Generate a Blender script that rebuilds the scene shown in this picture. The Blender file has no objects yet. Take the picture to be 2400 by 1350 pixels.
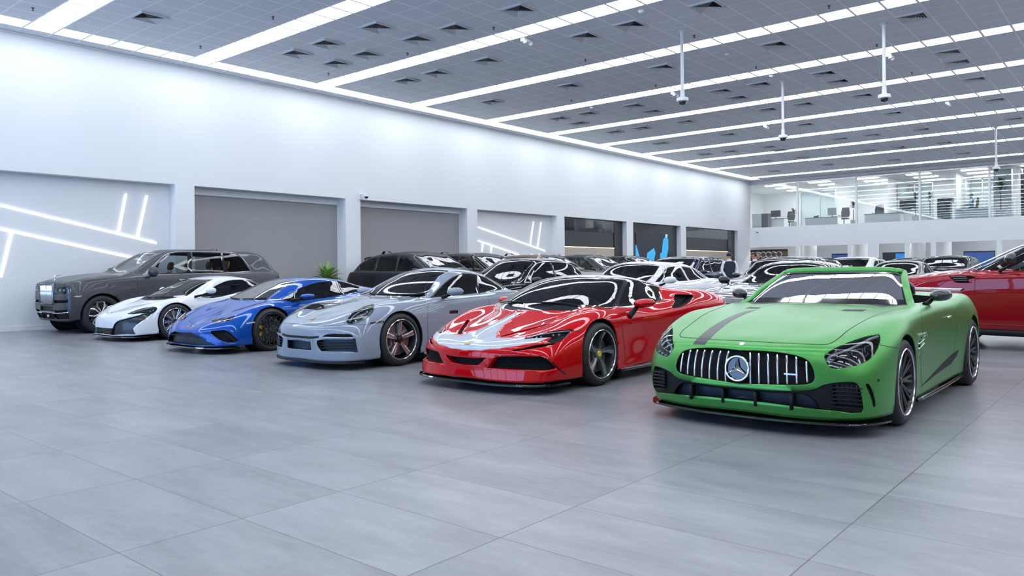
import bpy, bmesh, math, random
from mathutils import Vector, Matrix
from mathutils.bvhtree import BVHTree

random.seed(7)
SC = bpy.context.scene
COL = SC.collection
PI = math.pi

# ---------------------------------------------------------------- camera, world, exposure
CAM_H = 1.22
F_PX, PP_Y, YAW, ROLL = 1800.53, 636.75, math.radians(40.0745), math.radians(0.5506)
FWD = Vector((math.cos(YAW), math.sin(YAW), 0))          # x runs along the white wall, y towards it
RGT = Vector((math.sin(YAW), -math.cos(YAW), 0))
UPV = Vector((0, 0, 1))
_cr = RGT * math.cos(ROLL) - UPV * math.sin(ROLL)
_cu = RGT * math.sin(ROLL) + UPV * math.cos(ROLL)
cam = bpy.data.cameras.new('camera')
cam_ob = bpy.data.objects.new('camera', cam)
COL.objects.link(cam_ob)
cam.sensor_width = 36
cam.lens = 36 * F_PX / 2400
cam.shift_y = -(675 - PP_Y) / 2400
cam.clip_end = 300
cam_ob.matrix_world = Matrix(((_cr.x, _cu.x, -FWD.x, 0), (_cr.y, _cu.y, -FWD.y, 0), (_cr.z, _cu.z, -FWD.z, CAM_H), (0, 0, 0, 1)))
SC.camera = cam_ob

world = bpy.data.worlds.new('world')
SC.world = world
world.use_nodes = True
world.node_tree.nodes['Background'].inputs[0].default_value = (0.40, 0.62, 1.0, 1)   # daylight outside the shop front
world.node_tree.nodes['Background'].inputs[1].default_value = 5.0

vs = SC.view_settings
vs.view_transform = 'Standard'
vs.look = 'None'
vs.exposure = 0.2
vs.gamma = 1.0
vs.use_curve_mapping = False
SC.cycles.max_bounces = 8
SC.cycles.diffuse_bounces = 4
SC.cycles.glossy_bounces = 4
SC.cycles.transmission_bounces = 4
SC.cycles.transparent_max_bounces = 12
SC.cycles.caustics_reflective = False
SC.cycles.caustics_refractive = False
SC.cycles.sample_clamp_indirect = 6
LIGHT = 8.3                                               # radiance of the ceiling light panels


def px_ray(x, y):
    a = (x - 1200) / F_PX
    b = -(y - PP_Y) / F_PX
    return (_cr * a + _cu * b + FWD)


def to_px(p):
    d = Vector(p) - Vector((0, 0, CAM_H))
    z = d.dot(FWD)
    if z < 0.05:
        return None
    return 1200 + F_PX * d.dot(_cr) / z, PP_Y - F_PX * d.dot(_cu) / z, z


def at(x, y, axis, val):
    """the point of the place seen at a pixel of the photograph on the plane x, y or z = val"""
    r = px_ray(x, y)
    o = Vector((0, 0, CAM_H))
    i = 'xyz'.index(axis)
    return o + r * ((val - o[i]) / r[i])


# ---------------------------------------------------------------- materials
MATS = {}


def mat(name, col=(0.8, 0.8, 0.8), rough=0.5, metal=0.0, coat=0.0, coat_rough=0.03, spec=0.5, emit=None, emit_s=0.0, coat_ior=1.5):
    if name in MATS:
        return MATS[name]
    m = bpy.data.materials.new(name)
    m.use_nodes = True
    b = m.node_tree.nodes['Principled BSDF']
    b.inputs['Base Color'].default_value = (*col, 1)
    b.inputs['Roughness'].default_value = rough
    b.inputs['Metallic'].default_value = metal
    b.inputs['Coat Weight'].default_value = coat
    b.inputs['Coat Roughness'].default_value = coat_rough
    b.inputs['Coat IOR'].default_value = coat_ior
    b.inputs['Specular IOR Level'].default_value = spec
    if emit:
        b.inputs['Emission Color'].default_value = (*emit, 1)
        b.inputs['Emission Strength'].default_value = emit_s
    MATS[name] = m
    return m


def nodes_of(m):
    return m.node_tree.nodes, m.node_tree.links, m.node_tree.nodes['Principled BSDF']


def glass_mat(name, tint=(0.5, 0.55, 0.55), ior=1.5, rough=0.0, film=0.0):
    """a thin pane: tinted see-through with a mirror-like coat"""
    if name in MATS:
        return MATS[name]
    m = bpy.data.materials.new(name)
    m.use_nodes = True
    n, l = m.node_tree.nodes, m.node_tree.links
    n.clear()
    out = n.new('ShaderNodeOutputMaterial')
    mix = n.new('ShaderNodeMixShader')
    tr = n.new('ShaderNodeBsdfTransparent')
    tr.inputs[0].default_value = (*tint, 1)
    gl = n.new('ShaderNodeBsdfGlossy')
    gl.inputs['Roughness'].default_value = rough
    fr = n.new('ShaderNodeFresnel')
    fr.inputs[0].default_value = ior
    ad = n.new('ShaderNodeMath')
    ad.operation = 'ADD'
    ad.use_clamp = True
    ad.inputs[1].default_value = film
    l.new(fr.outputs[0], ad.inputs[0])
    l.new(ad.outputs[0], mix.inputs[0])
    l.new(tr.outputs[0], mix.inputs[1])
    l.new(gl.outputs[0], mix.inputs[2])
    l.new(mix.outputs[0], out.inputs[0])
    MATS[name] = m
    return m


def paint(name, col, rough=0.35, metal=0.0, coat=1.0, coat_ior=1.5, flake=False):
    return mat(name, col, rough, metal, coat, 0.015, 0.0, coat_ior=coat_ior)


# ---------------------------------------------------------------- objects and meshes
def tag(o, label=None, cat=None, group=None, kind=None):
    for k, v in (('label', label), ('category', cat), ('group', group), ('kind', kind)):
        if v:
            o[k] = v
    return o


def empty(name, loc, rz=0.0, label=None, cat=None, group=None):
    o = bpy.data.objects.new(name, None)
    o.empty_display_size = 0.2
    COL.objects.link(o)
    o.location = loc
    o.rotation_euler = (0, 0, rz)
    return tag(o, label, cat, group)


def link(name, me, mats, parent=None, smooth=True):
    if not isinstance(mats, (list, tuple)):
        mats = [mats]
    for m in mats:
        me.materials.append(m)
    o = bpy.data.objects.new(name, me)
    COL.objects.link(o)
    if parent:
        o.parent = parent
    return o


def from_bm(name, bm, mats, parent=None, smooth=True, recalc=False, sharp=None):
    if recalc:
        bmesh.ops.recalc_face_normals(bm, faces=bm.faces)
    for f in bm.faces:
        f.smooth = smooth
    me = bpy.data.meshes.new(name)
    bm.to_mesh(me)
    bm.free()
    if sharp:
        me.set_sharp_from_angle(angle=math.radians(sharp))
    return link(name, me, mats, parent)


class MB:
    """collects simple shapes, built as ONE mesh object"""

    def __init__(self):
        self.bm = bmesh.new()
        self.mi = 0

    def _faces(self, vs, fs):
        v = [self.bm.verts.new(p) for p in vs]
        for f in fs:
            try:
                fc = self.bm.faces.new([v[i] for i in f])
                fc.material_index = self.mi
            except ValueError:
                pass
        return v

    def box(self, x0, x1, y0, y1, z0, z1, bev=0.0):
        if bev > 0:
            b = bmesh.new()
            bmesh.ops.create_cube(b, size=1)
            for v in b.verts:
                v.co = Vector(((x0 + x1) / 2 + v.co.x * (x1 - x0), (y0 + y1) / 2 + v.co.y * (y1 - y0), (z0 + z1) / 2 + v.co.z * (z1 - z0)))
            bmesh.ops.bevel(b, geom=b.edges[:], offset=bev, segments=2, profile=0.5, affect='EDGES')
            self.merge(b)
            return self
        c = [(x, y, z) for z in (z0, z1) for y in (y0, y1) for x in (x0, x1)]
        self._faces(c, [(0, 2, 3, 1), (4, 5, 7, 6), (0, 1, 5, 4), (2, 6, 7, 3), (0, 4, 6, 2), (1, 3, 7, 5)])
        return self

    def merge(self, b, M=None):
        mp = {}
        for v in b.verts:
            mp[v] = self.bm.verts.new(M @ v.co if M else v.co)
        for f in b.faces:
            try:
                fc = self.bm.faces.new([mp[v] for v in f.verts])
                fc.material_index = self.mi if self.mi else f.material_index
            except ValueError:
                pass
        b.free()

    def tube(self, pts, r, n=8, closed=False, caps=True):
        pts = [Vector(p) for p in pts]
        rs = r if isinstance(r, (list, tuple)) else [r] * len(pts)
        rings = []
        up = None
        N = len(pts)
        for i, p in enumerate(pts):
            a = pts[(i - 1) % N] if (closed or i > 0) else p
            b = pts[(i + 1) % N] if (closed or i < N - 1) else p
            t = (b - a).normalized()
            if up is None:
                up = Vector((0, 0, 1)) if abs(t.z) < 0.9 else Vector((1, 0, 0))
            s = t.cross(up)
            if s.length < 1e-6:
                s = t.orthogonal()
            s.normalize()
            up = s.cross(t).normalized()
            rings.append([self.bm.verts.new(p + (s * math.cos(2 * PI * k / n) + up * math.sin(2 * PI * k / n)) * rs[i]) for k in range(n)])
        M = N if closed else N - 1
        for i in range(M):
            A, B = rings[i], rings[(i + 1) % N]
            for k in range(n):
                f = self.bm.faces.new((A[k], A[(k + 1) % n], B[(k + 1) % n], B[k]))
                f.material_index = self.mi
        if caps and not closed:
            for A in (rings[0], list(reversed(rings[-1]))):
                f = self.bm.faces.new(list(reversed(A)))
                f.material_index = self.mi
        return self

    def lathe(self, prof, n=32, axis='z', c=(0, 0, 0), a0=0.0, a1=2 * PI):
        """prof: (radius, height) pairs turned about an axis through c"""
        full = abs(a1 - a0 - 2 * PI) < 1e-6
        m = n if full else n + 1
        rings = []
        for r, h in prof:
            ring = []
            for k in range(m):
                a = a0 + (a1 - a0) * k / n
                p = {'z': (r * math.cos(a), r * math.sin(a), h), 'y': (r * math.cos(a), h, r * math.sin(a)), 'x': (h, r * math.cos(a), r * math.sin(a))}[axis]
                ring.append(self.bm.verts.new((p[0] + c[0], p[1] + c[1], p[2] + c[2])))
            rings.append(ring)
        for A, B in zip(rings, rings[1:]):
            for k in range(n):
                try:
                    f = self.bm.faces.new((A[k], A[(k + 1) % m], B[(k + 1) % m], B[k]))
                    f.material_index = self.mi
                except ValueError:
                    pass
        return self

    def prism(self, poly, h0, h1, axis='z'):
        """a polygon (2D) pushed from h0 to h1 along an axis"""
        def P(a, b, h):
            return {'z': (a, b, h), 'y': (a, h, b), 'x': (h, a, b)}[axis]
        n = len(poly)
        A = [self.bm.verts.new(P(a, b, h0)) for a, b in poly]
        B = [self.bm.verts.new(P(a, b, h1)) for a, b in poly]
        for k in range(n):
            f = self.bm.faces.new((A[k], A[(k + 1) % n], B[(k + 1) % n], B[k]))
            f.material_index = self.mi
        for L in (list(reversed(A)), B):
            f = self.bm.faces.new(L)
            f.material_index = self.mi
        return self

    def ball(self, c, r, seg=16, rings=10, s=(1, 1, 1)):
        b = bmesh.new()
        bmesh.ops.create_uvsphere(b, u_segments=seg, v_segments=rings, radius=r)
        for v in b.verts:
            v.co = Vector((v.co.x * s[0] + c[0], v.co.y * s[1] + c[1], v.co.z * s[2] + c[2]))
        self.merge(b)
        return self

    def loft(self, rows, close_u=False, caps=False):
        R = [[self.bm.verts.new(p) for p in row] for row in rows]
        n = len(R[0])
        for A, B in zip(R, R[1:]):
            for k in range(n if close_u else n - 1):
                f = self.bm.faces.new((A[k], A[(k + 1) % n], B[(k + 1) % n], B[k]))
                f.material_index = self.mi
        if caps:
            for L in (R[0], R[-1]):
                f = self.bm.faces.new(L)
                f.material_index = self.mi
        return self

    def build(self, name, mats, parent=None, smooth=False, sharp=None, recalc=True, subsurf=0):
        o = from_bm(name, self.bm, mats, parent, smooth or bool(sharp), recalc, sharp)
        if subsurf:
            md = o.modifiers.new('round', 'SUBSURF')
            md.levels = md.render_levels = subsurf
        return o
# ---------------------------------------------------------------- the hall
T = 0.6                       # ceiling tile
TN = 0.60678
U0, N0 = 5.963, 18.870        # ceiling grid origin: first strip, outer edge of the strip along the wall
ZC = 6.632                    # ceiling
NW = 19.31                    # face of the white wall
ZF = 3.55                     # underside of the wall's upper part
UB = 45.9                     # plane of the gallery at the far end
X0, Y0 = -7.5, -15.0          # shop front behind, wall on the right

m_wall = mat('white_wall', (0.80, 0.815, 0.835), 0.75)
m_white = mat('white_trim', (0.82, 0.83, 0.85), 0.5)
m_dark = mat('dark_panel', (0.03, 0.033, 0.038), 0.18)
m_black = mat('black_plastic', (0.010, 0.010, 0.012), 0.45, spec=.25)
m_gloss_black = mat('gloss_black', (0.008, 0.008, 0.010), 0.08, coat=1)
m_chrome = mat('chrome', (0.85, 0.86, 0.88), 0.08, 1.0)
m_silver = mat('machined_rim', (0.72, 0.73, 0.76), 0.18, 0.95)
m_rubber = mat('tyre_rubber', (0.018, 0.018, 0.020), 0.6)
m_liner = mat('wheel_well', (0.006, 0.006, 0.007), 0.9)
m_under = mat('underbody', (0.008, 0.008, 0.009), 0.8)

# floor: large pale grey porcelain slabs with streaks
m_floor = mat('porcelain_floor', (0.4, 0.41, 0.43), 0.32)
n, l, b = nodes_of(m_floor)
tc = n.new('ShaderNodeTexCoord')
mp = n.new('ShaderNodeMapping')
mp.inputs['Location'].default_value = (-1.465, -4.70, 0)
l.new(tc.outputs['Object'], mp.inputs[0])
sx = n.new('ShaderNodeSeparateXYZ')
l.new(mp.outputs[0], sx.inputs[0])


def fm(op, a, bb=None, cl=False):
    k = n.new('ShaderNodeMath')
    k.operation = op
    k.use_clamp = cl
    for i, v in enumerate((a, bb)):
        if v is None:
            continue
        if isinstance(v, (int, float)):
            k.inputs[i].default_value = v
        else:
            l.new(v, k.inputs[i])
    return k.outputs[0]


cu = fm('DIVIDE', sx.outputs[0], 0.595)
cn = fm('DIVIDE', sx.outputs[1], 1.19)
eu = fm('MULTIPLY', fm('ABSOLUTE', fm('SUBTRACT', fm('FRACT', cu), 0.5)), 0.595)
en = fm('MULTIPLY', fm('ABSOLUTE', fm('SUBTRACT', fm('FRACT', cn), 0.5)), 1.19)
joint = fm('MAXIMUM', fm('GREATER_THAN', eu, 0.2975 - 0.0022), fm('GREATER_THAN', en, 0.595 - 0.003))
cell = n.new('ShaderNodeCombineXYZ')
l.new(fm('FLOOR', cu), cell.inputs[0])
l.new(fm('FLOOR', cn), cell.inputs[1])
wn = n.new('ShaderNodeTexWhiteNoise')
l.new(cell.outputs[0], wn.inputs['Vector'])
off = n.new('ShaderNodeVectorMath')
off.operation = 'MULTIPLY_ADD'
l.new(wn.outputs['Color'], off.inputs[0])
off.inputs[1].default_value = (40, 40, 40)
l.new(mp.outputs[0], off.inputs[2])
sc = n.new('ShaderNodeMapping')
sc.inputs['Scale'].default_value = (2.6, 0.75, 1)
l.new(off.outputs[0], sc.inputs[0])
n1 = n.new('ShaderNodeTexNoise')
n1.inputs['Scale'].default_value = 1.6
n1.inputs['Detail'].default_value = 9
n1.inputs['Roughness'].default_value = 0.62
l.new(sc.outputs[0], n1.inputs['Vector'])
n2 = n.new('ShaderNodeTexNoise')
n2.inputs['Scale'].default_value = 11
n2.inputs['Detail'].default_value = 8
n2.inputs['Roughness'].default_value = 0.7
l.new(sc.outputs[0], n2.inputs['Vector'])
rp = n.new('ShaderNodeValToRGB')
rp.color_ramp.elements[0].position = 0.30
rp.color_ramp.elements[0].color = (0.175, 0.18, 0.195, 1)
rp.color_ramp.elements[1].position = 0.72
rp.color_ramp.elements[1].color = (0.335, 0.34, 0.36, 1)
mixn = fm('ADD', fm('MULTIPLY', n1.outputs['Fac'], 0.72), fm('MULTIPLY', n2.outputs['Fac'], 0.28))
tone = fm('ADD', mixn, fm('MULTIPLY', fm('SUBTRACT', wn.outputs['Value'], 0.5), 0.12))
l.new(tone, rp.inputs[0])
mx = n.new('ShaderNodeMix')
mx.data_type = 'RGBA'
l.new(joint, mx.inputs['Factor'])
l.new(rp.outputs[0], mx.inputs['A'])
mx.inputs['B'].default_value = (0.07, 0.07, 0.08, 1)
l.new(mx.outputs['Result'], b.inputs['Base Color'])
b.inputs['Roughness'].default_value = 0.30
b.inputs['Specular IOR Level'].default_value = 0.38


def struct(o):
    o['kind'] = 'structure'
    return o


struct(MB().box(X0 - 0.3, 60, Y0 - 0.3, 26, -0.2, 0).build('floor', m_floor))

# ceiling: perforated metal tiles with pale joints
m_ceil = mat('ceiling_tile', (0.62, 0.63, 0.65), 0.6)
n, l, b = nodes_of(m_ceil)
tc = n.new('ShaderNodeTexCoord')
sx = n.new('ShaderNodeSeparateXYZ')
l.new(tc.outputs['Object'], sx.inputs[0])
cu = fm('FRACT', fm('DIVIDE', fm('ADD', sx.outputs[0], 60 * T - U0), T))
cn = fm('FRACT', fm('DIVIDE', fm('ADD', sx.outputs[1], 80 * TN - N0), TN))
lu = fm('GREATER_THAN', fm('ABSOLUTE', fm('SUBTRACT', cu, 0.5)), 0.478)
ln = fm('GREATER_THAN', fm('ABSOLUTE', fm('SUBTRACT', cn, 0.5)), 0.472)
mx = n.new('ShaderNodeMix')
mx.data_type = 'RGBA'
l.new(fm('MAXIMUM', lu, ln), mx.inputs['Factor'])
tn = n.new('ShaderNodeTexNoise')
tn.inputs['Scale'].default_value = 1.1
rp = n.new('ShaderNodeValToRGB')
rp.color_ramp.elements[0].color = (0.70, 0.735, 0.80, 1)
rp.color_ramp.elements[1].color = (0.77, 0.80, 0.86, 1)
l.new(tc.outputs['Object'], tn.inputs['Vector'])
l.new(tn.outputs['Fac'], rp.inputs[0])
l.new(rp.outputs[0], mx.inputs['A'])
mx.inputs['B'].default_value = (0.97, 0.97, 0.98, 1)
l.new(mx.outputs['Result'], b.inputs['Base Color'])
struct(MB().box(X0 - 0.3, 60, Y0 - 0.3, 26, ZC, ZC + 0.2).build('ceiling', m_ceil))

# walls: the long white wall is a fascia on piers with recessed bays between them
BAYS = [(-6.2, 9.54, 0.28), (10.06, 14.95, 0.46), (15.53, 20.44, 0.46), (20.99, 25.9, 0.30), (26.45, 31.45, 0.34), (32.03, 36.86, 0.30), (37.44, 44.03, 0.30)]
w = MB()
w.box(X0, UB, NW, NW + 2.0, ZF, ZC)
e = X0
for a, c, d in BAYS:
    w.box(e, a, NW, NW + 2.0, 0, ZF)
    w.box(a, c, NW + d, NW + 2.0, 0, ZF)
    e = c
w.box(e, UB, NW, NW + 2.0, 0, ZF)
struct(w.build('wall_left', m_wall))
sk = MB()
e = X0
for a, c, d in BAYS[:1]:
    sk.box(a, c, NW + d - 0.014, NW + d + 0.01, 0, 0.10)
struct(sk.build('baseboard_left', m_white))
# thin metal closer between wall and ceiling
struct(MB().box(X0, UB, NW - 0.03, NW + 0.01, ZC - 0.05, ZC + 0.01).build('trim_1', m_white))
# right wall, shop front behind the camera
struct(MB().box(X0, 60, Y0 - 0.3, Y0, 0, ZC).build('wall_right', mat('grey_wall', (.32, .32, .34), .6)))
wf = MB()
wf.box(X0 - 0.3, X0, Y0, 2.0, 0.15, 5.6)
wf.box(X0 - 0.3, X0, Y0, NW + 2, 5.6, ZC)
wf.box(X0 - 0.3, X0, Y0, NW + 2, 0, 0.15)
for k in range(8):
    y = 2.0 + k * (NW - 2.0) / 7
    wf.box(X0 - 0.25, X0 - 0.05, y - 0.06, y + 0.06, 0.15, 5.6)
struct(wf.build('wall_front', m_white))
g = MB()
g.box(X0 - 0.17, X0 - 0.15, 2.0, NW, 0.15, 5.6)
struct(g.build('window_1', glass_mat('shopfront_glass', (0.8, 0.86, 0.9), 1.5)))

# ---- ceiling light panels
m_lamp = mat('light_panel', (0.9, 0.9, 0.9), 0.5, emit=(0.86, 0.92, 1.0), emit_s=LIGHT)
m_lamp2 = mat('wall_strip_panel', (0.9, 0.9, 0.9), 0.5, emit=(0.86, 0.92, 1.0), emit_s=LIGHT * .55)
ORD = ['nearest', 'second', 'third', 'fourth', 'fifth', 'sixth', 'seventh', 'eighth', 'ninth', 'tenth', 'eleventh', 'twelfth']
lamp_bm = bmesh.new()
_h = 0.275
bmesh.ops.create_cube(lamp_bm, size=1)
for v in lamp_bm.verts:
    v.co = Vector((v.co.x * 2 * _h, v.co.y * 2 * _h, v.co.z * 0.002 - 0.001))
lamp_me = bpy.data.meshes.new('ceiling_light')
lamp_bm.to_mesh(lamp_me)
lamp_bm.free()
lamp_me.materials.append(m_lamp)
lamp_me2 = lamp_me.copy()
lamp_me2.materials[0] = m_lamp2
strips = [(-2, U0 - 7.2), (-1, U0 - 3.6)] + [(k, U0 + 3.6 * k) for k in range(10)] + [(10, 43.62)]
spots = []
for k, u in strips:
    for j in range(1, 56):
        spots.append((k, u + 0.3, N0 - TN * (j + 0.5)))
j = -22
while U0 + T * j < UB - 1.2:
    spots.append((99, U0 + T * (j + 0.5), N0 - TN * 0.5))
    j += 1
seen, unseen = [], []
for k, u, v in spots:
    p = to_px((u, v, ZC))
    (seen if p and -15 < p[0] < 2415 and -15 < p[1] < 900 else unseen).append((p[2] if p else 99, k, u, v))
seen.sort()
unseen += seen[300:]
for d, k, u, v in seen[:300]:
    o = bpy.data.objects.new('ceiling_light', lamp_me2 if k == 99 else lamp_me)
    COL.objects.link(o)
    o.location = (u, v, ZC)
    if k == 99:
        tag(o, 'square white light panel in the strip running along the top of the white wall', 'ceiling light', 'light panels along the wall')
    else:
        o['category'] = 'ceiling light'
        o['group'] = 'light panels of a cross strip'
        o['label'] = f'square white light panel in the {"first" if k <= 0 else ORD[k]} cross strip, counted from the top left corner'
        o['group'] = f'light panels of the {"first" if k <= 0 else ORD[k]} cross strip'
rest = MB()
for d, k, u, v in unseen:
    rest.mi = 1 if k == 99 else 0
    rest.box(u - _h, u + _h, v - _h, v + _h, ZC - 0.002, ZC)
tag(rest.build('ceiling_lights', [m_lamp, m_lamp2]), 'more square white light panels further along the ceiling strips', 'ceiling light', kind='stuff')
# ---------------------------------------------------------------- fittings of the left wall
m_led = mat('led_strip', (1, 1, 1), .4, emit=(1, 1, 1), emit_s=1.5)


def led_art(bay, bars, label):
    a, c, d = BAYS[bay]
    y = NW + d
    root = empty('led_artwork', (0, 0, 0), 0, label, 'wall light', 'white led line artworks on the wall')
    for p, q in bars:
        A, B = at(*p, 'y', y), at(*q, 'y', y)
        t = (B - A).normalized()
        s = Vector((-t.z, 0, t.x)) * .018
        mb = MB()
        for k in (0, 1):
            pass
        P = [A - s, B - s, B + s, A + s]
        mb._faces([(p_.x, y - .03, p_.z) for p_ in P] + [(p_.x, y - .002, p_.z) for p_ in P], [(0, 1, 2, 3), (0, 4, 5, 1), (1, 5, 6, 2), (2, 6, 7, 3), (3, 7, 4, 0)])
        mb.build('light_bar', m_led, root)


led_art(0, [((-60, 467), (366, 570)), ((-60, 524), (330, 609)), ((295, 455), (277, 547)), ((344, 459), (322, 557)), ((27, 547), (2, 650))], 'pattern of white led lines on the pale wall above the tall grey suv')
led_art(3, [((1119.5, 532.3), (1277, 588.3)), ((1119.5, 564.4), (1215, 597)), ((1249.8, 519.8), (1242.2, 574)), ((1267.6, 521.3), (1259.4, 581)), ((1131.9, 568.5), (1129, 590)), ((1151.5, 576.7), (1150, 592))], 'pattern of white led lines between the grey shutter and the black niche')

m_shut = mat('shutter_fabric', (.34, .335, .34), .8)
n, l, b = nodes_of(m_shut)
tx = n.new('ShaderNodeTexWave')
tx.wave_type = 'BANDS'
tx.bands_direction = 'Z'
tx.inputs['Scale'].default_value = 14
tx.inputs['Distortion'].default_value = .3
bp = n.new('ShaderNodeBump')
bp.inputs['Strength'].default_value = .12
tc_ = n.new('ShaderNodeTexCoord')
l.new(tc_.outputs['Object'], tx.inputs['Vector'])
l.new(tx.outputs['Fac'], bp.inputs['Height'])
l.new(bp.outputs[0], b.inputs['Normal'])
for i, lab in ((1, 'wide grey roller shutter in the bay left of the potted plant'), (2, 'grey roller shutter in the bay right of the potted plant')):
    a, c, d = BAYS[i]
    y = NW + d
    r = empty('roller_shutter', ((a + c) / 2, y, 0), 0, lab, 'shutter', 'grey shutters in the wall')
    w = (c - a) / 2
    MB().box(-w + .02, w - .02, -.05, -.012, .01, ZF - .19).build('curtain', m_shut, r)
    MB().box(-w + .003, w - .003, -.10, -.003, ZF - .19, ZF - .003, .01).build('header_box', m_white, r)
    for s in (-1, 1):
        MB().box(s * w - .02 if s > 0 else -w + .003, w - .003 if s > 0 else -w + .02, -.09, -.003, .01, ZF - .19).build('guide_rail', m_white, r)

m_wood = mat('pale_wood', (.50, .44, .36), .5)
n, l, b = nodes_of(m_wood)
tx = n.new('ShaderNodeTexNoise')
tx.inputs['Scale'].default_value = 3
tx.inputs['Detail'].default_value = 6
mp_ = n.new('ShaderNodeMapping')
mp_.inputs['Scale'].default_value = (.6, 4, 12)
tc_ = n.new('ShaderNodeTexCoord')
l.new(tc_.outputs['Object'], mp_.inputs[0])
l.new(mp_.outputs[0], tx.inputs['Vector'])
rp_ = n.new('ShaderNodeValToRGB')
rp_.color_ramp.elements[0].color = (.36, .31, .25, 1)
rp_.color_ramp.elements[1].color = (.62, .56, .47, 1)
l.new(tx.outputs['Fac'], rp_.inputs[0])
l.new(rp_.outputs[0], b.inputs['Base Color'])
m_charcoal = mat('charcoal_panel', (.045, .047, .052), .35)
for i, lab, wz in ((4, 'black glass niche with pale wood panel left of the lit video screen', 2.29), (6, 'black niche with pale wood panel beside the far corner', 2.30)):
    a, c, d = BAYS[i]
    y = NW + d
    r = empty('wall_niche', ((a + c) / 2, y, 0), 0, lab, 'wall niche', 'dark niches in the wall')
    w = (c - a) / 2
    x1 = w - (c - a) * .14
    MB().box(-w + .003, x1, -.06, -.003, wz, ZF - .55).build('dark_panel', m_charcoal, r)
    MB().box(-w + .003, x1, -.09, -.003, ZF - .55, ZF - .004).build('glass_band', mat('black_glass', (.01, .012, .015), .04, coat=1, coat_ior=1.8), r)
    MB().box(-w + .003, x1, -.08, -.003, .01, wz).build('wood_panel', m_wood, r)
    MB().box(x1, w - .003, -.10, -.003, .01, ZF - .004).build('side_panel', m_dark, r)
    MB().box(-w + .01, x1 - .01, -.095, -.081, wz - .02, wz).build('light_line', mat('warm_led', (1, .8, .5), .4, emit=(1, .75, .4), emit_s=2.5), r)
# lit video screen
a, c, d = BAYS[5]
y = NW + d
r = empty('video_screen', ((a + c) / 2, y, 0), 0, 'black niche with lit video screen showing blue shapes', 'screen')
w = (c - a) / 2
MB().box(-w + .003, w - .003, -.05, -.003, .01, ZF - .004).build('backing', m_dark, r)
m_vid = bpy.data.materials.new('video_picture')
m_vid.use_nodes = True
n, l = m_vid.node_tree.nodes, m_vid.node_tree.links
b = n['Principled BSDF']
tc_ = n.new('ShaderNodeTexCoord')
mp_ = n.new('ShaderNodeMapping')
mp_.inputs['Scale'].default_value = (.9, 1, .55)
l.new(tc_.outputs['Object'], mp_.inputs[0])
vo = n.new('ShaderNodeTexVoronoi')
vo.inputs['Scale'].default_value = 1.5
l.new(mp_.outputs[0], vo.inputs['Vector'])
sxv = n.new('ShaderNodeSeparateColor')
l.new(vo.outputs['Color'], sxv.inputs[0])
cr = n.new('ShaderNodeValToRGB')
cr.color_ramp.interpolation = 'CONSTANT'
cr.color_ramp.elements[0].color = (.01, .012, .02, 1)
cr.color_ramp.elements[1].position = .62
cr.color_ramp.elements[1].color = (.03, .35, .8, 1)
e2 = cr.color_ramp.elements.new(.80)
e2.color = (.3, .65, .95, 1)
e3 = cr.color_ramp.elements.new(.92)
e3.color = (.5, .05, .2, 1)
l.new(sxv.outputs[0], cr.inputs[0])
l.new(cr.outputs[0], b.inputs['Emission Color'])
b.inputs['Emission Strength'].default_value = 1.1
b.inputs['Base Color'].default_value = (.01, .01, .012, 1)
A, B = at(1487, 545, 'y', y), at(1563, 600, 'y', y)
x0, x1 = A.x - (a + c) / 2, B.x - (a + c) / 2
MB().box(x0, x1, -.09, -.05, .9, A.z).build('picture', m_vid, r)

# ---------------------------------------------------------------- things on the ceiling
m_vent = mat('vent_metal', (.66, .67, .69), .5)
m_ventdark = mat('vent_dark', (.02, .02, .022), .9)


def vent_meshes():
    out = []
    mb = MB()
    h = .29
    for k in range(4):
        a = PI / 2 * k
        R_ = Matrix.Rotation(a, 4, 'Z')
        q = [R_ @ Vector(p) for p in ((-h, -h, 0), (h, -h, 0), (h - .03, -h + .03, -.006), (-h + .03, -h + .03, -.006))]
        mb._faces([tuple(p) for p in q], [(0, 1, 2, 3)])
        q = [R_ @ Vector(p) for p in ((-h, -h, 0), (h, -h, 0), (h, -h, .032), (-h, -h, .032))]
        mb._faces([tuple(p) for p in q], [(0, 1, 2, 3)])
    out.append(('frame', mb, m_vent))
    mb = MB()
    for j in range(6):
        o = h - .032 - j * .044
        i = o - .035
        for k in range(4):
            R_ = Matrix.Rotation(PI / 2 * k, 4, 'Z')
            q = [R_ @ Vector(p) for p in ((-o, -o, -.006), (o, -o, -.006), (i, -i, .022), (-i, -i, .022))]
            mb._faces([tuple(p) for p in q], [(0, 1, 2, 3)])
    out.append(('louvres', mb, m_vent))
    mb = MB()
    mb.box(-h + .02, h - .02, -h + .02, h - .02, .026, .03)
    out.append(('backing', mb, m_ventdark))
    r = []
    for nm, mb, m in out:
        me = bpy.data.meshes.new(nm)
        mb.bm.to_mesh(me)
        mb.bm.free()
        me.materials.append(m)
        r.append((nm, me))
    return r


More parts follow.
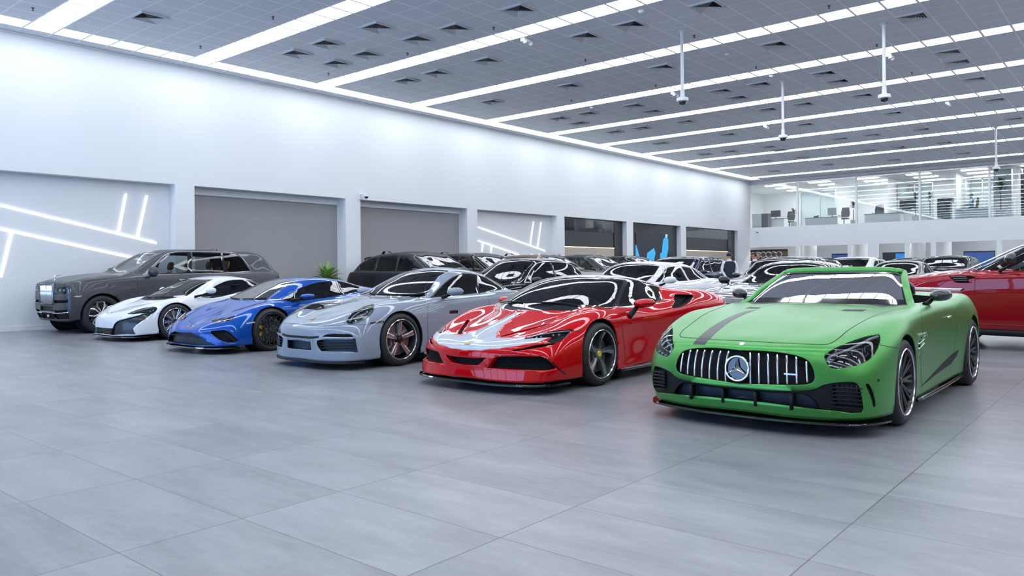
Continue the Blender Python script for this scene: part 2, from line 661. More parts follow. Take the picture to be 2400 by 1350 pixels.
VENTS = [(348, 41), (692, 124), (763, 99), (783, 147), (878, 61), (1066, 64), (975, 91), (857, 126), (1218, 19), (1140, 140), (1022, 169), (952, 188), (1151, 237), (1662, 9), (1480, 56), (1370, 82), (2142, 37), (1816, 102), (2222, 121), (2245, 145), (1552, 156), (1332, 198), (2282, 185), (2327, 235), (1935, 170), (1965, 189), (1692, 211), (1730, 226), (1785, 196), (2022, 223), (1486, 246), (1530, 259), (1885, 243), (1798, 256), (2091, 264), (1310, 276), (1356, 288), (1377, 265), (1607, 283), (1887, 291), (1505, 298), (1440, 308), (2155, 302), (2040, 316), (2370, 280), (1707, 314), (1967, 324), (1547, 334), (1800, 342), (2030, 351), (2102, 345), (2207, 333), (1825, 351), (1652, 360), (1712, 352), (1882, 367), (1790, 375), (2092, 374), (2250, 358), (1945, 386), (1812, 400)]
vm = vent_meshes()
grid = {}
for p in VENTS:
    q = at(*p, 'z', ZC)
    i = math.floor((q.x - U0) / T)
    j = math.floor((N0 - q.y) / TN)
    if i % 6 == 0:
        i += 1 if (q.x - U0) / T - i > .5 else -1
    grid[(i, j)] = 1
bays = {}
for i, j in grid:
    bays.setdefault(min(i // 6, 10), []).append((j, i))
NUM = ['nearest', 'second', 'third', 'fourth', 'fifth', 'sixth', 'seventh', 'eighth', 'ninth', 'tenth', 'eleventh', 'twelfth', 'thirteenth']
for bay, L in bays.items():
    L.sort()
    for q, (j, i) in enumerate(L):
        r = empty('ceiling_vent', (U0 + T * (i + .5), N0 - TN * (j + .5), ZC - .033), 0,
                  f'square louvred ceiling vent, {"closest" if q == 0 else NUM[q]} to the white wall, between light strips {bay + 1} and {bay + 2} from the top left corner', 'ceiling vent', 'square ceiling vents')
        r['label'] = f'square ceiling vent, {"closest" if q == 0 else NUM[q]} to the white wall in ceiling bay {NUM[bay] if bay else "first"} from the top left'
        for nm, me in vm:
            o = bpy.data.objects.new(nm, me)
            COL.objects.link(o)
            o.parent = r

m_cam = mat('camera_white', (.82, .83, .85), .35)
for (tx_, ty_), by, lab in (((1598, 72), 247, 'white ceiling camera on long pole, left one of the front pair'), ((2071, 55), 240, 'white ceiling camera on long pole, right one of the front pair'), ((1834, 190), 331, 'white ceiling camera on pole, between and behind the front pair'), ((2334, 298), 402, 'white ceiling camera on pole in front of the gallery glass')):
    t = at(tx_, ty_, 'z', ZC)
    d_ = (t - Vector((0, 0, CAM_H))).dot(FWD)
    zb = CAM_H + (PP_Y - (tx_ - 1200) * math.tan(ROLL) - by) / F_PX * d_
    r = empty('ceiling_camera', (t.x, t.y, ZC), 0, lab, 'camera', 'ceiling cameras on poles')
    h = ZC - zb
    MB().lathe([(.001, 0), (.085, 0), (.085, -.025), (.05, -.03), (.04, -.10)], 20).build('ceiling_flange', m_cam, r, smooth=True, sharp=40)
    MB().lathe([(.036, -.03), (.036, -h + .35)], 16).build('pole', m_cam, r, smooth=True)
    MB().lathe([(.036, -h + .35), (.048, -h + .34), (.048, -h + .2), (.06, -h + .19), (.125, -h + .17), (.135, -h + .10), (.12, -h + .085), (.001, -h + .085)], 24).build('housing', m_cam, r, smooth=True, sharp=40)
    MB().lathe([(.085, -h + .085), (.08, -h + .04), (.055, -h + .012), (.001, -h)], 24).build('dome', m_gloss_black, r, smooth=True)

for k, (x_, y_, lab) in enumerate(((1235, 97, 'white emergency light box on the ceiling near the third light strip'), (1582, 221, 'white emergency light box beside the left pole camera'), (2086, 133, 'white emergency light box beside the right pole camera'), (1796, 297, 'small white emergency light box left of the middle pole camera'), (2222, 243, 'white emergency light box on the right part of the ceiling'))):
    p = at(x_, y_, 'z', ZC - .05)
    r = empty('emergency_light', (p.x, p.y, ZC), 0, lab, 'emergency light', 'ceiling emergency lights')
    MB().box(-.17, .17, -.06, .06, -.08, 0, .015).build('case', m_cam, r)
    for s in (-1, 1):
        MB().ball((s * .11, -.03, -.09), .045, 12, 8).build('lamp_head', m_cam, r, smooth=True)
SM = [(1503, 27, 'white smoke detector near the top edge, right of the first vents'), (1705, 127, 'white smoke detector between the fourth and fifth light strips'), (1387, 252, 'white smoke detector near the vents close to the wall'), (1808, 178, 'white smoke detector beside the middle pole camera'), (2303, 311, 'white smoke detector near the rear pole camera'), (1940, 349, 'white smoke detector above the gallery'), (2360, 353, 'white smoke detector at the right above the gallery')]
for x_, y_, lab in SM:
    p = at(x_, y_, 'z', ZC - .02)
    r = empty('smoke_detector', (p.x, p.y, ZC), 0, lab, 'smoke detector', 'ceiling smoke detectors')
    MB().lathe([(.001, -.055), (.04, -.055), (.05, -.04), (.065, -.035), (.07, -.004), (.07, 0)], 20).build('sensor', m_cam, r, smooth=True, sharp=40)
SPR = [(77, 22), (640, 43), (470, 111), (770, 174), (955, 127), (1157, 67), (1372, 142), (1627, 86), (1943, 17), (1339, 236), (1537, 201), (1772, 159), (2055, 107), (2137, 172)]
mb = MB()
mb.lathe([(.035, 0), (.035, -.006), (.012, -.01), (.012, -.05), (.03, -.055), (.001, -.06)], 12)
me = bpy.data.meshes.new('sprinkler_head')
mb.bm.to_mesh(me)
mb.bm.free()
me.materials.append(mat('sprinkler_metal', (.12, .12, .13), .4, .8))
for x_, y_ in SPR:
    p = at(x_, y_, 'z', ZC - .03)
    o = bpy.data.objects.new('sprinkler_head', me)
    COL.objects.link(o)
    o.location = (p.x, p.y, ZC)
    tag(o, 'small dark metal fire sprinkler head under the ceiling tiles', 'sprinkler', 'ceiling sprinklers')

# wall camera over the pier, another one on the gallery band
for p, lab, ax in ((at(846, 460, 'y', NW), 'white dome camera on the wall above the second shutter', 'y'), (at(1776, 543, 'x', UB), 'small white camera on the gallery band near the corner', 'x')):
    r = empty('wall_camera', p, 0 if ax == 'y' else -PI / 2, lab, 'camera', 'white wall cameras')
    MB().box(-.08, -.02, -.04, 0, -.10, .10, .006).build('wall_plate', m_cam, r)
    MB().tube([(-.05, -.02, .05), (-.03, -.16, .06), (.03, -.20, .05)], .025).build('bracket', m_cam, r, smooth=True)
    MB().lathe([(.001, .06), (.085, .05), (.09, -.02), (.001, -.03)], 20, 'z', (.05, -.20, 0)).build('housing', m_cam, r, smooth=True, sharp=40)
    MB().lathe([(.065, -.03), (.05, -.07), (.001, -.09)], 20, 'z', (.05, -.20, 0)).build('dome', m_gloss_black, r, smooth=True)

# ---------------------------------------------------------------- potted plant between the bays
m_leaf = mat('leaf_green', (.10, .26, .045), .4)
n, l, b = nodes_of(m_leaf)
tx = n.new('ShaderNodeTexNoise')
tx.inputs['Scale'].default_value = 5
rp_ = n.new('ShaderNodeValToRGB')
rp_.color_ramp.elements[0].color = (.07, .20, .035, 1)
rp_.color_ramp.elements[1].color = (.34, .52, .15, 1)
tc_ = n.new('ShaderNodeTexCoord')
l.new(tc_.outputs['Object'], tx.inputs['Vector'])
l.new(tx.outputs['Fac'], rp_.inputs[0])
l.new(rp_.outputs[0], b.inputs['Base Color'])
m_pot = mat('white_pot', (.75, .75, .76), .4)


def strap_plant(loc, h, n_leaf, ln, label, group=None, wd=.05, pot=.18, trunk=0.0, m=None, name='potted_plant'):
    r = empty(name, loc, 0, label, 'plant', group)
    ph = pot * 1.7
    MB().lathe([(.001, 0), (pot * .75, 0), (pot, ph), (pot * .92, ph), (pot * .9, ph - .04), (.001, ph - .04)], 24).build('pot', m_pot, r, smooth=True, sharp=40)
    if trunk:
        MB().tube([(0, 0, ph - .05), (.02, .01, ph + trunk * .5), (0, 0, ph + trunk)], .022, 8).build('trunk', mat('plant_trunk', (.16, .12, .08), .8), r)
    mb = MB()
    rnd = random.Random(int(loc[0] * 100))
    for k in range(n_leaf):
        a = k * 2.4 + rnd.random() * .5
        t0 = k / n_leaf
        L_ = ln * (.7 + .5 * rnd.random())
        el = 1.25 - 1.0 * t0 + rnd.random() * .2
        z0 = ph + trunk + (h - ph - trunk) * (.10 + .35 * (1 - t0))
        rows = []
        for q in range(8):
            s = q / 7
            e = el - 1.5 * s * s
            rr = L_ * (s * math.cos(el) * .9 + .15 * s * s)
            zz = z0 + L_ * (s * math.sin(el) - .55 * s * s * math.cos(el))
            w_ = wd * math.sin(PI * min(1, s * .93 + .07)) ** .7
            sx_, sy_ = -math.sin(a), math.cos(a)
            c_ = Vector((rr * math.cos(a), rr * math.sin(a), zz))
            rows.append([c_ + Vector((sx_ * w_, sy_ * w_, w_ * .35)), c_, c_ - Vector((sx_ * w_, sy_ * w_, -w_ * .35))])
        mb.loft(rows)
    mb.build('leaves', m or m_leaf, r, smooth=True, recalc=False)
    return r


p = at(767, 690, 'y', 18.75)
strap_plant((p.x, 18.75, 0), 1.45, 70, .58, 'green leafy potted plant on the floor by the wall pier', None, .065, .22, .40)
# ---------------------------------------------------------------- gallery at the far end
ZB0, ZB1 = 2.575, 3.75          # white band
m_office = mat('office_white', (.78, .80, .81), .6)
GB = UB + 7.0                   # back wall
struct(MB().box(UB, UB + .12, Y0, NW - .002, ZB0, ZB1).build('trim_2', m_wall))
struct(MB().box(UB + .12, GB, Y0, NW + 2, ZB1 - .3, ZB1 - .02).build('trim_3', m_office))
struct(MB().box(GB, GB + .2, Y0, NW + 2.3, 0, ZC).build('wall_back', m_office))
struct(MB().box(UB, GB, NW + 2.0, NW + 2.3, 0, ZC).build('trim_4', m_office))
struct(MB().box(UB, GB, Y0, NW + 2, 6.46, ZC - .004).build('trim_5', mat('gallery_soffit', (.70, .71, .73), .6)))
m_pane = glass_mat('gallery_glass', (.91, .94, .945), 1.5, film=.03)
MUL = [19.53, 16.39, 13.08, 9.82, 6.59, 3.3, 0.0, -3.3]
for k in range(len(MUL) - 1):
    a, b_ = MUL[k], MUL[k + 1]
    f = MB()
    f.box(UB - .03, UB + .09, a - .05, a + .05, ZB1, 6.48)
    f.box(UB, UB + .08, b_ + .05, a - .05, 6.40, 6.48)
    f.box(UB, UB + .08, b_ + .05, a - .05, ZB1, ZB1 + .025)
    o = struct(f.build(f'window_{k + 2}', m_white))
    g = MB()
    g.box(UB + .03, UB + .045, b_ + .05, a - .05, ZB1 + .025, 6.40)
    g.build('pane', m_pane, o)
# partitions with glass fronts inside
mb = MB()
for y in (15.0, 12.0, 8.6, 5.6, 2.0):
    mb.box(UB + 2.6, GB, y - .06, y + .06, ZB1 - .02, 6.46)
struct(mb.build('trim_6', m_office))
m_frost = glass_mat('partition_glass', (.87, .92, .92), 1.5, film=.05)
for k, (y0, y1) in enumerate(((15.2, 17.6), (10.0, 11.9), (6.6, 8.4), (3.2, 5.4))):
    f = MB()
    for y in (y0, (y0 + y1) / 2, y1):
        f.box(UB + 4.0, UB + 4.06, y - .03, y + .03, ZB1, 6.2)
    f.box(UB + 4.0, UB + 4.06, y0, y1, 6.14, 6.2)
    o = struct(f.build(f'window_{k + 10}', mat('grey_frame', (.4, .42, .44), .4)))
    MB().box(UB + 4.02, UB + 4.035, y0, y1, ZB1, 6.14).build('pane', m_frost, o)
# office lamps
m_olamp = mat('office_lamp', (1, 1, 1), .5, emit=(1, 1, 1), emit_s=26)
mb = MB()
mb.box(-.6, .6, -.18, .18, -.03, 0)
me = bpy.data.meshes.new('office_light')
mb.bm.to_mesh(me)
mb.bm.free()
me.materials.append(m_olamp)
for k in range(8):
    for u in (1.5, 3.3, 5.3):
        o = bpy.data.objects.new('office_light', me)
        COL.objects.link(o)
        o.location = (UB + u, 18.3 - k * 2.7, 6.46)
        o.rotation_euler = (0, 0, PI / 2)
        tag(o, 'long white ceiling light in the gallery offices behind the glass', 'office light', 'office lights of the gallery')
for k in range(9):
    for u in (1.3, 4.0):
        o = bpy.data.objects.new('office_light', me)
        COL.objects.link(o)
        o.location = (UB + u, 18.2 - k * 2.3, ZB1 - .3)
        o.rotation_euler = (0, 0, PI / 2)
        tag(o, 'long white ceiling light in the rooms under the gallery band', 'office light', 'office lights under the gallery')

ZG = ZB1 - .02
m_deskw = mat('white_laminate', (.90, .91, .92), .4)
m_desktop = mat('grey_worktop', (.10, .11, .12), .4)
m_mon = mat('monitor_black', (.02, .022, .025), .3)
m_chair = mat('office_chair_black', (.025, .027, .03), .6)


def gy(x, u):
    return at(x, 500, 'x', UB + u).y


DESK_H = {}


def desk(x0, x1, u, h, label, d=.7):
    a, b_ = gy(x0, u), gy(x1, u)
    r = empty('office_desk', (UB + u, (a + b_) / 2, ZG), 0, label, 'desk', 'white desks of the gallery offices')
    w = (a - b_) / 2
    if h > 10:
        h = at((x0 + x1) / 2, h, 'x', UB + u).z - ZG
    DESK_H[x0] = h
    MB().box(0, .04, -w, w, 0, h - .03).build('front_panel', m_deskw, r)
    for s in (-1, 1):
        MB().box(.04, d, s * w - (.04 if s > 0 else 0), s * w + (.0 if s > 0 else .04), 0, h - .03).build('side_panel', m_deskw, r)
    MB().box(-.03, d, -w - .02, w + .02, h - .03, h).build('worktop', m_desktop, r)


def office_chair(x, u, label, rz=0):
    r = empty('office_chair', (UB + u, gy(x, u), ZG), rz, label, 'chair', 'black office chairs of the gallery')
    mb = MB()
    for k in range(5):
        a = 2 * PI * k / 5
        mb.tube([(0, 0, .10), (.30 * math.cos(a), .30 * math.sin(a), .06)], .022, 6)
    mb.build('base', m_chair, r)
    MB().tube([(0, 0, .08), (0, 0, .46)], .03, 8).build('gas_lift', m_chair, r)
    MB().box(-.25, .25, -.25, .25, .45, .54, .03).build('seat', m_chair, r)
    MB().loft([[(.22, -.22, .6), (.22, .22, .6), (.28, .22, .6), (.28, -.22, .6)], [(.27, -.25, .85), (.27, .25, .85), (.33, .25, .85), (.33, -.25, .85)], [(.31, -.2, 1.18), (.31, .2, 1.18), (.36, .2, 1.18), (.36, -.2, 1.18)]], True, True).build('backrest', m_chair, r)
    for s in (-1, 1):
        MB().box(-.12, .2, s * .27 - .03, s * .27 + .03, .68, .71).build('armrest', m_chair, r)


def monitor(x, u, z, w, h, label, m=None):
    r = empty('monitor', (UB + u, gy(x, u), z), 0, label, 'monitor', 'monitors in the gallery offices')
    MB().box(-.02, .02, -w / 2, w / 2, .12, .12 + h).build('screen', m or m_mon, r)
    MB().tube([(.02, 0, 0), (.02, 0, .2)], .025).build('stand', m_mon, r)
    MB().box(-.08, .10, -.12, .12, 0, .012).build('foot', m_mon, r)


desk(1800, 1837, 1.6, 512, 'short white desk in the gallery bay nearest the white wall')
desk(1887, 1963, .9, 509, 'white desk in the second gallery bay from the white wall')
desk(2026, 2110, 1.0, 500, 'white desk in the third gallery bay from the white wall')
desk(2240, 2316, .5, 488, 'white desk with seated man in the fourth gallery bay', .6)
desk(2108, 2150, 1.8, .75, 'low white side desk right of the third gallery desk', .5)
monitor(1818, 1.9, ZG + DESK_H[1800], .62, .40, 'dark monitor on the short white gallery desk')
monitor(1950, 1.2, ZG + DESK_H[1887], .50, .42, 'pale monitor on the second gallery desk', mat('pale_back', (.6, .62, .64), .4))
monitor(2128, 1.9, ZG + .75, .85, .5, 'wide black monitor right of the third gallery desk')
for x, u, lab in ((1850, 2.9, 'black office chair behind the plant of the first gallery bay'), (1978, 2.4, 'black office chair right of the second gallery desk'), (2058, 1.9, 'black office chair behind the third gallery desk'), (2276, 1.5, 'black office chair of the man in the fourth gallery bay'), (2122, 2.6, 'black visitor chair near the third mullion of the gallery')):
    office_chair(x, u, lab, -PI / 2 if x == 2276 else 0)
r = empty('side_cabinet', (UB + .8, gy(1783, .8), ZG), 0, 'white side cabinet with dark front at the gallery corner', 'cabinet')
MB().box(0, .5, -.05, .55, 0, .95).build('carcass', m_deskw, r)
MB().box(-.02, 0, -.45, -.05, 0, .95).build('dark_door', m_desktop, r)
MB().box(0, .5, -.45, -.05, 0, .95).build('dark_carcass', m_desktop, r)
r = empty('desk_phone', (UB + 1.1, gy(1913, 1.1), ZG + DESK_H[1887]), 0, 'black desk phone on the second gallery desk', 'phone')
MB().box(-.1, .1, -.12, .12, 0, .10, .02).build('phone_body', m_mon, r)
MB().box(-.02, .05, -.13, -.06, .10, .15, .01).build('receiver', m_mon, r)
r = empty('office_printer', (UB + 1.9, gy(2214, 1.9), ZG), 0, 'tall black printer left of the desk in the fourth gallery bay', 'printer')
MB().box(-.3, .3, -.32, .32, 0, 1.05, .02).build('printer_body', m_mon, r)
MB().box(-.33, .33, -.40, .30, 1.08, 1.32, .02).build('scanner_lid', m_mon, r)
m_leafd = mat('dark_leaf', (.03, .08, .03), .5)
strap_plant((UB + .7, gy(1860, .7), ZG), 1.15, 26, .42, 'potted plant behind the first mullion of the gallery', 'plants of the gallery', .03, .2, .35, m_leafd)
strap_plant((UB + 1.0, gy(2000, 1.0), ZG), 1.45, 26, .38, 'potted plant right of the second gallery desk', 'plants of the gallery', .03, .18, .6, m_leafd)
strap_plant((UB + .8, gy(2146, .8), ZG), 1.75, 26, .45, 'potted plant left of the third gallery mullion', 'plants of the gallery', .03, .2, .8, m_leafd)
strap_plant((UB + .7, gy(2180, .7), ZG), 1.55, 24, .45, 'slender potted plant right of the third gallery mullion', 'plants of the gallery', .025, .2, .8, m_leafd)
strap_plant((UB + .6, gy(2346, .6), ZG), 2.2, 44, .5, 'large bushy potted plant in the gallery bay at the right edge', 'plants of the gallery', .05, .25, .9, m_leafd)
r = empty('office_column', (UB + 1.6, gy(2352, 1.6), ZG), 0, 'pale square column behind the large plant of the gallery', 'column')
MB().box(-.3, .3, -.4, .4, 0, 2.6).build('shaft', m_office, r)
struct(MB().box(UB + 2.4, GB - .01, -6, 5.4, ZG, 6.4).build('trim_7', mat('dark_office', (.03, .04, .06), .3)))

# rooms under the gallery: posts, round columns, screens
for k, x in enumerate((1868, 1990, 2045, 2124, 2185, 2340)):
    y = at(x, 590, 'x', UB).y
    w_ = .16 if x != 2045 else .45
    struct(MB().box(UB, UB + .2, y - w_ / 2 - .05, y + w_ / 2, 0, ZB0).build(f'trim_{k + 8}', m_wall))
for x, lab in ((1898, 'round white column under the gallery, left of the small screen'), (2016, 'round white column under the gallery between two screens'), (2150, 'round white column under the gallery right of the blue screen'), (2210, 'round white column under the gallery nearest the red suv')):
    p = at(x, 590, 'x', UB + 1.5)
    r = empty('round_column', (p.x, p.y, 0), 0, lab, 'column', 'round columns under the gallery')
    MB().lathe([(.42, 0), (.42, ZB0 + .8)], 32).build('shaft', m_wall, r, smooth=True)
scr = mat('blue_screen', (.02, .02, .03), .3, emit=(.05, .16, .6), emit_s=.4)
scr2 = mat('bright_blue_screen', (.02, .02, .03), .3, emit=(.02, .28, .85), emit_s=.7)
for x0, x1, y0, m, lab, blk in ((1951, 1988, 596, scr, 'small blue lit screen under the gallery', 0), (2070, 2123, 593, scr2, 'half black half blue screen under the gallery', .55), (2260, 2330, 590, scr, 'wide lit screen under the gallery by the red suv', 0)):
    A, B = at(x0, y0, 'x', UB + .5), at(x1, y0, 'x', UB + .5)
    r = empty('wall_screen', (UB + .5, (A.y + B.y) / 2, 0), 0, lab, 'screen', 'screens under the gallery')
    w_ = (A.y - B.y) / 2
    MB().box(.02, .10, -w_ - .04, w_ + .04, A.z - 1.3, A.z + .03).build('casing', m_mon, r)
    MB().box(0, .02, -w_, w_ * (1 - 2 * blk) if blk else w_, A.z - 1.25, A.z - .05).build('picture', m, r)
    MB().box(.03, .09, -.3, .3, 0, A.z - 1.3).build('pedestal', m_mon, r)
struct(MB().box(UB + 3.2, UB + 3.3, Y0, 16.8, 0, ZB1 - .3).build('trim_16', mat('teal_grey_wall', (.42, .46, .49), .6)))
# display of lamps and wheels at the corner
A, B = at(1748, 587, 'x', UB + .6), at(1846, 604, 'x', UB + .6)
r = empty('parts_display', (UB + .6, (A.y + B.y) / 2, 0), 0, 'dark display board with round wheel rims behind the men in waistcoats', 'display board')
w_ = (A.y - B.y) / 2
MB().box(0, .08, -w_, w_, 0, A.z).build('board', mat('display_board', (.16, .12, .07), .5), r)
MB().box(-.06, 0, -w_, w_, A.z - .08, A.z + .02).build('rail', m_mon, r)
for k in range(6):
    y = w_ - .5 - k * (2 * w_ - 1.0) / 5
    o = MB().tube([(-.06, y + .17 * math.cos(a), A.z - .30 + .17 * math.sin(a)) for a in [2 * PI * q / 20 for q in range(20)]], .035, 6, True).build('wheel_rim', m_silver, r, smooth=True)
# ---------------------------------------------------------------- curves and surfaces of a car body
def _tang(P, ghost0, ghost1):
    """centripetal tangents for a run of points"""
    Q = [ghost0] + P + [ghost1]
    out = []
    for i in range(1, len(Q) - 1):
        a, b, c = Q[i - 1], Q[i], Q[i + 1]
        d1 = max((b - a).length, 1e-5) ** 0.5
        d2 = max((c - b).length, 1e-5) ** 0.5
        out.append((((b - a) / d1) * d2 + ((c - b) / d2) * d1) / (d1 + d2))
    return out


def curve(P, n=6, g0=None, g1=None):
    """smooth run through points, n steps per span"""
    P = [Vector(p) for p in P]
    if len(P) == 2:
        return [P[0].lerp(P[1], k / n) for k in range(n + 1)]
    g0 = g0 if g0 is not None else P[0] * 2 - P[1]
    g1 = g1 if g1 is not None else P[-1] * 2 - P[-2]
    t = _tang(P, g0, g1)
    out = []
    for i in range(len(P) - 1):
        d = max((P[i + 1] - P[i]).length, 1e-5) ** 0.5
        m0, m1 = t[i] * d, t[i + 1] * d
        for k in range(n):
            s = k / n
            s2, s3 = s * s, s * s * s
            out.append(P[i] * (2 * s3 - 3 * s2 + 1) + m0 * (s3 - 2 * s2 + s) + P[i + 1] * (-2 * s3 + 3 * s2) + m1 * (s3 - s2))
    out.append(P[-1].copy())
    return out


def loop(P, n=5, corners=()):
    """closed smooth outline; points listed in corners stay sharp"""
    P = [Vector(p) for p in P]
    N = len(P)
    if n <= 1:
        return P
    out = []
    for i in range(N):
        a, b, c, d = P[(i - 1) % N], P[i], P[(i + 1) % N], P[(i + 2) % N]
        if i in corners:
            a = b * 2 - c
        if (i + 1) % N in corners:
            d = c * 2 - b
        seg = curve([a, b, c, d], n)[n:2 * n]
        out += seg
    return out


def v3(P, ax, val=0.0):
    """flat outline to points: 'x' takes (y, z), 'y' takes (x, z), 'z' takes (x, y)"""
    return [Vector({'x': (val, p[0], p[1]), 'y': (p[0], val, p[1]), 'z': (p[0], p[1], val)}[ax]) for p in P]


AXD = {'x': Vector((-1, 0, 0)), 'y': Vector((0, 1, 0)), 'z': Vector((0, 0, 1)), 'r': Vector((1, 0, 0))}


def inside(q, poly):
    c = False
    x, y = q
    j = len(poly) - 1
    for i in range(len(poly)):
        xi, yi = poly[i]
        xj, yj = poly[j]
        if (yi > y) != (yj > y) and x < (xj - xi) * (y - yi) / (yj - yi) + xi:
            c = not c
        j = i
    return c


class Car:
    """half a body shell (y >= 0) lofted through named lengthwise lines, then cut into parts and mirrored.
    x runs from the front axle to the tail; the front points towards -x."""

    def __init__(self, name, u, n, rz, label, cat, group, lines, order, body_mat, nt=8, ns=5, crease=(), NS=15, inner=None):
        self.root = empty(name, (u, n, 0), rz, label, cat, group)
        self.R = Matrix.Translation((u, n, 0)) @ Matrix.Rotation(rz, 4, 'Z')
        self.Ri = self.R.inverted()
        self.paint = body_mat
        self.inner = inner or m_black
        rows = []
        for nm in order:
            L = lines[nm]
            ks = sorted(L)
            pts = [Vector(L[k]) for k in ks]
            full = [None] * NS
            for i, k in enumerate(ks):
                full[k] = pts[i]
            for i in range(len(ks) - 1):
                a, b = ks[i], ks[i + 1]
                if b - a > 1:
                    g0 = pts[i - 1] if i > 0 else pts[i] * 2 - pts[i + 1]
                    g1 = pts[i + 2] if i + 2 < len(pts) else pts[i + 1] * 2 - pts[i]
                    c = curve([g0, pts[i], pts[i + 1], g1], b - a)[b - a:2 * (b - a) + 1]
                    for q in range(1, b - a):
                        full[a + q] = c[q]
            mir = lambda p: Vector((p.x, -p.y, p.z))
            rows.append(curve(full, nt, mir(full[1]), mir(full[-2])))
        self.rows = rows
        M = len(rows[0])
        cuts = [0] + [order.index(c) for c in crease] + [len(order) - 1]
        bm = bmesh.new()
        grid = []
        for k in range(M):
            col = [rows[j][k] for j in range(len(order))]
            line = []
            for a, b in zip(cuts, cuts[1:]):
                g1 = Vector((col[-2].x, -col[-2].y, col[-2].z)) if b == len(order) - 1 else None
                s = curve(col[a:b + 1], ns, None, g1)
                line += s if not line else s[1:]
            for p in line:
                if p.y < 1e-4:
                    p.y = 0.0
            line[-1].y = 0.0
            grid.append([bm.verts.new(p) for p in line])
        for A, B in zip(grid, grid[1:]):
            for j in range(len(A) - 1):
                bm.faces.new((A[j], A[j + 1], B[j + 1], B[j]))
        bmesh.ops.remove_doubles(bm, verts=bm.verts, dist=0.0004)
        bmesh.ops.dissolve_degenerate(bm, dist=0.0003, edges=bm.edges)
        bmesh.ops.recalc_face_normals(bm, faces=bm.faces)
        s = sum(f.normal.y * f.calc_area() for f in bm.faces)
        if s < 0:
            bmesh.ops.reverse_faces(bm, faces=bm.faces)
        self.bm = bm
        self.bvh = BVHTree.FromBMesh(bm)
        self.parts = {}

    # --- finding points on the shell
    def hit(self, o, d):
        loc, nor, i, dist = self.bvh.ray_cast(o, d)
        return loc, nor

    def px(self, pts, side=-1):
        """points of the shell seen at pixels of the photograph (on the half turned to the camera)"""
        o = self.Ri @ Vector((0, 0, CAM_H))
        Rm = self.Ri.to_3x3()
        out = []
        f = Vector((1, side, 1))
        for a, b in pts:
            d = Rm @ px_ray(a, b)
            oo = Vector((o.x, o.y * side, o.z))
            dd = Vector((d.x, d.y * side, d.z)).normalized()
            loc, nor = self.hit(oo, dd)
            if loc is None:
                best = None
                for t in [i * 0.05 for i in range(40, 600)]:
                    q = oo + dd * t
                    r = self.bvh.find_nearest(q, 1.5)
                    if r[0] is not None and (best is None or r[3] < best[1]):
                        best = (r[0], r[3])
                loc = best[0] if best else oo + dd * 10
            out.append(loc)
        return out

    def proj(self, pts, ax):
        """drop points on the shell along an axis"""
        d = AXD[ax] if isinstance(ax, str) else ax
        out = []
        for p in pts:
            loc, nor = self.hit(p + d * 6, -d)
            if loc is None:
                loc = self.bvh.find_nearest(p)[0]
            out.append(loc)
        return out

    def normal(self, p):
        return self.bvh.find_nearest(p)[1]

    # --- cutting
    def cut(self, pts, d, lim=None, bm=None, face_min=0.02):
        """cut the outline into the shell along direction d; returns the faces inside it"""
        bm = bm or self.bm
        d = (AXD[d] if isinstance(d, str) else d).normalized()
        e1 = d.orthogonal().normalized() if abs(d.z) > 0.9 else d.cross(Vector((0, 0, 1))).normalized()
        e2 = d.cross(e1)
        P = [Vector((p.dot(e1), p.dot(e2))) for p in pts]
        lo = (min(p.x for p in P), min(p.y for p in P))
        hi = (max(p.x for p in P), max(p.y for p in P))

        def ok(f):
            if f.normal.dot(d) < face_min:
                return False
            return lim is None or lim(f.calc_center_median())
        cand = []
        for f in bm.faces:
            q = [(v.co.dot(e1), v.co.dot(e2)) for v in f.verts]
            if max(a for a, b in q) < lo[0] or min(a for a, b in q) > hi[0] or max(b for a, b in q) < lo[1] or min(b for a, b in q) > hi[1]:
                continue
            if ok(f):
                cand.append(f)
        cand = set(cand)
        N = len(P)
        for i in range(N):
            a, b = P[i], P[(i + 1) % N]
            if (b - a).length < 1e-6:
                continue
            x0, x1 = min(a.x, b.x) - 1e-4, max(a.x, b.x) + 1e-4
            y0, y1 = min(a.y, b.y) - 1e-4, max(a.y, b.y) + 1e-4
            nn = Vector((-(b - a).y, (b - a).x)).normalized()
            sel = []
            for f in cand:
                q = [(v.co.dot(e1), v.co.dot(e2)) for v in f.verts]
                if max(s for s, t in q) < x0 or min(s for s, t in q) > x1 or max(t for s, t in q) < y0 or min(t for s, t in q) > y1:
                    continue
                ds = [(s - a.x) * nn.x + (t - a.y) * nn.y for s, t in q]
                if min(ds) < -1e-6 and max(ds) > 1e-6:
                    sel.append(f)
            if not sel:
                continue
            geom = set(sel)
            for f in sel:
                geom.update(f.edges)
                geom.update(f.verts)
            r = bmesh.ops.bisect_plane(bm, geom=list(geom), dist=1e-6, plane_co=e1 * a.x + e2 * a.y, plane_no=e1 * nn.x + e2 * nn.y)
            cand = {f for f in cand if f.is_valid}
            cand.update(g for g in r['geom'] if isinstance(g, bmesh.types.BMFace))
        res = []
        PP = [(p.x, p.y) for p in P]
        for f in cand:
            if f.is_valid and f.normal.dot(d) >= face_min * 0.5:
                c = f.calc_center_median()
                if inside((c.dot(e1), c.dot(e2)), PP) and (lim is None or lim(c)):
                    res.append(f)
        return res

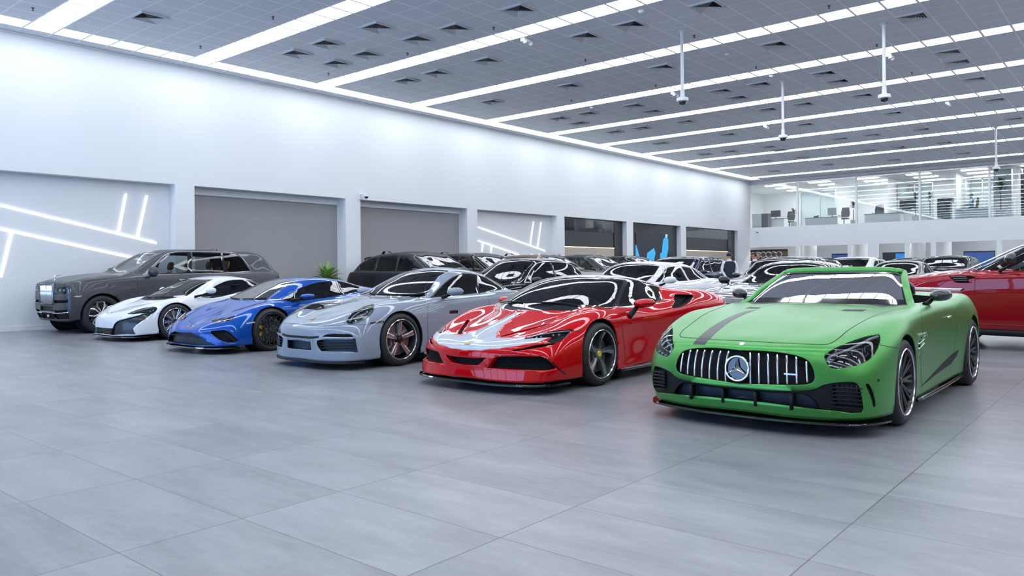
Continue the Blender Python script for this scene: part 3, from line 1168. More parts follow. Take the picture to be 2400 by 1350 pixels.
    def take(self, pts, d, lim=None, keep=False, face_min=0.02):
        """cut the outline and lift the faces off as a bmesh of their own"""
        if keep:
            bm = self.bm.copy()
        else:
            bm = self.bm
        fs = self.cut(pts, d, lim, bm, face_min)
        nb = bmesh.new()
        mp = {}
        for f in fs:
            vs = []
            for v in f.verts:
                if v not in mp:
                    mp[v] = nb.verts.new(v.co)
                vs.append(mp[v])
            try:
                nb.faces.new(vs)
            except ValueError:
                pass
        if keep:
            bm.free()
        else:
            bmesh.ops.delete(bm, geom=fs, context='FACES')
        nb.normal_update()
        return nb

    # --- turning half pieces into objects
    def place(self, name, half, mats, mode='mid', smooth=True, sharp=None, parent=None, label=None, recalc=False):
        """mode 'mid': one object across the car; 'pair': one on each side; 'near' (y<0) / 'far' (y>0): one side only"""
        parent = parent or self.root
        if mode == 'near':
            pass
        out = []

        def flip(b):
            for v in b.verts:
                v.co.y = -v.co.y
            bmesh.ops.reverse_faces(b, faces=b.faces)
        if mode == 'mid':
            o = half.copy()
            flip(o)
            tmp = bpy.data.meshes.new('t')
            o.to_mesh(tmp)
            o.free()
            half.from_mesh(tmp)
            bpy.data.meshes.remove(tmp)
            bmesh.ops.remove_doubles(half, verts=[v for v in half.verts if abs(v.co.y) < 1e-3], dist=0.0006)
            out.append(from_bm(name, half, mats, parent, smooth, recalc, sharp))
        elif mode == 'pair':
            o = half.copy()
            flip(o)
            out.append(from_bm(name, o, mats, parent, smooth, recalc, sharp))
            out.append(from_bm(name, half, mats, parent, smooth, recalc, sharp))
        elif mode == 'near':
            flip(half)
            out.append(from_bm(name, half, mats, parent, smooth, recalc, sharp))
        else:
            out.append(from_bm(name, half, mats, parent, smooth, recalc, sharp))
        if label:
            for o in out:
                o['label'] = label
        return out

    def panel(self, name, pts, d, m, mode='pair', lim=None, lift=0.0, keep=False, label=None, face_min=0.02, parent=None, rim=None, thick=0.0):
        """a piece of the skin as a part of its own (window, lamp cover, badge, stripe)"""
        nb = self.take(pts, d, lim, keep, face_min)
        if lift:
            nb.normal_update()
            for v in nb.verts:
                v.co += v.normal * lift
        if thick:
            b2 = nb.copy()
            bnd = [(e.verts[0].co.copy(), e.verts[1].co.copy(), e.verts[0].normal.copy(), e.verts[1].normal.copy()) for e in nb.edges if e.is_boundary and not (abs(e.verts[0].co.y) < 1e-4 and abs(e.verts[1].co.y) < 1e-4)]
            b2.free()
            for a, b, na, nb_ in bnd:
                nb.faces.new([nb.verts.new(p) for p in (a, b, b - nb_ * thick, a - na * thick)])
            bmesh.ops.recalc_face_normals(nb, faces=nb.faces)
        return self.place(name, nb, m, mode, label=label, parent=parent, sharp=40 if thick else None)

    def recess(self, name, pts, d, depth, m_floor_, m_side, mode='mid', lim=None, dirn=None, shrink=0.0, label=None, face_min=0.02, parent=None):
        """an opening with side walls and a floor set back into the body"""
        dd = (AXD[d] if isinstance(d, str) else d).normalized()
        nb = self.take(pts, d, lim, False, face_min)
        push = -(dirn.normalized() if dirn else dd) * depth
        c = sum((v.co for v in nb.verts), Vector()) / max(1, len(nb.verts))
        bnd = [(e.verts[0].co.copy(), e.verts[1].co.copy()) for e in nb.edges if e.is_boundary and not (abs(e.verts[0].co.y) < 1e-4 and abs(e.verts[1].co.y) < 1e-4)]

        def mv(p):
            q = p + push
            if shrink:
                k = q + (c + push - q) * shrink
                if abs(p.y) < 1e-4:
                    k.y = p.y
                q = k
            return q
        for v in nb.verts:
            v.co = mv(v.co)
        for a, b in bnd:
            f = nb.faces.new([nb.verts.new(p) for p in (a, b, mv(b), mv(a))])
            f.material_index = 1
        return self.place(name, nb, [m_floor_, m_side], mode, label=label, parent=parent, sharp=35)

    def ribbon(self, name, pts, d, w, m, mode='pair', lift=0.0015, n=4, smooth_pts=True, px=False, label=None, parent=None, side=-1):
        """a thin line lying on the skin (panel gap, trim)"""
        if px:
            P = self.px(pts, side)
        else:
            P = self.proj(pts, d)
        if len(P) > 2 and smooth_pts:
            P = curve(P, n)
        else:
            P = [P[i].lerp(P[i + 1], k / n) for i in range(len(P) - 1) for k in range(n)] + [P[-1]]
        rows = []
        for i, p in enumerate(P):
            r = self.bvh.find_nearest(p)
            q, nn = r[0], r[1]
            t = (P[min(i + 1, len(P) - 1)] - P[max(i - 1, 0)]).normalized()
            s = t.cross(nn)
            if s.length < 1e-6:
                continue
            s.normalize()
            rows.append((q + nn * lift + s * w / 2, q + nn * lift * 1.4, q + nn * lift - s * w / 2))
        mb = MB()
        mb.loft(rows)
        for v in mb.bm.verts:
            if v.co.y < 0:
                v.co.y = 0
        return self.place(name, mb.bm, m, mode, label=label, parent=parent, recalc=False)

    def rod(self, name, pts, r, m, mode='pair', n=5, px=False, d=None, lift=0.0, closed=False, label=None, parent=None, seg=8, side=-1):
        P = self.px(pts, side) if px else (self.proj(pts, d) if d else [Vector(p) for p in pts])
        if lift:
            P = [p + self.normal(p) * lift for p in P]
        if closed:
            P = loop(P, n)
        elif len(P) > 2:
            P = curve(P, n)
        mb = MB()
        mb.tube(P, r, seg, closed)
        bmesh.ops.recalc_face_normals(mb.bm, faces=mb.bm.faces)
        return self.place(name, mb.bm, m, mode, label=label, parent=parent)

    # --- wheels
    def arch(self, x, z, r, depth=0.30, low=0.0):
        """open the wheel arch and line it"""
        N = 40
        P = [Vector((x + r * math.cos(a), 0, z + r * math.sin(a))) for a in [(-0.12 + 1.24 * k / N) * PI for k in range(N + 1)]]
        P += [Vector((P[-1].x, 0, low - 0.4)), Vector((P[0].x, 0, low - 0.4))]
        fs = self.cut(P, 'y', lambda c: c.y > 0.3, face_min=-0.25)
        bmesh.ops.delete(self.bm, geom=fs, context='FACES')
        mb = MB()
        for e in self.bm.edges:
            if e.is_boundary:
                a, b = e.verts[0].co, e.verts[1].co
                m_ = (a + b) / 2
                if m_.y > 0.3 and abs(math.hypot(m_.x - x, m_.z - z) - r) < 0.012:
                    mb._faces([a, b, Vector((b.x, b.y - depth, b.z)), Vector((a.x, a.y - depth, a.z))], [(0, 1, 2, 3)])
        ym = max((v.co.y for v in mb.bm.verts), default=0.9)
        mb.lathe([(0.001, ym - depth + 0.01), (r + 0.03, ym - depth + 0.01)], 40, 'y', (x, 0, z))
        self.place('wheel_well', mb.bm, m_liner, 'pair')

    def wheels(self, wheel, xs, y, zs=None, ryear=None, front_steer=0.0):
        """wheel: function(parent, side) building one wheel around its centre"""
        for i, x in enumerate(xs):
            for s in (-1, 1):
                yy = (y[i] if isinstance(y, (list, tuple)) else y) * s
                wheel(self.root, Vector((x, yy, 0)), s, i, front_steer if i == 0 else 0)

    def finish(self, solid=0.015, floor_z=0.16, under=True, body_label=None):
        rows = self.rows
        if under:
            mb = MB()
            pts = [(p.x, max(p.y - 0.02, 0), p.z + 0.02) for p in rows[0]][::3]
            mb.loft([[p, (p[0], 0, p[2])] for p in pts])
            self.place('underbody', mb.bm, m_under, 'mid', recalc=True)
        o = self.place('body', self.bm, [self.paint, self.inner], 'mid', label=body_label)[0]
        if solid:
            md = o.modifiers.new('thickness', 'SOLIDIFY')
            md.thickness = solid
            md.offset = -1
            md.material_offset = 1
            md.material_offset_rim = 0
            md.use_even_offset = False
        return o


# ---------------------------------------------------------------- wheels
m_disc = mat('brake_disc', (0.35, 0.35, 0.36), 0.35, 0.9)
m_rim_black = mat('black_rim', (0.010, 0.010, 0.012), 0.38, 0.0, coat=0.2)
m_rim_grey = mat('grey_rim', (0.30, 0.31, 0.335), 0.32, 0.6)
m_silver = mat('machined_rim', (0.72, 0.73, 0.76), 0.18, 0.95)
_wheel_cache = {}


def ring_spokes(mb, n, prof, ri, ro, a_off=0.0):
    """n spokes; prof(t) -> (half angle width in metres, y front, y back) at radius share t"""
    for k in range(n):
        a = 2 * PI * k / n + a_off
        ca, sa = math.cos(a), math.sin(a)
        rows = []
        for i in range(7):
            t = i / 6
            r = ri + (ro - ri) * t
            w, yf, yb = prof(t)
            sec = [(-w, yb), (-w * 0.9, yf - 0.006), (-w * 0.55, yf), (w * 0.55, yf), (w * 0.9, yf - 0.006), (w, yb)]
            rows.append([(r * ca - s * sa, h, r * sa + s * ca) for s, h in sec])
        mb.loft(rows)


def rim_bar(mb, p0, p1, w, y0, y1, th=0.03):
    """straight spoke between two points (radius, angle) of the wheel face"""
    A = Vector((p0[0] * math.cos(p0[1]), y0, p0[0] * math.sin(p0[1])))
    B = Vector((p1[0] * math.cos(p1[1]), y1, p1[0] * math.sin(p1[1])))
    t = (B - A).normalized()
    s = t.cross(Vector((0, 1, 0))).normalized()
    rows = []
    for q in (A, B):
        rows.append([q - s * w + Vector((0, -th, 0)), q - s * w, q - s * w * 0.5 + Vector((0, 0.004, 0)), q + s * w * 0.5 + Vector((0, 0.004, 0)), q + s * w, q + s * w + Vector((0, -th, 0))])
    mb.loft(rows)


def make_wheel(kind, R, W, rr, spec):
    """cached meshes of one wheel, outer face towards +y, centre at the origin"""
    if kind in _wheel_cache:
        return _wheel_cache[kind]
    h = W / 2
    parts = []
    mb = MB()
    mb.lathe([(rr - 0.004, -h + 0.012), (rr + 0.02, -h), (R - 0.045, -h - 0.004), (R - 0.012, -h + 0.018), (R, -h + 0.045), (R + 0.001, 0), (R, h - 0.045), (R - 0.012, h - 0.018), (R - 0.045, h + 0.004), (rr + 0.02, h), (rr - 0.004, h - 0.012)], 56, 'y')
    parts.append(('tyre', mb, [m_rubber], 60))
    mb = MB()
    lip = spec.get('lip', m_rim_black)
    face = spec['face']
    # barrel and lip
    mb.mi = 1
    mb.lathe([(rr + 0.004, h - 0.004), (rr - 0.003, h + 0.002), (rr - 0.009, h - 0.006)], 56, 'y')
    mb.mi = 2
    mb.lathe([(rr - 0.009, h - 0.006), (rr - 0.03, h - 0.05), (rr - 0.035, 0), (rr - 0.02, -h + 0.02), (rr, -h + 0.01)], 56, 'y')
    mb.mi = 0
    spec['draw'](mb, rr, h)
    parts.append(('rim', mb, [face, lip, spec.get('barrel', m_rim_black), spec.get('second', face)], 40))
    mb = MB()
    hc = spec.get('cap_y', h - 0.045)
    mb.lathe([(0.001, hc + 0.008), (0.028, hc + 0.008), (0.034, hc + 0.002), (0.035, hc - 0.03)], 24, 'y')
    parts.append(('hub_cap', mb, [spec.get('cap', m_rim_black)], 40))
    mb = MB()
    dr = spec.get('disc', rr * 0.80)
    mb.lathe([(dr * 0.45, 0.035), (dr, 0.035), (dr, 0.0), (dr * 0.45, 0.0)], 48, 'y')
    mb.lathe([(0.001, 0.06), (dr * 0.42, 0.06), (dr * 0.45, 0.03), (dr * 0.45, 0.0)], 32, 'y')
    parts.append(('brake_disc', mb, [m_disc], 40))
    out = []
    for nm, mb, ms, sh in parts:
        bmesh.ops.recalc_face_normals(mb.bm, faces=mb.bm.faces)
        for f in mb.bm.faces:
            f.smooth = True
        me = bpy.data.meshes.new(nm)
        mb.bm.to_mesh(me)
        mb.bm.free()
        me.set_sharp_from_angle(angle=math.radians(sh))
        for m in ms:
            me.materials.append(m)
        out.append((nm, me))
    # brake caliper
    mb = MB()
    rows = []
    a0, a1 = spec.get('cal_at', (-0.45, 0.45))
    for k in range(7):
        a = a0 + (a1 - a0) * k / 6
        rr2 = [dr * 0.72, dr * 1.02]
        rows.append([(r * math.cos(a), y, r * math.sin(a)) for r, y in ((rr2[0], 0.07), (rr2[1], 0.07), (rr2[1], -0.03), (rr2[0], -0.03))])
    mb.loft(rows, True, True)
    bmesh.ops.recalc_face_normals(mb.bm, faces=mb.bm.faces)
    me = bpy.data.meshes.new('brake_caliper')
    mb.bm.to_mesh(me)
    mb.bm.free()
    me.materials.append(spec.get('caliper', m_rim_black))
    out.append(('brake_caliper', me))
    _wheel_cache[kind] = (out, R)
    return _wheel_cache[kind]


def wheel_fn(kind_f, kind_r=None, turn=0.0):
    def f(root, c, s, i, steer):
        parts, R = _wheel_cache[kind_r if (i and kind_r) else kind_f]
        e = bpy.data.objects.new('wheel', None)
        COL.objects.link(e)
        e.parent = root
        e.location = (c.x, c.y, R + 0.001)
        e.rotation_euler = (0, 0, (0 if s > 0 else PI) + steer)
        for nm, me in parts:
            o = bpy.data.objects.new(nm, me)
            COL.objects.link(o)
            o.parent = e
            if nm in ('rim',):
                o.rotation_euler = (0, turn, 0)
    return f


# ---------------------------------------------------------------- seats, dashboard, steering wheel
m_seat_black = mat('black_leather', (0.02, 0.02, 0.022), 0.45)
m_seat_tan = mat('tan_leather', (0.42, 0.19, 0.055), 0.5)
_seat_cache = {}


def seat(parent, x, y, m, z=0.28, scale=1.0, head=True):
    if m.name not in _seat_cache:
        def sec(yh, zc, th, xo):
            return [(xo - th, -yh, zc), (xo - th * 1.0, yh, zc), (xo + th * 0.3, yh * 1.0, zc), (xo + th * 0.3, -yh, zc)]
        mb = MB()
        rows = [[(-.28, -.24, .10), (-.28, .24, .10), (-.28, .24, .0), (-.28, -.24, .0)],
                [(-.20, -.26, .17), (-.20, .26, .17), (-.20, .26, .0), (-.20, -.26, .0)],
                [(.22, -.26, .13), (.22, .26, .13), (.25, .26, .0), (.25, -.26, .0)]]
        mb.loft(rows, True, True)
        seat_me = mb.bm
        mb2 = MB()
        rows = []
        for zc, xo, yh, th in ((.08, .16, .24, .07), (.20, .22, .27, .11), (.42, .28, .27, .12), (.58, .33, .24, .10), (.66, .36, .17, .06)):
            rows.append([(xo - th * .6, -yh, zc), (xo - th * .2, -yh * .6, zc), (xo - th * .2, yh * .6, zc), (xo - th * .6, yh, zc), (xo + th * .8, yh, zc), (xo + th * .8, -yh, zc)])
        mb2.loft(rows, True, True)
        mb3 = MB()
        rows = []
        for zc, xo, yh, th in ((.70, .37, .11, .05), (.73, .365, .14, .08), (.84, .39, .14, .085), (.89, .40, .10, .05)):
            rows.append([(xo - th * .6, -yh, zc), (xo - th * .6, yh, zc), (xo + th * .6, yh, zc), (xo + th * .6, -yh, zc)])
        mb3.loft(rows, True, True)
        mb3.tube([(.36, -.06, .64), (.37, -.06, .74)], .008, 6)
        mb3.tube([(.36, .06, .64), (.37, .06, .74)], .008, 6)
        res = []
        for nm, b in (('seat_cushion', seat_me), ('seat_back', mb2.bm), ('headrest', mb3.bm)):
            bmesh.ops.recalc_face_normals(b, faces=b.faces)
            for f_ in b.faces:
                f_.smooth = True
            me = bpy.data.meshes.new(nm)
            b.to_mesh(me)
            b.free()
            me.materials.append(m)
            res.append((nm, me))
        _seat_cache[m.name] = res
    e = bpy.data.objects.new('seat', None)
    COL.objects.link(e)
    e.parent = parent
    e.location = (x, y, z)
    e.scale = (scale,) * 3
    for nm, me in _seat_cache[m.name]:
        if nm == 'headrest' and not head:
            continue
        o = bpy.data.objects.new(nm, me)
        COL.objects.link(o)
        o.parent = e
        md = o.modifiers.new('round', 'SUBSURF')
        md.levels = md.render_levels = 2
    return e


def cabin(car, x_dash, w, z_dash, x_end, z_floor=0.2, m=None, wheel_side=-1, sw=True):
    """tub, dashboard and steering wheel"""
    m = m or m_seat_black
    mb = MB()
    x0 = x_dash - 0.45
    mb._faces([(x0, -w, z_floor), (x_end, -w, z_floor), (x_end, w, z_floor), (x0, w, z_floor)], [(0, 1, 2, 3)])
    mb._faces([(x_end, -w, z_floor), (x_end, w, z_floor), (x_end, w, z_dash - .06), (x_end, -w, z_dash - .06)], [(0, 1, 2, 3)])
    for s in (-1, 1):
        mb._faces([(x0, s * w, z_floor), (x_end, s * w, z_floor), (x_end, s * w, z_dash - .06), (x0, s * w, z_dash - .06)], [(0, 1, 2, 3)])
    mb.build('cabin_lining', mat('cabin_lining', (.05, .058, .062), .8), car.root)
    mb = MB()
    rows = []
    for k in range(9):
        y = -w + 2 * w * k / 8
        q = 0.10 * (1 - (y / w) ** 2)
        rows.append([(x_dash - .45 - q, y, z_dash - .03), (x_dash - .1, y, z_dash), (x_dash, y, z_dash - .03), (x_dash + .02, y, z_dash - .12), (x_dash - .03, y, z_dash - .3)])
    mb.loft(rows)
    mb.build('dashboard', m, car.root, smooth=True, sharp=50)
    if sw:
        mb = MB()
        c = Vector((x_dash + .17, wheel_side * 0.36, z_dash - .08))
        ax = Vector((-.92, 0, -.38)).normalized()
        e1 = Vector((0, 1, 0))
        e2 = ax.cross(e1)
        P = [c + (e1 * math.cos(a) + e2 * math.sin(a)) * .18 for a in [2 * PI * k / 28 for k in range(28)]]
        mb.tube(P, .015, 8, True)
        for a in (0, PI, PI * 1.5):
            mb.tube([c, c + (e1 * math.cos(a) + e2 * math.sin(a)) * .175], .014, 6)
        mb.ball(c, .05, 12, 8)
        mb.tube([c, c + ax * .3], .03, 8)
        mb.build('steering_wheel', m_black, car.root, smooth=True)


def lettering(car, text, pos, size, side, m, name):
    cu_ = bpy.data.curves.new(name, 'FONT')
    cu_.body = text
    cu_.size = size
    cu_.extrude = .0015
    cu_.align_x = 'LEFT' if side < 0 else 'RIGHT'
    o = bpy.data.objects.new(name, cu_)
    p = car.proj([Vector(pos)], 'y')[0]
    q = car.proj([Vector((pos[0] + size * len(text) * .55, 0, pos[2]))], 'y')[0]
    nn = car.normal(p)
    o.rotation_euler = (PI / 2 - math.asin(max(-1, min(1, nn.z))) * .5, 0, (0 if side < 0 else PI) - side * math.atan2(q.y - p.y, q.x - p.x))
    o.location = (p.x, side * (p.y + .004), p.z)
    COL.objects.link(o)
    dg = bpy.context.evaluated_depsgraph_get()
    me = bpy.data.meshes.new_from_object(o.evaluated_get(dg))
    o2 = link(name, me, m, car.root)
    o2.location, o2.rotation_euler = o.location, o.rotation_euler
    bpy.data.objects.remove(o)
    return o2


def door_mirror(car, px_c, side_y, size=(0.11, 0.09, 0.065), m_cap=None, m_low=None, foot=None, arm=1.0):
    """a mirror housing outside each door: px_c centre (x, y, z), foot: point on the door"""
    for s in (-1, 1):
        e = bpy.data.objects.new('door_mirror', None)
        COL.objects.link(e)
        e.parent = car.root
        mb = MB()
        c = Vector((px_c[0], px_c[1] * s, px_c[2]))
        rows = []
        for t, k in ((-1, .25), (-.85, .66), (-.5, .92), (0, 1), (.5, .95), (.82, .72), (1, .34)):
            y = c.y + s * t * size[0]
            ring = []
            for q in range(14):
                a = 2 * PI * q / 14
                cx_, cz_ = math.cos(a), math.sin(a)
                xr = size[1] * (1 if cx_ < 0 else .45)
                ring.append((c.x + xr * k * cx_ + abs(t) * .025 + t * .02, y, c.z + size[2] * k * cz_ * (1 if cz_ > 0 else .85) + t * .006))
            rows.append(ring)
        mb.loft(rows, True, True)
        o = mb.build('mirror_housing', m_cap, e, smooth=True, sharp=60)
        mb = MB()
        fl = Vector((foot[0], foot[1] * s, foot[2]))
        q = c + Vector((0.01, -s * size[0] * .75, -size[2] * .55))
        mb.tube([fl, fl.lerp(q, .55) + Vector((0, 0, -.006)), q, c + Vector((.0, 0, -size[2] * .62))], [.026 * arm, .02 * arm, .02 * arm, .012 * arm], 8)
        mb.build('mirror_arm', m_low or m_black, e, smooth=True, sharp=60)


def headlamp(car, outline, d, m_glass_, depth=0.06, m_in=None, drl=None, dots=(), px=True, shrink=0.12, lim=None, name='headlight', smooth=4, corners=(), dotr=.018):
    """a lamp set into the skin: dark bowl, light guide, projector dots and a clear cover"""
    P = car.px(outline) if px else car.proj(outline, d)
    nn = sum((car.normal(p) for p in P), Vector()).normalized()
    if d is None or px:
        d = nn
    L = loop(P, smooth, corners)
    cover = car.take(L, d, lim, True)
    for v in cover.verts:
        v.co += nn * 0.002
    covers = car.place('lamp_cover', cover, m_glass_, 'pair')
    bowls = car.recess(name, L, d, depth, m_in or m_gloss_black, m_in or m_gloss_black, 'pair', lim, nn, shrink)
    for b, c in zip(bowls, covers):
        c.parent = b
    for pts, w in (drl or ()):
        Q = car.px(pts) if px else car.proj(pts, d)
        Q = curve([q - nn * 0.012 for q in Q], 5) if len(Q) > 2 else [q - nn * 0.012 for q in Q]
        mb = MB()
        mb.tube(Q, w, 6)
        bmesh.ops.recalc_face_normals(mb.bm, faces=mb.bm.faces)
        for o, b in zip(car.place('light_guide', mb.bm, m_drl if w > .0085 or pts is drl[0][0] else m_guide, 'pair'), bowls):
            o.parent = b
    for q in dots:
        p = (car.px([q])[0] if px else car.proj([q], d)[0]) - nn * depth * .55
        mb = MB()
        mb.ball(p, dotr, 12, 8)
        for o, b in zip(car.place('projector_lens', mb.bm, m_lens, 'pair'), bowls):
            o.parent = b
    return bowls


m_drl = mat('light_guide', (0.42, 0.45, 0.50), 0.2, 0.0, coat=1)
m_guide = mat('lamp_lens_bar', (0.05, 0.06, 0.07), 0.15, 0.1, coat=1)
m_lens = mat('projector_lens', (0.55, 0.6, 0.68), 0.05, 0.5, coat=1)
m_lampglass = glass_mat('lamp_cover', (0.93, 0.95, 0.96), 1.45)
m_glass_dark = glass_mat('tinted_glass', (0.30, 0.34, 0.35), 1.6, film=0.02)
m_glass_clear = glass_mat('windscreen_glass', (0.50, 0.55, 0.55), 1.6, film=0.02)
m_glass_pale = glass_mat('pale_glass', (0.72, 0.78, 0.78), 1.5, film=0.01)
m_gap = mat('panel_gap', (0.006, 0.006, 0.007), 0.7)
m_blue_core = mat('radiator_core', (0.035, 0.05, 0.075), 0.45, 0.4)
# ---------------------------------------------------------------- hero cars (front row)
ORDER = ['b0', 'b1', 'b2', 'b3', 'E', 'G', 'R', 'Q', 'C']


def crop(o, s):
    return lambda pts: [(o[0] + a * s, o[1] + b * s) for a, b in pts]


def lip(car, out, z0, z1, m, k1, name='front_splitter', inset=0.12, row=0, mode='mid'):
    """a thin plate under the nose following its outline"""
    R = car.rows[row]
    rows = []
    for k in range(0, k1 + 1):
        p = R[k]
        a, b = R[max(k - 1, 0)], R[k + 1]
        t = Vector((b.x - a.x, b.y - a.y if k else b.y + 0.001, 0)).normalized()
        nrm = Vector((-t.y, t.x, 0))
        o = Vector((p.x, p.y, 0)) + nrm * out
        i = Vector((p.x, p.y, 0)) - nrm * inset
        i.y = max(i.y, 0)
        if k == 0:
            o.y = i.y = 0
        rows.append([(i.x, i.y, z1), (o.x + .01 * nrm.x * -1, o.y, z1), (o.x, o.y, (z0 + z1) / 2), (o.x, o.y, z0), (i.x, i.y, z0)])
    mb = MB()
    mb.loft(rows, True)
    return car.place(name, mb.bm, m, mode, recalc=True, sharp=40)


def green_car():
    pm = mat('matt_green_paint', (0.075, 0.34, 0.07), 0.36, 0.8, coat=0.45, coat_rough=.28, spec=.2, coat_ior=1.6)
    carbon = mat('carbon_fibre', (0.02, 0.021, 0.023), 0.22, coat=1)
    Ls = {
        'b0': {0: (-.895, 0, .135), 1: (-.865, .45, .125), 2: (-.73, .80, .13), 3: (-.45, .93, .14), 4: (0, .945, .15), 5: (.4, .935, .15), 7: (1.45, .93, .16), 9: (2.2, .95, .17), 10: (2.63, .965, .19), 11: (3.05, .95, .21), 12: (3.42, .8, .26), 13: (3.53, .45, .26), 14: (3.55, 0, .26)},
        'b1': {0: (-.925, 0, .25), 1: (-.895, .45, .25), 2: (-.755, .83, .26), 3: (-.45, .955, .28), 4: (0, .962, .30), 5: (.4, .945, .28), 7: (1.45, .935, .28), 9: (2.2, .965, .30), 10: (2.63, .99, .32), 11: (3.05, .965, .36), 12: (3.47, .8, .4), 13: (3.59, .45, .4), 14: (3.62, 0, .4)},
        'b2': {0: (-.94, 0, .45), 1: (-.90, .45, .45), 2: (-.735, .84, .46), 3: (-.43, .962, .48), 4: (0, .975, .5), 5: (.4, .955, .48), 7: (1.45, .945, .48), 9: (2.2, .98, .50), 10: (2.63, 1.005, .52), 11: (3.05, .975, .56), 12: (3.47, .8, .6), 13: (3.58, .45, .62), 14: (3.6, 0, .62)},
        'b3': {0: (-.905, 0, .595), 1: (-.855, .45, .605), 2: (-.66, .80, .63), 3: (-.38, .925, .67), 4: (0, .965, .72), 5: (.4, .955, .70), 7: (1.45, .95, .70), 9: (2.2, .98, .72), 10: (2.63, .995, .75), 11: (3.05, .95, .76), 12: (3.4, .78, .8), 13: (3.52, .45, .84), 14: (3.55, 0, .85)},
        'E': {0: (-.87, 0, .635), 1: (-.80, .45, .65), 2: (-.53, .755, .705), 3: (-.28, .855, .765), 4: (.02, .90, .82), 5: (.42, .915, .835), 6: (.95, .915, .855), 7: (1.45, .915, .87), 8: (1.9, .92, .88), 9: (2.22, .93, .90), 10: (2.63, .91, .915), 11: (3.0, .86, .92), 12: (3.3, .72, .9), 13: (3.42, .42, .9), 14: (3.45, 0, .9)},
        'G': {0: (-.83, 0, .655), 1: (-.73, .40, .68), 2: (-.43, .66, .745), 3: (-.18, .745, .80), 4: (.08, .79, .84), 5: (.45, .815, .862), 6: (.98, .82, .885), 7: (1.45, .82, .89), 8: (1.9, .82, .90), 9: (2.22, .81, .925), 10: (2.63, .78, .945), 11: (2.95, .7, .94), 12: (3.22, .58, .92), 13: (3.34, .36, .915), 14: (3.40, 0, .915)},
        'R': {0: (-.79, 0, .672), 1: (-.66, .31, .70), 2: (-.33, .47, .762), 3: (-.08, .51, .80), 4: (.18, .54, .83), 5: (.55, .57, .86), 6: (1.0, .60, .885), 7: (1.45, .6, .895), 8: (1.9, .6, .91), 9: (2.22, .59, .94), 10: (2.6, .56, .96), 11: (2.9, .5, .95), 12: (3.15, .4, .93), 13: (3.27, .26, .925), 14: (3.33, 0, .925)},
        'Q': {0: (-.74, 0, .69), 1: (-.57, .2, .722), 2: (-.25, .24, .785), 3: (.0, .26, .822), 4: (.28, .27, .853), 5: (.62, .28, .88), 6: (.98, .29, .89), 7: (1.45, .3, .90), 8: (1.9, .3, .915), 9: (2.22, .3, .945), 10: (2.58, .28, .965), 11: (2.86, .25, .955), 12: (3.1, .2, .94), 13: (3.22, .14, .93), 14: (3.28, 0, .93)},
        'C': {0: (-.70, 0, .70), 1: (-.50, 0, .735), 2: (-.2, 0, .79), 3: (.05, 0, .827), 4: (.32, 0, .857), 5: (.65, 0, .88), 6: (.95, 0, .89), 7: (1.45, 0, .90), 8: (1.9, 0, .915), 9: (2.22, 0, .945), 10: (2.56, 0, .965), 11: (2.84, 0, .955), 12: (3.06, 0, .94), 13: (3.18, 0, .935), 14: (3.25, 0, .935)},
    }
    c = Car('roadster', 6.52, 2.46, 0, 'matt green open roadster with slatted chrome grille at the front of the row', 'car', 'cars lined up in the front row', Ls, ORDER, pm, crease=())
    G = crop((1500, 600), .375)
    c.arch(0, .335, .372)
    c.arch(2.63, .345, .385)
    # grille
    P = c.px(G([(620, 584), (760, 590), (900, 606), (1000, 628), (1052, 655), (1080, 700), (1092, 750), (1085, 782), (1058, 799), (980, 806), (800, 803), (618, 800)]))
    P[0].y = P[-1].y = -.03
    grille = c.recess('grille', loop(P, 3, (0, 11)), 'x', .05, m_liner, m_gloss_black, 'mid', lambda q: q.x < -.5)[0]
    for t, bt in (((686, 603), (688, 800)), ((740, 608), (742, 801)), ((797, 612), (801, 802)), ((855, 616), (859, 802)), ((914, 622), (918, 801)), ((974, 630), (978, 799)), ((1037, 660), (1043, 790))):
        q = c.px(G([(t[0] + (bt[0] - t[0]) * k / 4, t[1] + (bt[1] - t[1]) * k / 4) for k in range(5)]))
        mb = MB()
        mb.tube(curve([p + Vector((.008, 0, 0)) for p in q], 3), .0085, 8)
        bmesh.ops.recalc_face_normals(mb.bm, faces=mb.bm.faces)
        for o in c.place('grille_bar', mb.bm, m_chrome, 'pair'):
            o.parent = grille
    mb = MB()
    for k in range(5):
        mb.box(-.868 + .02, -.86 + .02, 0, .50, .39 + k * .043, .396 + k * .043)
    for o in c.place('grille_mesh', mb.bm, m_black, 'mid'):
        o.parent = grille
    # emblem: ring with a three pointed star
    em = bpy.data.objects.new('emblem', None)
    COL.objects.link(em)
    em.parent = c.root
    em.location = (-.945, 0, .468)
    em.rotation_euler = (0, math.radians(5), 0)
    mb = MB()
    mb.tube([(0, .092 * math.cos(a), .092 * math.sin(a)) for a in [2 * PI * k / 48 for k in range(48)]], .009, 10, True)
    for k in range(3):
        a = PI / 2 + k * 2 * PI / 3
        tip = Vector((0, .088 * math.cos(a), .088 * math.sin(a)))
        s = Vector((0, -math.sin(a), math.cos(a)))
        mb._faces([(-.018, 0, 0), tuple(tip + Vector((-.004, 0, 0))), tuple(s * .018 + tip * .12), tuple(-s * .018 + tip * .12)], [(0, 1, 2), (0, 3, 1)])
    mb.build('star', m_chrome, em, smooth=True, sharp=25)
    MB().lathe([(.001, .012), (.088, .012)], 40, 'x').build('emblem_disc', m_gloss_black, em)
    # hood badge
    mb = MB()
    p = c.px(G([(642, 543)]))[0]
    nn = c.normal(Vector((p.x, 0, p.z)))
    mb.lathe([(.001, .004), (.018, .003), (.021, 0)], 24, 'z')
    o = mb.build('hood_badge', m_chrome, c.root, smooth=True)
    o.location = (p.x, 0, p.z + .001)
    o.rotation_euler = nn.to_track_quat('Z', 'Y').to_euler()
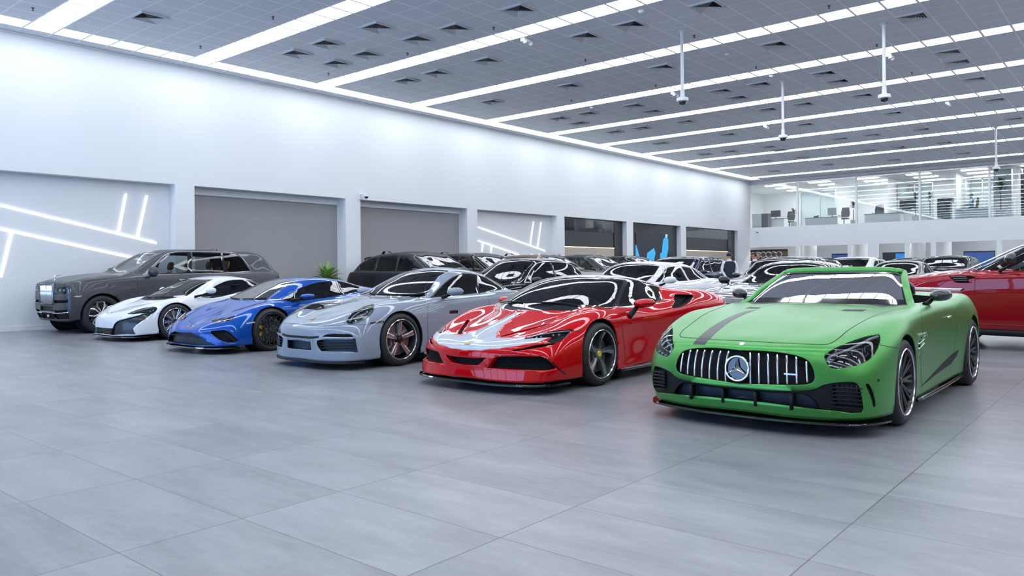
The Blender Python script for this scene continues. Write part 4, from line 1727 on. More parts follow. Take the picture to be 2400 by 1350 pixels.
    # headlights
    headlamp(c, G([(1150, 628), (1182, 598), (1250, 560), (1340, 525), (1420, 500), (1495, 490), (1502, 512), (1493, 560), (1468, 610), (1430, 650), (1370, 680), (1290, 696), (1200, 702), (1174, 682)]), None, m_lampglass, .07,
             drl=[(G([(1190, 668), (1178, 640), (1200, 620), (1280, 592), (1360, 556), (1430, 520), (1490, 498)]), .011),
                  (G([(1236, 640), (1236, 612), (1300, 600), (1304, 628)]), .008), (G([(1330, 625), (1328, 590), (1390, 580), (1392, 612)]), .008), (G([(1410, 600), (1408, 568), (1452, 552), (1446, 590)]), .008),
                  (G([(1330, 545), (1440, 535)]), .006)],
             dots=G([(1265, 682), (1322, 672), (1380, 662)]), smooth=3, corners=(0, 5), dotr=.013)
    # lower openings
    lm = lambda q: q.x < -.3
    P = c.px(G([(620, 838), (800, 852), (960, 858), (1040, 870), (1110, 935), (1112, 955), (990, 940), (800, 915), (618, 896)]))
    P[0].y = P[-1].y = -.03
    core = c.recess('lower_intake', loop(P, 2, (0, 8)), 'x', .07, m_blue_core, m_black, 'mid', lm)
    P = c.px(G([(1205, 812), (1300, 796), (1352, 803), (1374, 850), (1386, 950), (1300, 948), (1225, 935)]))
    side = c.recess('side_intake', loop(P, 3, (0, 1, 4)), 'x', .06, m_blue_core, m_black, 'pair', lm)
    P = c.px(G([(618, 826), (800, 840), (1000, 844), (1095, 832), (1140, 808), (1200, 794), (1300, 786), (1354, 795), (1378, 840), (1394, 930), (1390, 980), (1250, 973), (1130, 962), (990, 944), (800, 919), (618, 900)]))
    P[0].y = P[-1].y = -.03
    sur = c.recess('bumper_surround', loop(P, 2, (0, 15)), 'x', .018, m_black, m_black, 'mid', lm)
    for y in (.13, .40):
        for o in c.place('intake_strut', MB().box(-.93, -.85, y - .008, y + .008, .19, .30).bm, m_black, 'pair', recalc=True):
            o.parent = sur[0]
    for k in range(6):
        pts = G([(1200, 822 + k * 24), (1290, 826 + k * 24), (1388, 830 + k * 25)])
        c.rod('intake_slat', pts, .006, m_black, 'pair', 4, px=True)
    for k in range(5):
        c.rod('intake_rib', G([(1232 + k * 30, 806), (1240 + k * 30, 950)]), .004, m_black, 'pair', 4, px=True)
    P = c.px(G([(1410, 802), (1432, 800), (1462, 860), (1476, 940), (1462, 952), (1447, 900), (1428, 845)]))
    c.recess('air_slot', loop(P, 2), 'x', .04, m_liner, m_black, 'pair', lm)
    mb = MB()
    p, q = c.px(G([(1487, 778)]))[0], None
    mb.lathe([(.001, .002), (.009, .002), (.0105, 0)], 16, 'x', (p.x, p.y, p.z))
    c.place('parking_sensor', mb.bm, m_black, 'pair')
    lip(c, .035, .095, .11, m_gloss_black, 24)
    # skin lines
    c.ribbon('hood_gap', G([(646, 531), (900, 545), (1100, 553), (1180, 549), (1245, 512), (1290, 472), (1400, 405), (1540, 350), (1690, 322)]), None, .005, m_gap, px=True)
    c.ribbon('bumper_gap', G([(1500, 556), (1560, 568), (1608, 577)]), None, .004, m_gap, px=True)
    c.ribbon('door_gap', [Vector((.68, 0, .84)), Vector((.56, 0, .70)), Vector((.52, 0, .52)), Vector((.56, 0, .30)), Vector((.62, 0, .22))], 'y', .005, m_gap)
    c.ribbon('door_gap', [Vector((1.86, 0, .86)), Vector((1.88, 0, .6)), Vector((1.80, 0, .35)), Vector((1.7, 0, .24))], 'y', .005, m_gap)
    # far side bonnet stripe
    P = c.px(G([(332, 553), (378, 500), (440, 449), (510, 406), (590, 368), (660, 345), (735, 335), (690, 350), (610, 384), (540, 425), (480, 475), (440, 515), (406, 555)]), 1)
    c.panel('bonnet_stripe', P, 'z', mat('grey_stripe', (.055, .058, .06), .35, .4), 'far', None, .0012, True)
    for s in (1,):
        P = c.px(G([(655, 328), (740, 330), (760, 322), (690, 318)]), 1)
        c.panel('bonnet_vent', P, 'z', m_black, 'pair', None, .001, True)
    # flanks
    P = [Vector((x, 0, z)) for x, z in ((.5, .22), (1.72, .30), (1.95, .36), (2.02, .42), (1.80, .40), (1.2, .31))]
    c.panel('side_stripe', P, 'y', m_black, 'pair', None, .0012, True)
    c.rod('side_skirt', [(.42, .945, .135), (1.2, .955, .135), (2.15, .965, .15)], .016, m_gloss_black)
    P = [Vector((x, 0, z)) for x, z in ((.40, .60), (.48, .645), (.50, .57), (.44, .50))]
    c.recess('fender_vent', P, 'y', .03, m_liner, m_black, 'pair', lambda q: q.y > .6)
    for k in range(2):
        c.rod('fender_fin', [Vector((.38, 0, .56 + k * .04)), Vector((.46, 0, .565 + k * .04)), Vector((.62, 0, .59 + k * .035))], .007, m_chrome, d='y', lift=.004)
    c.rod('door_handle', [Vector((1.54, 0, .755)), Vector((1.62, 0, .757)), Vector((1.7, 0, .755))], .011, m_chrome, d='y', lift=.012)
    for s in (-1, 1):
        lettering(c, 'V8 BITURBO', (.40, 0, .645), .05, s, m_chrome, 'fender_lettering')
    p = c.px(G([(945, 738)]))[0]
    MB().box(-.012, 0, -.05, .05, -.006, .006).build('grille_badge', m_chrome, c.root).location = (p.x + .0, -p.y, p.z)
    # cockpit
    P = [Vector(p) for p in ((1.05, -.03, 0), (1.05, .50, 0), (1.22, .70, 0), (1.5, .76, 0), (1.95, .755, 0), (2.16, .70, 0), (2.2, .5, 0), (2.2, -.03, 0))]
    c.recess('cockpit', loop(P, 3, (0, 1, 6, 7)), 'z', .12, m_liner, m_black, 'mid', lambda q: q.z > .7)
    cabin(c, 1.22, .74, .90, 2.22)
    for s in (-1, 1):
        seat(c.root, 1.72, .36 * s, m_seat_black, .20, 1.02)
    # windscreen and its painted frame
    base = curve([(.86, 0, .895), (.885, .35, .895), (.97, .64, .89), (1.06, .755, .885)], 6)
    top = curve([(1.49, 0, 1.205), (1.50, .30, 1.203), (1.535, .50, 1.193), (1.585, .575, 1.17)], 6)
    rows = [[b.lerp(t, k / 8) + Vector((-.03, 0, .014)) * math.sin(PI * k / 8) for b, t in zip(base, top)] for k in range(9)]
    mb = MB()
    mb.loft(rows)
    c.place('windscreen', mb.bm, m_glass_clear, 'mid')
    edge = [r[-1] for r in rows]
    mb = MB()
    hdr = []
    for t in top:
        hdr.append(t)

    def fr(P, rad, flat):
        R = []
        for i, p in enumerate(P):
            a, b = P[max(i - 1, 0)], P[min(i + 1, len(P) - 1)]
            t = (b - a).normalized()
            nrm = Vector((-.62, .12 if p.y > .3 else 0, .76)).normalized()
            s = t.cross(nrm).normalized()
            w = rad[i] if isinstance(rad, list) else rad
            R.append([p + s * w * math.cos(q) + nrm * .02 * math.sin(q) + nrm * .006 for q in [2 * PI * k / 10 for k in range(10)]])
        return R
    pil = [r[-1] for r in rows]
    path = [Vector((.93, .80, .855))] + pil[1:-1] + [Vector((1.60, .572, 1.176)), Vector((1.565, .545, 1.192))] + list(reversed(top))[4:]
    path = curve(path[:9] + path[9:], 2)
    mb.loft(fr(path, .034, 0), True)
    c.place('windscreen_frame', mb.bm, pm, 'mid', recalc=True)
    mb = MB()
    mb.loft([[p + Vector((-.004, 0, .003)) for p in r[-3:]] for r in rows])
    mb.loft([[p + Vector((-.004, 0, .003)) for p in rows[k]] for k in (7, 8)])
    mb.loft([[p + Vector((-.004, 0, .003)) for p in rows[k]] for k in (0, 1)])
    c.place('windscreen_border', mb.bm, m_gloss_black, 'mid')
    # mirror and sensor box behind the glass
    mb = MB()
    mb.box(1.42, 1.52, -.10, .10, 1.10, 1.18, .02)
    mb.box(1.50, 1.53, -.14, .08, 1.00, 1.075, .012)
    mb.tube([(1.47, 0, 1.12), (1.52, -.03, 1.05)], .012)
    mb.build('rear_view_mirror', m_black, c.root)
    c.rod('wiper', [(.90, .05, .905), (.93, .45, .905), (1.0, .62, .90)], .008, m_black)
    door_mirror(c, (1.28, .95, .965), 0, (.085, .075, .058), carbon, m_black, (1.20, .84, .885))
    # rear wing and roll bars
    mb = MB()
    prof = [(-.13, .0), (-.10, .016), (0, .026), (.09, .02), (.13, .012), (.05, .004), (-.05, -.006)]
    mb.loft([[(3.32 + a, y, 0.97 + b - .012 * (y / .78) ** 2) for a, b in prof] for y in (0, .25, .5, .78)], True, True)
    c.place('rear_wing', mb.bm, carbon, 'mid', recalc=True, sharp=50)
    mb = MB()
    mb.tube([(3.25, .5, .90), (3.30, .5, .96)], .018)
    c.place('wing_post', mb.bm, m_black, 'pair')
    mb = MB()
    mb.tube(curve([(2.3, .22, .9), (2.28, .24, 1.04), (2.28, .36, 1.07), (2.28, .48, 1.04), (2.3, .50, .9)], 4), .028)
    c.place('roll_hoop', mb.bm, m_gloss_black, 'pair')
    # wheels

    def draw(mb, rr, h):
        for k in range(10):
            a = 2 * PI * k / 10
            rim_bar(mb, (.03, a), (rr - .03, a - .10), .011, h - .05, h - .02, .03)
            rim_bar(mb, (.03, a), (rr - .03, a + .10), .011, h - .05, h - .02, .03)
        mb.lathe([(.001, h - .05), (.06, h - .05), (.065, h - .08)], 24, 'y')
    make_wheel('roadster_front', .335, .28, .258, dict(face=m_rim_black, lip=m_silver, draw=draw, caliper=mat('grey_caliper', (.2, .2, .21), .4, .5)))
    make_wheel('roadster_rear', .345, .32, .265, dict(face=m_rim_black, lip=m_silver, draw=draw, caliper=mat('grey_caliper', (.2, .2, .21), .4, .5)))
    c.wheels(wheel_fn('roadster_front', 'roadster_rear'), (0, 2.63), (.825, .835))
    c.finish()


green_car()
def greenhouse(c, ws, side, roof=None, m_ws=None, m_side=None, m_roof=None, rear=None, roof_lim=None):
    """windscreen and side windows cut from the shell; roof takes what is left as a part in its own colour"""
    if ws:
        c.panel('windscreen', ws, 'z', m_ws or m_glass_clear, 'mid', lambda q: True, face_min=0.0)
    for P in side:
        c.panel('side_window', P, 'y', m_side or m_glass_dark, 'pair', lambda q: q.y > .3, face_min=0.0)
    if rear:
        c.panel('rear_window', rear, 'z', m_side or m_glass_dark, 'mid', face_min=0.0)
    if roof:
        c.panel('roof', roof, 'z', m_roof or m_gloss_black, 'mid', roof_lim, face_min=-.05)


def edge0(P, *idx):
    for i in idx:
        P[i].y = -.03
    return P


def red_car():
    pm = paint('red_paint', (0.56, 0.003, 0.007), 0.35, 0.2)
    silver = paint('pale_grey_livery', (0.52, 0.55, 0.60), 0.35, 0.1)
    Ls = {
        'b0': {0: (-1.115, 0, .135), 1: (-1.08, .5, .125), 2: (-.90, .85, .125), 3: (-.45, .95, .13), 4: (0, .965, .14), 5: (.42, .94, .13), 7: (1.3, .90, .14), 9: (2.2, .95, .15), 10: (2.65, .97, .17), 11: (3.05, .95, .22), 12: (3.4, .82, .28), 13: (3.52, .45, .3), 14: (3.55, 0, .3)},
        'b1': {0: (-1.105, 0, .23), 1: (-1.06, .5, .23), 2: (-.86, .87, .25), 3: (-.45, .965, .28), 4: (0, .98, .3), 5: (.42, .93, .27), 7: (1.3, .895, .27), 9: (2.2, .96, .3), 10: (2.65, .985, .34), 11: (3.05, .96, .38), 12: (3.44, .8, .42), 13: (3.55, .45, .45), 14: (3.6, 0, .45)},
        'b2': {0: (-1.105, 0, .375), 1: (-1.045, .5, .395), 2: (-.81, .85, .43), 3: (-.42, .955, .47), 4: (0, .985, .52), 5: (.42, .93, .48), 6: (.9, .89, .48), 7: (1.3, .90, .48), 8: (1.75, .93, .5), 9: (2.2, .975, .52), 10: (2.65, 1.0, .55), 11: (3.05, .97, .58), 12: (3.42, .8, .6), 13: (3.53, .45, .62), 14: (3.56, 0, .62)},
        'b3': {0: (-1.09, 0, .435), 1: (-1.0, .5, .475), 2: (-.72, .80, .545), 3: (-.36, .905, .63), 4: (.0, .96, .705), 5: (.42, .935, .68), 6: (.9, .905, .67), 7: (1.3, .92, .69), 8: (1.75, .955, .72), 9: (2.2, .985, .755), 10: (2.65, .995, .79), 11: (3.05, .955, .78), 12: (3.38, .78, .78), 13: (3.48, .45, .8), 14: (3.5, 0, .8)},
        'E': {0: (-1.055, 0, .475), 1: (-.92, .47, .525), 2: (-.60, .735, .62), 3: (-.28, .84, .715), 4: (.03, .885, .78), 5: (.42, .88, .775), 6: (.9, .865, .765), 7: (1.3, .865, .785), 8: (1.75, .89, .83), 9: (2.2, .92, .89), 10: (2.6, .905, .915), 11: (2.95, .85, .90), 12: (3.22, .72, .88), 13: (3.32, .42, .88), 14: (3.35, 0, .88)},
        'G': {0: (-1.02, 0, .495), 1: (-.85, .39, .55), 2: (-.48, .62, .655), 3: (-.18, .73, .76), 4: (.10, .775, .808), 5: (.45, .80, .815), 6: (.9, .805, .825), 7: (1.3, .80, .845), 8: (1.70, .775, .87), 9: (2.1, .81, .95), 10: (2.5, .80, .965), 11: (2.8, .74, .945), 12: (3.08, .6, .92), 13: (3.2, .35, .91), 14: (3.25, 0, .91)},
        'R': {0: (-.985, 0, .512), 1: (-.77, .28, .58), 2: (-.42, .42, .665), 3: (-.12, .54, .735), 4: (.10, .635, .80), 5: (.44, .615, .945), 6: (.84, .60, 1.07), 7: (1.25, .575, 1.115), 8: (1.66, .60, 1.06), 9: (2.05, .63, .985), 10: (2.4, .60, .94), 11: (2.68, .5, .92), 12: (2.92, .4, .905), 13: (3.05, .25, .9), 14: (3.1, 0, .9)},
        'Q': {0: (-.95, 0, .528), 1: (-.70, .15, .605), 2: (-.38, .2, .70), 3: (-.12, .27, .785), 4: (.03, .33, .865), 5: (.34, .34, 1.0), 6: (.76, .34, 1.125), 7: (1.2, .33, 1.16), 8: (1.65, .33, 1.115), 9: (2.05, .33, 1.0), 10: (2.4, .3, .93), 11: (2.62, .26, .905), 12: (2.82, .2, .9), 13: (2.95, .13, .9), 14: (3.0, 0, .9)},
        'C': {0: (-.91, 0, .545), 1: (-.66, 0, .63), 2: (-.38, 0, .715), 3: (-.15, 0, .79), 4: (.0, 0, .87), 5: (.30, 0, 1.01), 6: (.73, 0, 1.142), 7: (1.15, 0, 1.178), 8: (1.65, 0, 1.13), 9: (2.05, 0, 1.01), 10: (2.38, 0, .93), 11: (2.58, 0, .905), 12: (2.76, 0, .90), 13: (2.88, 0, .9), 14: (2.95, 0, .9)},
    }
    c = Car('supercar', 6.86, 5.50, 0, 'glossy red low supercar with pale grey nose and bonnet stripe', 'car', 'cars lined up in the front row', Ls, ORDER, pm)
    A, B, K, D = crop((990, 640), .15), crop((1000, 760), .15), crop((1340, 630), .15853), crop((1340, 720), .14815)
    c.arch(0, .335, .378)
    c.arch(2.65, .345, .39)
    front = lambda q: q.x < -.2
    # windows
    W = c.px(K([(-120, 575), (0, 600), (300, 602), (570, 595), (610, 545), (680, 380), (740, 240), (765, 185), (700, 160), (520, 145), (300, 140), (0, 150), (-160, 165)]))
    P = [Vector((-.10, -.03, 0)), Vector((-.07, .25, 0))] + [Vector((p.x, p.y, 0)) for p in W[3:8]] + [Vector((.83, .42, 0)), Vector((.785, .2, 0)), Vector((.77, -.03, 0))]
    S = c.px(K([(700, 570), (735, 420), (775, 300), (830, 200), (905, 172), (1080, 180), (1190, 205), (1260, 245), (1290, 310), (1280, 400), (1250, 480), (1200, 545), (1000, 568), (850, 570)]))
    greenhouse(c, P, [loop(S, 2, (0,))], [Vector(v) for v in ((-.16, -.03, 0), (-.13, .25, 0), (.0, .52, 0), (.09, .64, 0), (.16, .80, 0), (.2, .87, 0), (.75, .835, 0), (1.3, .83, 0), (1.62, .80, 0), (1.70, .74, 0), (1.72, .64, 0), (1.80, .35, 0), (1.82, -.03, 0))], m_side=m_glass_dark, roof_lim=lambda q: q.z > .825 + max(0, q.x - .9) * .02 - (0 if q.y > .6 else .1))
    # livery
    P = c.px(A([(700, 1212), (900, 1210), (1200, 1182), (1450, 1142), (1640, 1102), (1780, 1085), (1930, 1030), (1985, 1008), (1740, 1022), (1590, 1032), (1610, 985), (1350, 1000), (1095, 1004), (1135, 915), (1200, 845), (1280, 782), (1370, 722), (1460, 662), (1590, 598), (1440, 590), (830, 900)]))
    for k in range(11, 17):
        P[k].y *= 1.22
    P[-2].y = P[-1].y = P[0].y = -.03
    c.panel('bonnet_livery', P, Vector((-.35, 0, .94)), silver, 'mid', lambda q: q.x < .2, face_min=.0)
    # lamps
    headlamp(c, A([(1590, 1030), (1660, 985), (1760, 955), (2000, 912), (2200, 890), (2345, 880), (2300, 945), (2230, 1005), (2160, 1065), (2080, 1092), (1900, 1105), (1985, 1045), (2025, 1003), (1880, 1010), (1740, 1020)]), None, m_lampglass, .05,
             drl=[(A([(1640, 1005), (1760, 968), (2000, 925), (2200, 902), (2320, 892)]), .007), (A([(1920, 1100), (2060, 1075), (2170, 1030)]), .006), (A([(1990, 1050), (2120, 1030), (2210, 985)]), .005)],
             dots=A([(1720, 995), (1790, 980), (1860, 968), (2050, 945), (2140, 935)]), smooth=2, corners=tuple(range(15)), dotr=.012)
    P = c.px(A([(1390, 1215), (1560, 1178), (1780, 1120), (1900, 1108), (2095, 1095), (2030, 1125), (1850, 1162), (1600, 1200), (1450, 1222)]))
    c.recess('lamp_duct', P, sum((c.normal(p) for p in P), Vector()), .05, m_liner, m_gloss_black, 'pair', front)
    # intakes
    P = c.px(B([(948, 682), (1055, 525), (1115, 505), (1500, 498), (1790, 503), (1870, 530), (1960, 608), (2035, 682), (1900, 722), (1500, 716), (1100, 695)]))
    g = c.recess('side_intake', P, 'x', .07, mat('black_mesh', (.006, .007, .008), .7, spec=.1), pm, 'pair', front)
    P = c.px(B([(580, 520), (750, 532), (925, 527), (860, 590), (800, 642), (590, 640)]))
    edge0(P, 0, 5)
    c.recess('centre_duct', P, 'x', .10, m_liner, pm, 'mid', front)
    P = c.px(B([(1880, 525), (1905, 528), (2060, 680), (2190, 780), (2160, 798), (2040, 690)]))
    c.panel('bumper_strake', P, Vector((-.7, .7, 0)), m_gloss_black, 'pair', front, .001, True)
    P = c.px(A([(545, 948), (610, 958), (660, 860), (740, 740), (700, 715), (610, 830)]), 1)
    c.recess('bonnet_slot', P, 'z', .04, m_liner, pm, 'pair', front)
    lip(c, .03, .085, .105, m_gloss_black, 22)
    # badges
    p = c.px(A([(670, 1080)]))[0]
    nn = c.normal(Vector((p.x, 0, p.z)))
    mb = MB()
    mb.box(-.035, .035, -.016, .016, 0, .004)
    o = mb.build('nose_badge', mat('gold_badge', (.75, .62, .22), .25, .6), c.root)
    o.location = Vector((p.x, 0, p.z)) + nn * .001
    o.rotation_euler = nn.to_track_quat('Z', 'Y').to_euler()
    c.panel('fender_shield', loop([Vector((.44, 0, .70)), Vector((.40, 0, .745)), Vector((.45, 0, .785)), Vector((.51, 0, .765)), Vector((.49, 0, .71))], 2), Vector((0, .9, .3)), mat('yellow_shield', (.72, .55, .07), .3, coat=1), 'pair', lambda q: q.y > .5, .0015, True)
    # sides
    c.ribbon('door_gap', [Vector((.47, 0, .77)), Vector((.46, 0, .6)), Vector((.52, 0, .4)), Vector((.55, 0, .2))], 'y', .005, m_gap)
    c.ribbon('door_gap', [Vector((1.66, 0, .82)), Vector((1.64, 0, .6)), Vector((1.56, 0, .35)), Vector((1.45, 0, .22))], 'y', .005, m_gap)
    c.ribbon('bumper_gap', [Vector((-.46, .93, .61)), Vector((-.37, .95, .60)), Vector((-.33, .97, .58))], 'y', .004, m_gap)
    P = c.px(K([(1480, 575), (1510, 430), (1530, 375), (1640, 372), (1790, 385), (1800, 410), (1740, 490), (1620, 570), (1560, 582)]))
    c.recess('side_scoop', P, 'y', .10, m_liner, m_black, 'pair', lambda q: q.y > .3 and q.x > 1.3, face_min=0)
    c.rod('side_skirt', [(.43, .93, .12), (.9, .935, .12), (1.5, .95, .13), (2.2, .975, .14)], .022, m_gloss_black)
    c.panel('rear_deck', [Vector(v) for v in ((1.9, -.03, 0), (1.88, .35, 0), (2.0, .5, 0), (2.6, .5, 0), (2.8, .3, 0), (2.8, -.03, 0))], 'z', m_gloss_black, 'mid', lambda q: q.z > .7, .001, True)
    door_mirror(c, (.77, 1.03, .845), 0, (.115, .10, .055), pm, m_black, (.66, .90, .70), 1.5)
    c.rod('wiper', [Vector((-.02, .1, 1)), Vector((.03, .35, 1)), Vector((.13, .56, 1))], .007, m_black, d='z', lift=.012)
    cabin(c, .55, .70, .80, 1.66)
    for s in (-1, 1):
        seat(c.root, 1.02, .36 * s, m_seat_black, .12, .98)
    mb = MB()
    mb.box(.70, .73, -.10, .10, 1.03, 1.08, .012)
    mb.build('rear_view_mirror', m_black, c.root)

    def draw(mb, rr, h):
        for k in range(5):
            a = 2 * PI * k / 5 + .3
            for sgn, mi in ((1, 0), (-1, 3)):
                mb.mi = mi
                rows = []
                for i in range(7):
                    t = i / 6
                    r = .045 + (rr - .065) * t
                    w = .016 + .036 * t ** 1.5
                    tw = a + .22 * t
                    e = Vector((math.cos(tw), 0, math.sin(tw)))
                    s_ = Vector((-math.sin(tw), 0, math.cos(tw))) * sgn
                    y = h - .055 + .04 * t
                    rows.append([tuple(e * r + Vector((0, y, 0))), tuple(e * r + s_ * w + Vector((0, y - .008, 0))), tuple(e * r + s_ * w * .95 + Vector((0, y - .045, 0)))])
                mb.loft(rows)
        mb.mi = 0
        mb.lathe([(.001, h - .05), (.055, h - .05), (.062, h - .085)], 24, 'y')
    sp = dict(face=m_rim_grey, second=mat('dark_grey_rim', (.06, .065, .07), .3, .6), lip=m_silver, draw=draw, caliper=mat('red_caliper', (.5, .008, .01), .3, coat=1), cap=mat('yellow_cap', (.8, .55, .05), .3, coat=1), cap_y=h_cap)
    make_wheel('supercar_front', .335, .27, .258, dict(sp, cap_y=.135 - .045))
    make_wheel('supercar_rear', .345, .32, .262, dict(sp, cap_y=.16 - .045))
    c.wheels(wheel_fn('supercar_front', 'supercar_rear'), (0, 2.65), (.845, .835))
    c.finish()


h_cap = 0.09
red_car()
def rot_badge(c, p, size, m, name='nose_badge', th=.004, rnd=False):
    nn = c.normal(Vector((p.x, 0, p.z)))
    mb = MB()
    if rnd:
        mb.lathe([(.001, th), (size[0], th * .6), (size[0], 0)], 20, 'z')
    else:
        mb.box(-size[0], size[0], -size[1], size[1], 0, th)
    o = mb.build(name, m, c.root)
    o.location = Vector((p.x, 0, p.z)) + nn * .001
    o.rotation_euler = nn.to_track_quat('Z', 'Y').to_euler()
    return o


def grey_coupe():
    pm = paint('pale_grey_paint', (0.275, 0.315, 0.375), 0.3, 0.0)
    Ls = {
        'b0': {0: (-.93, 0, .12), 1: (-.90, .45, .115), 2: (-.72, .81, .12), 3: (-.42, .90, .13), 4: (0, .92, .15), 5: (.4, .91, .14), 7: (1.2, .90, .15), 9: (1.98, .92, .16), 10: (2.45, .94, .2), 11: (2.9, .93, .24), 12: (3.3, .8, .28), 13: (3.42, .45, .3), 14: (3.45, 0, .3)},
        'b1': {0: (-.945, 0, .23), 1: (-.91, .45, .23), 2: (-.72, .83, .25), 3: (-.42, .92, .28), 4: (0, .935, .3), 5: (.4, .925, .28), 7: (1.2, .91, .28), 9: (1.98, .93, .3), 10: (2.45, .955, .33), 11: (2.9, .94, .36), 12: (3.34, .8, .42), 13: (3.46, .45, .45), 14: (3.5, 0, .45)},
        'b2': {0: (-.945, 0, .42), 1: (-.91, .45, .425), 2: (-.70, .82, .44), 3: (-.40, .915, .48), 4: (0, .94, .52), 5: (.4, .93, .5), 7: (1.2, .915, .5), 9: (1.98, .945, .52), 10: (2.45, .97, .55), 11: (2.9, .94, .58), 12: (3.34, .78, .62), 13: (3.45, .45, .65), 14: (3.48, 0, .65)},
        'b3': {0: (-.925, 0, .52), 1: (-.865, .45, .54), 2: (-.62, .785, .60), 3: (-.36, .885, .65), 4: (0, .925, .70), 5: (.4, .92, .68), 6: (.8, .90, .69), 7: (1.2, .90, .70), 8: (1.6, .915, .72), 9: (1.98, .945, .75), 10: (2.45, .96, .79), 11: (2.9, .91, .79), 12: (3.25, .75, .78), 13: (3.38, .42, .8), 14: (3.42, 0, .8)},
        'E': {0: (-.89, 0, .555), 1: (-.78, .42, .60), 2: (-.52, .70, .70), 3: (-.26, .815, .77), 4: (.02, .855, .80), 5: (.42, .87, .815), 6: (.8, .865, .835), 7: (1.2, .87, .85), 8: (1.6, .885, .87), 9: (1.98, .905, .90), 10: (2.42, .905, .915), 11: (2.8, .85, .89), 12: (3.1, .7, .85), 13: (3.22, .4, .85), 14: (3.26, 0, .85)},
        'G': {0: (-.86, 0, .575), 1: (-.70, .33, .635), 2: (-.42, .60, .755), 3: (-.15, .70, .815), 4: (.1, .735, .838), 5: (.46, .775, .855), 6: (.82, .79, .89), 7: (1.2, .785, .91), 8: (1.6, .77, .925), 9: (1.95, .76, .945), 10: (2.35, .75, .935), 11: (2.68, .7, .9), 12: (2.95, .55, .87), 13: (3.1, .32, .87), 14: (3.15, 0, .87)},
        'R': {0: (-.82, 0, .59), 1: (-.62, .25, .65), 2: (-.33, .44, .725), 3: (-.05, .52, .775), 4: (.25, .57, .825), 5: (.66, .65, .90), 6: (1.0, .61, 1.08), 7: (1.36, .575, 1.20), 8: (1.75, .57, 1.205), 9: (2.1, .57, 1.12), 10: (2.45, .56, 1.0), 11: (2.7, .48, .93), 12: (2.9, .36, .90), 13: (3.02, .22, .89), 14: (3.07, 0, .89)},
        'Q': {0: (-.78, 0, .605), 1: (-.54, .13, .675), 2: (-.25, .22, .745), 3: (.05, .27, .80), 4: (.35, .3, .845), 5: (.60, .32, .885), 6: (.92, .33, 1.085), 7: (1.31, .32, 1.25), 8: (1.75, .31, 1.265), 9: (2.1, .31, 1.20), 10: (2.45, .3, 1.07), 11: (2.7, .27, .96), 12: (2.86, .2, .91), 13: (2.96, .12, .9), 14: (3.0, 0, .9)},
        'C': {0: (-.73, 0, .62), 1: (-.45, 0, .69), 2: (-.18, 0, .76), 3: (.10, 0, .81), 4: (.38, 0, .85), 5: (.59, 0, .885), 6: (.90, 0, 1.09), 7: (1.29, 0, 1.262), 8: (1.75, 0, 1.298), 9: (2.1, 0, 1.23), 10: (2.45, 0, 1.09), 11: (2.7, 0, .97), 12: (2.82, 0, .91), 13: (2.9, 0, .9), 14: (2.95, 0, .9)},
    }
    c = Car('sports_coupe', 6.77, 8.52, 0, 'pale grey rounded sports coupe with oval headlights between the red and the blue car', 'car', 'cars lined up in the front row', Ls, ORDER, pm)
    G = crop((630, 600), .25417)
    c.arch(0, .345, .378)
    c.arch(2.45, .355, .40)
    front = lambda q: q.x < -.2
    W = c.px(G([(1300, 386), (1432, 386), (1470, 325), (1520, 250), (1558, 195), (1535, 168)]))
    P = [Vector((.60, -.03, 0)), Vector((.605, .25, 0))] + [Vector((p.x, p.y, 0)) for p in W[1:5]] + [Vector((1.36, .46, 0)), Vector((1.315, .25, 0)), Vector((1.295, -.03, 0))]
    S = c.px(G([(1492, 382), (1560, 310), (1640, 237), (1720, 186), (1790, 166), (1900, 174), (2020, 205), (2120, 255), (2172, 290), (2150, 308), (2000, 333), (1800, 356), (1600, 376)]))
    greenhouse(c, P, [loop(S, 2, (0, 8))], m_side=m_glass_dark, m_ws=m_glass_clear)
    c.ribbon('door_post', G([(1915, 175), (1935, 345)]), None, .05, m_gloss_black, px=True, lift=.003)
    c.rod('window_trim', G([(1492, 384), (1560, 311), (1640, 236), (1720, 184), (1790, 163), (1900, 171), (2020, 202), (2120, 253), (2176, 291)]), .008, m_gloss_black, px=True, n=4)
    headlamp(c, G([(718, 612), (722, 585), (760, 540), (830, 490), (900, 460), (950, 450), (970, 470), (960, 510), (920, 555), (860, 595), (790, 620), (740, 628)]), None, m_lampglass, .07,
             drl=[(G([(745, 600), (775, 555), (840, 508), (910, 478)]), .010), (G([(775, 612), (850, 590), (915, 545), (950, 495)]), .010)],
             dots=G([(800, 580), (850, 535), (890, 555), (905, 500)]), smooth=4, dotr=.02, m_in=mat('lamp_bowl', (.05, .055, .065), .2, .5))
    c.rod('lamp_rim', G([(718, 612), (722, 585), (760, 540), (830, 490), (900, 460), (950, 450), (970, 470), (960, 510), (920, 555), (860, 595), (790, 620), (740, 628)]), .006, m_gloss_black, px=True, closed=True, n=3)
    # bumper
    P = c.px(G([(442, 790), (465, 775), (530, 768), (770, 768), (790, 775), (816, 885), (742, 882), (485, 878), (455, 838)]))
    c.recess('side_intake', loop(P, 2, (3, 5, 6, 7)), 'x', .08, m_blue_core, m_black, 'pair', front)
    for k in range(3):
        c.rod('intake_slat', G([(470, 800 + k * 26), (620, 800 + k * 26), (790, 800 + k * 26)]), .007, m_black, px=True)
    c.rod('front_light_bar', G([(500, 752), (640, 756), (778, 758)]), .010, m_drl, px=True)
    P = c.px(G([(495, 745), (530, 724), (690, 720), (758, 724), (780, 746)]))
    c.recess('upper_intake', loop(P, 2), 'x', .03, m_liner, m_black, 'pair', front)
    P = c.px(G([(772, 760), (800, 762), (822, 886), (790, 888)]))
    c.panel('intake_blade', P, Vector((-.8, .6, 0)), m_gloss_black, 'pair', front, .002, True)
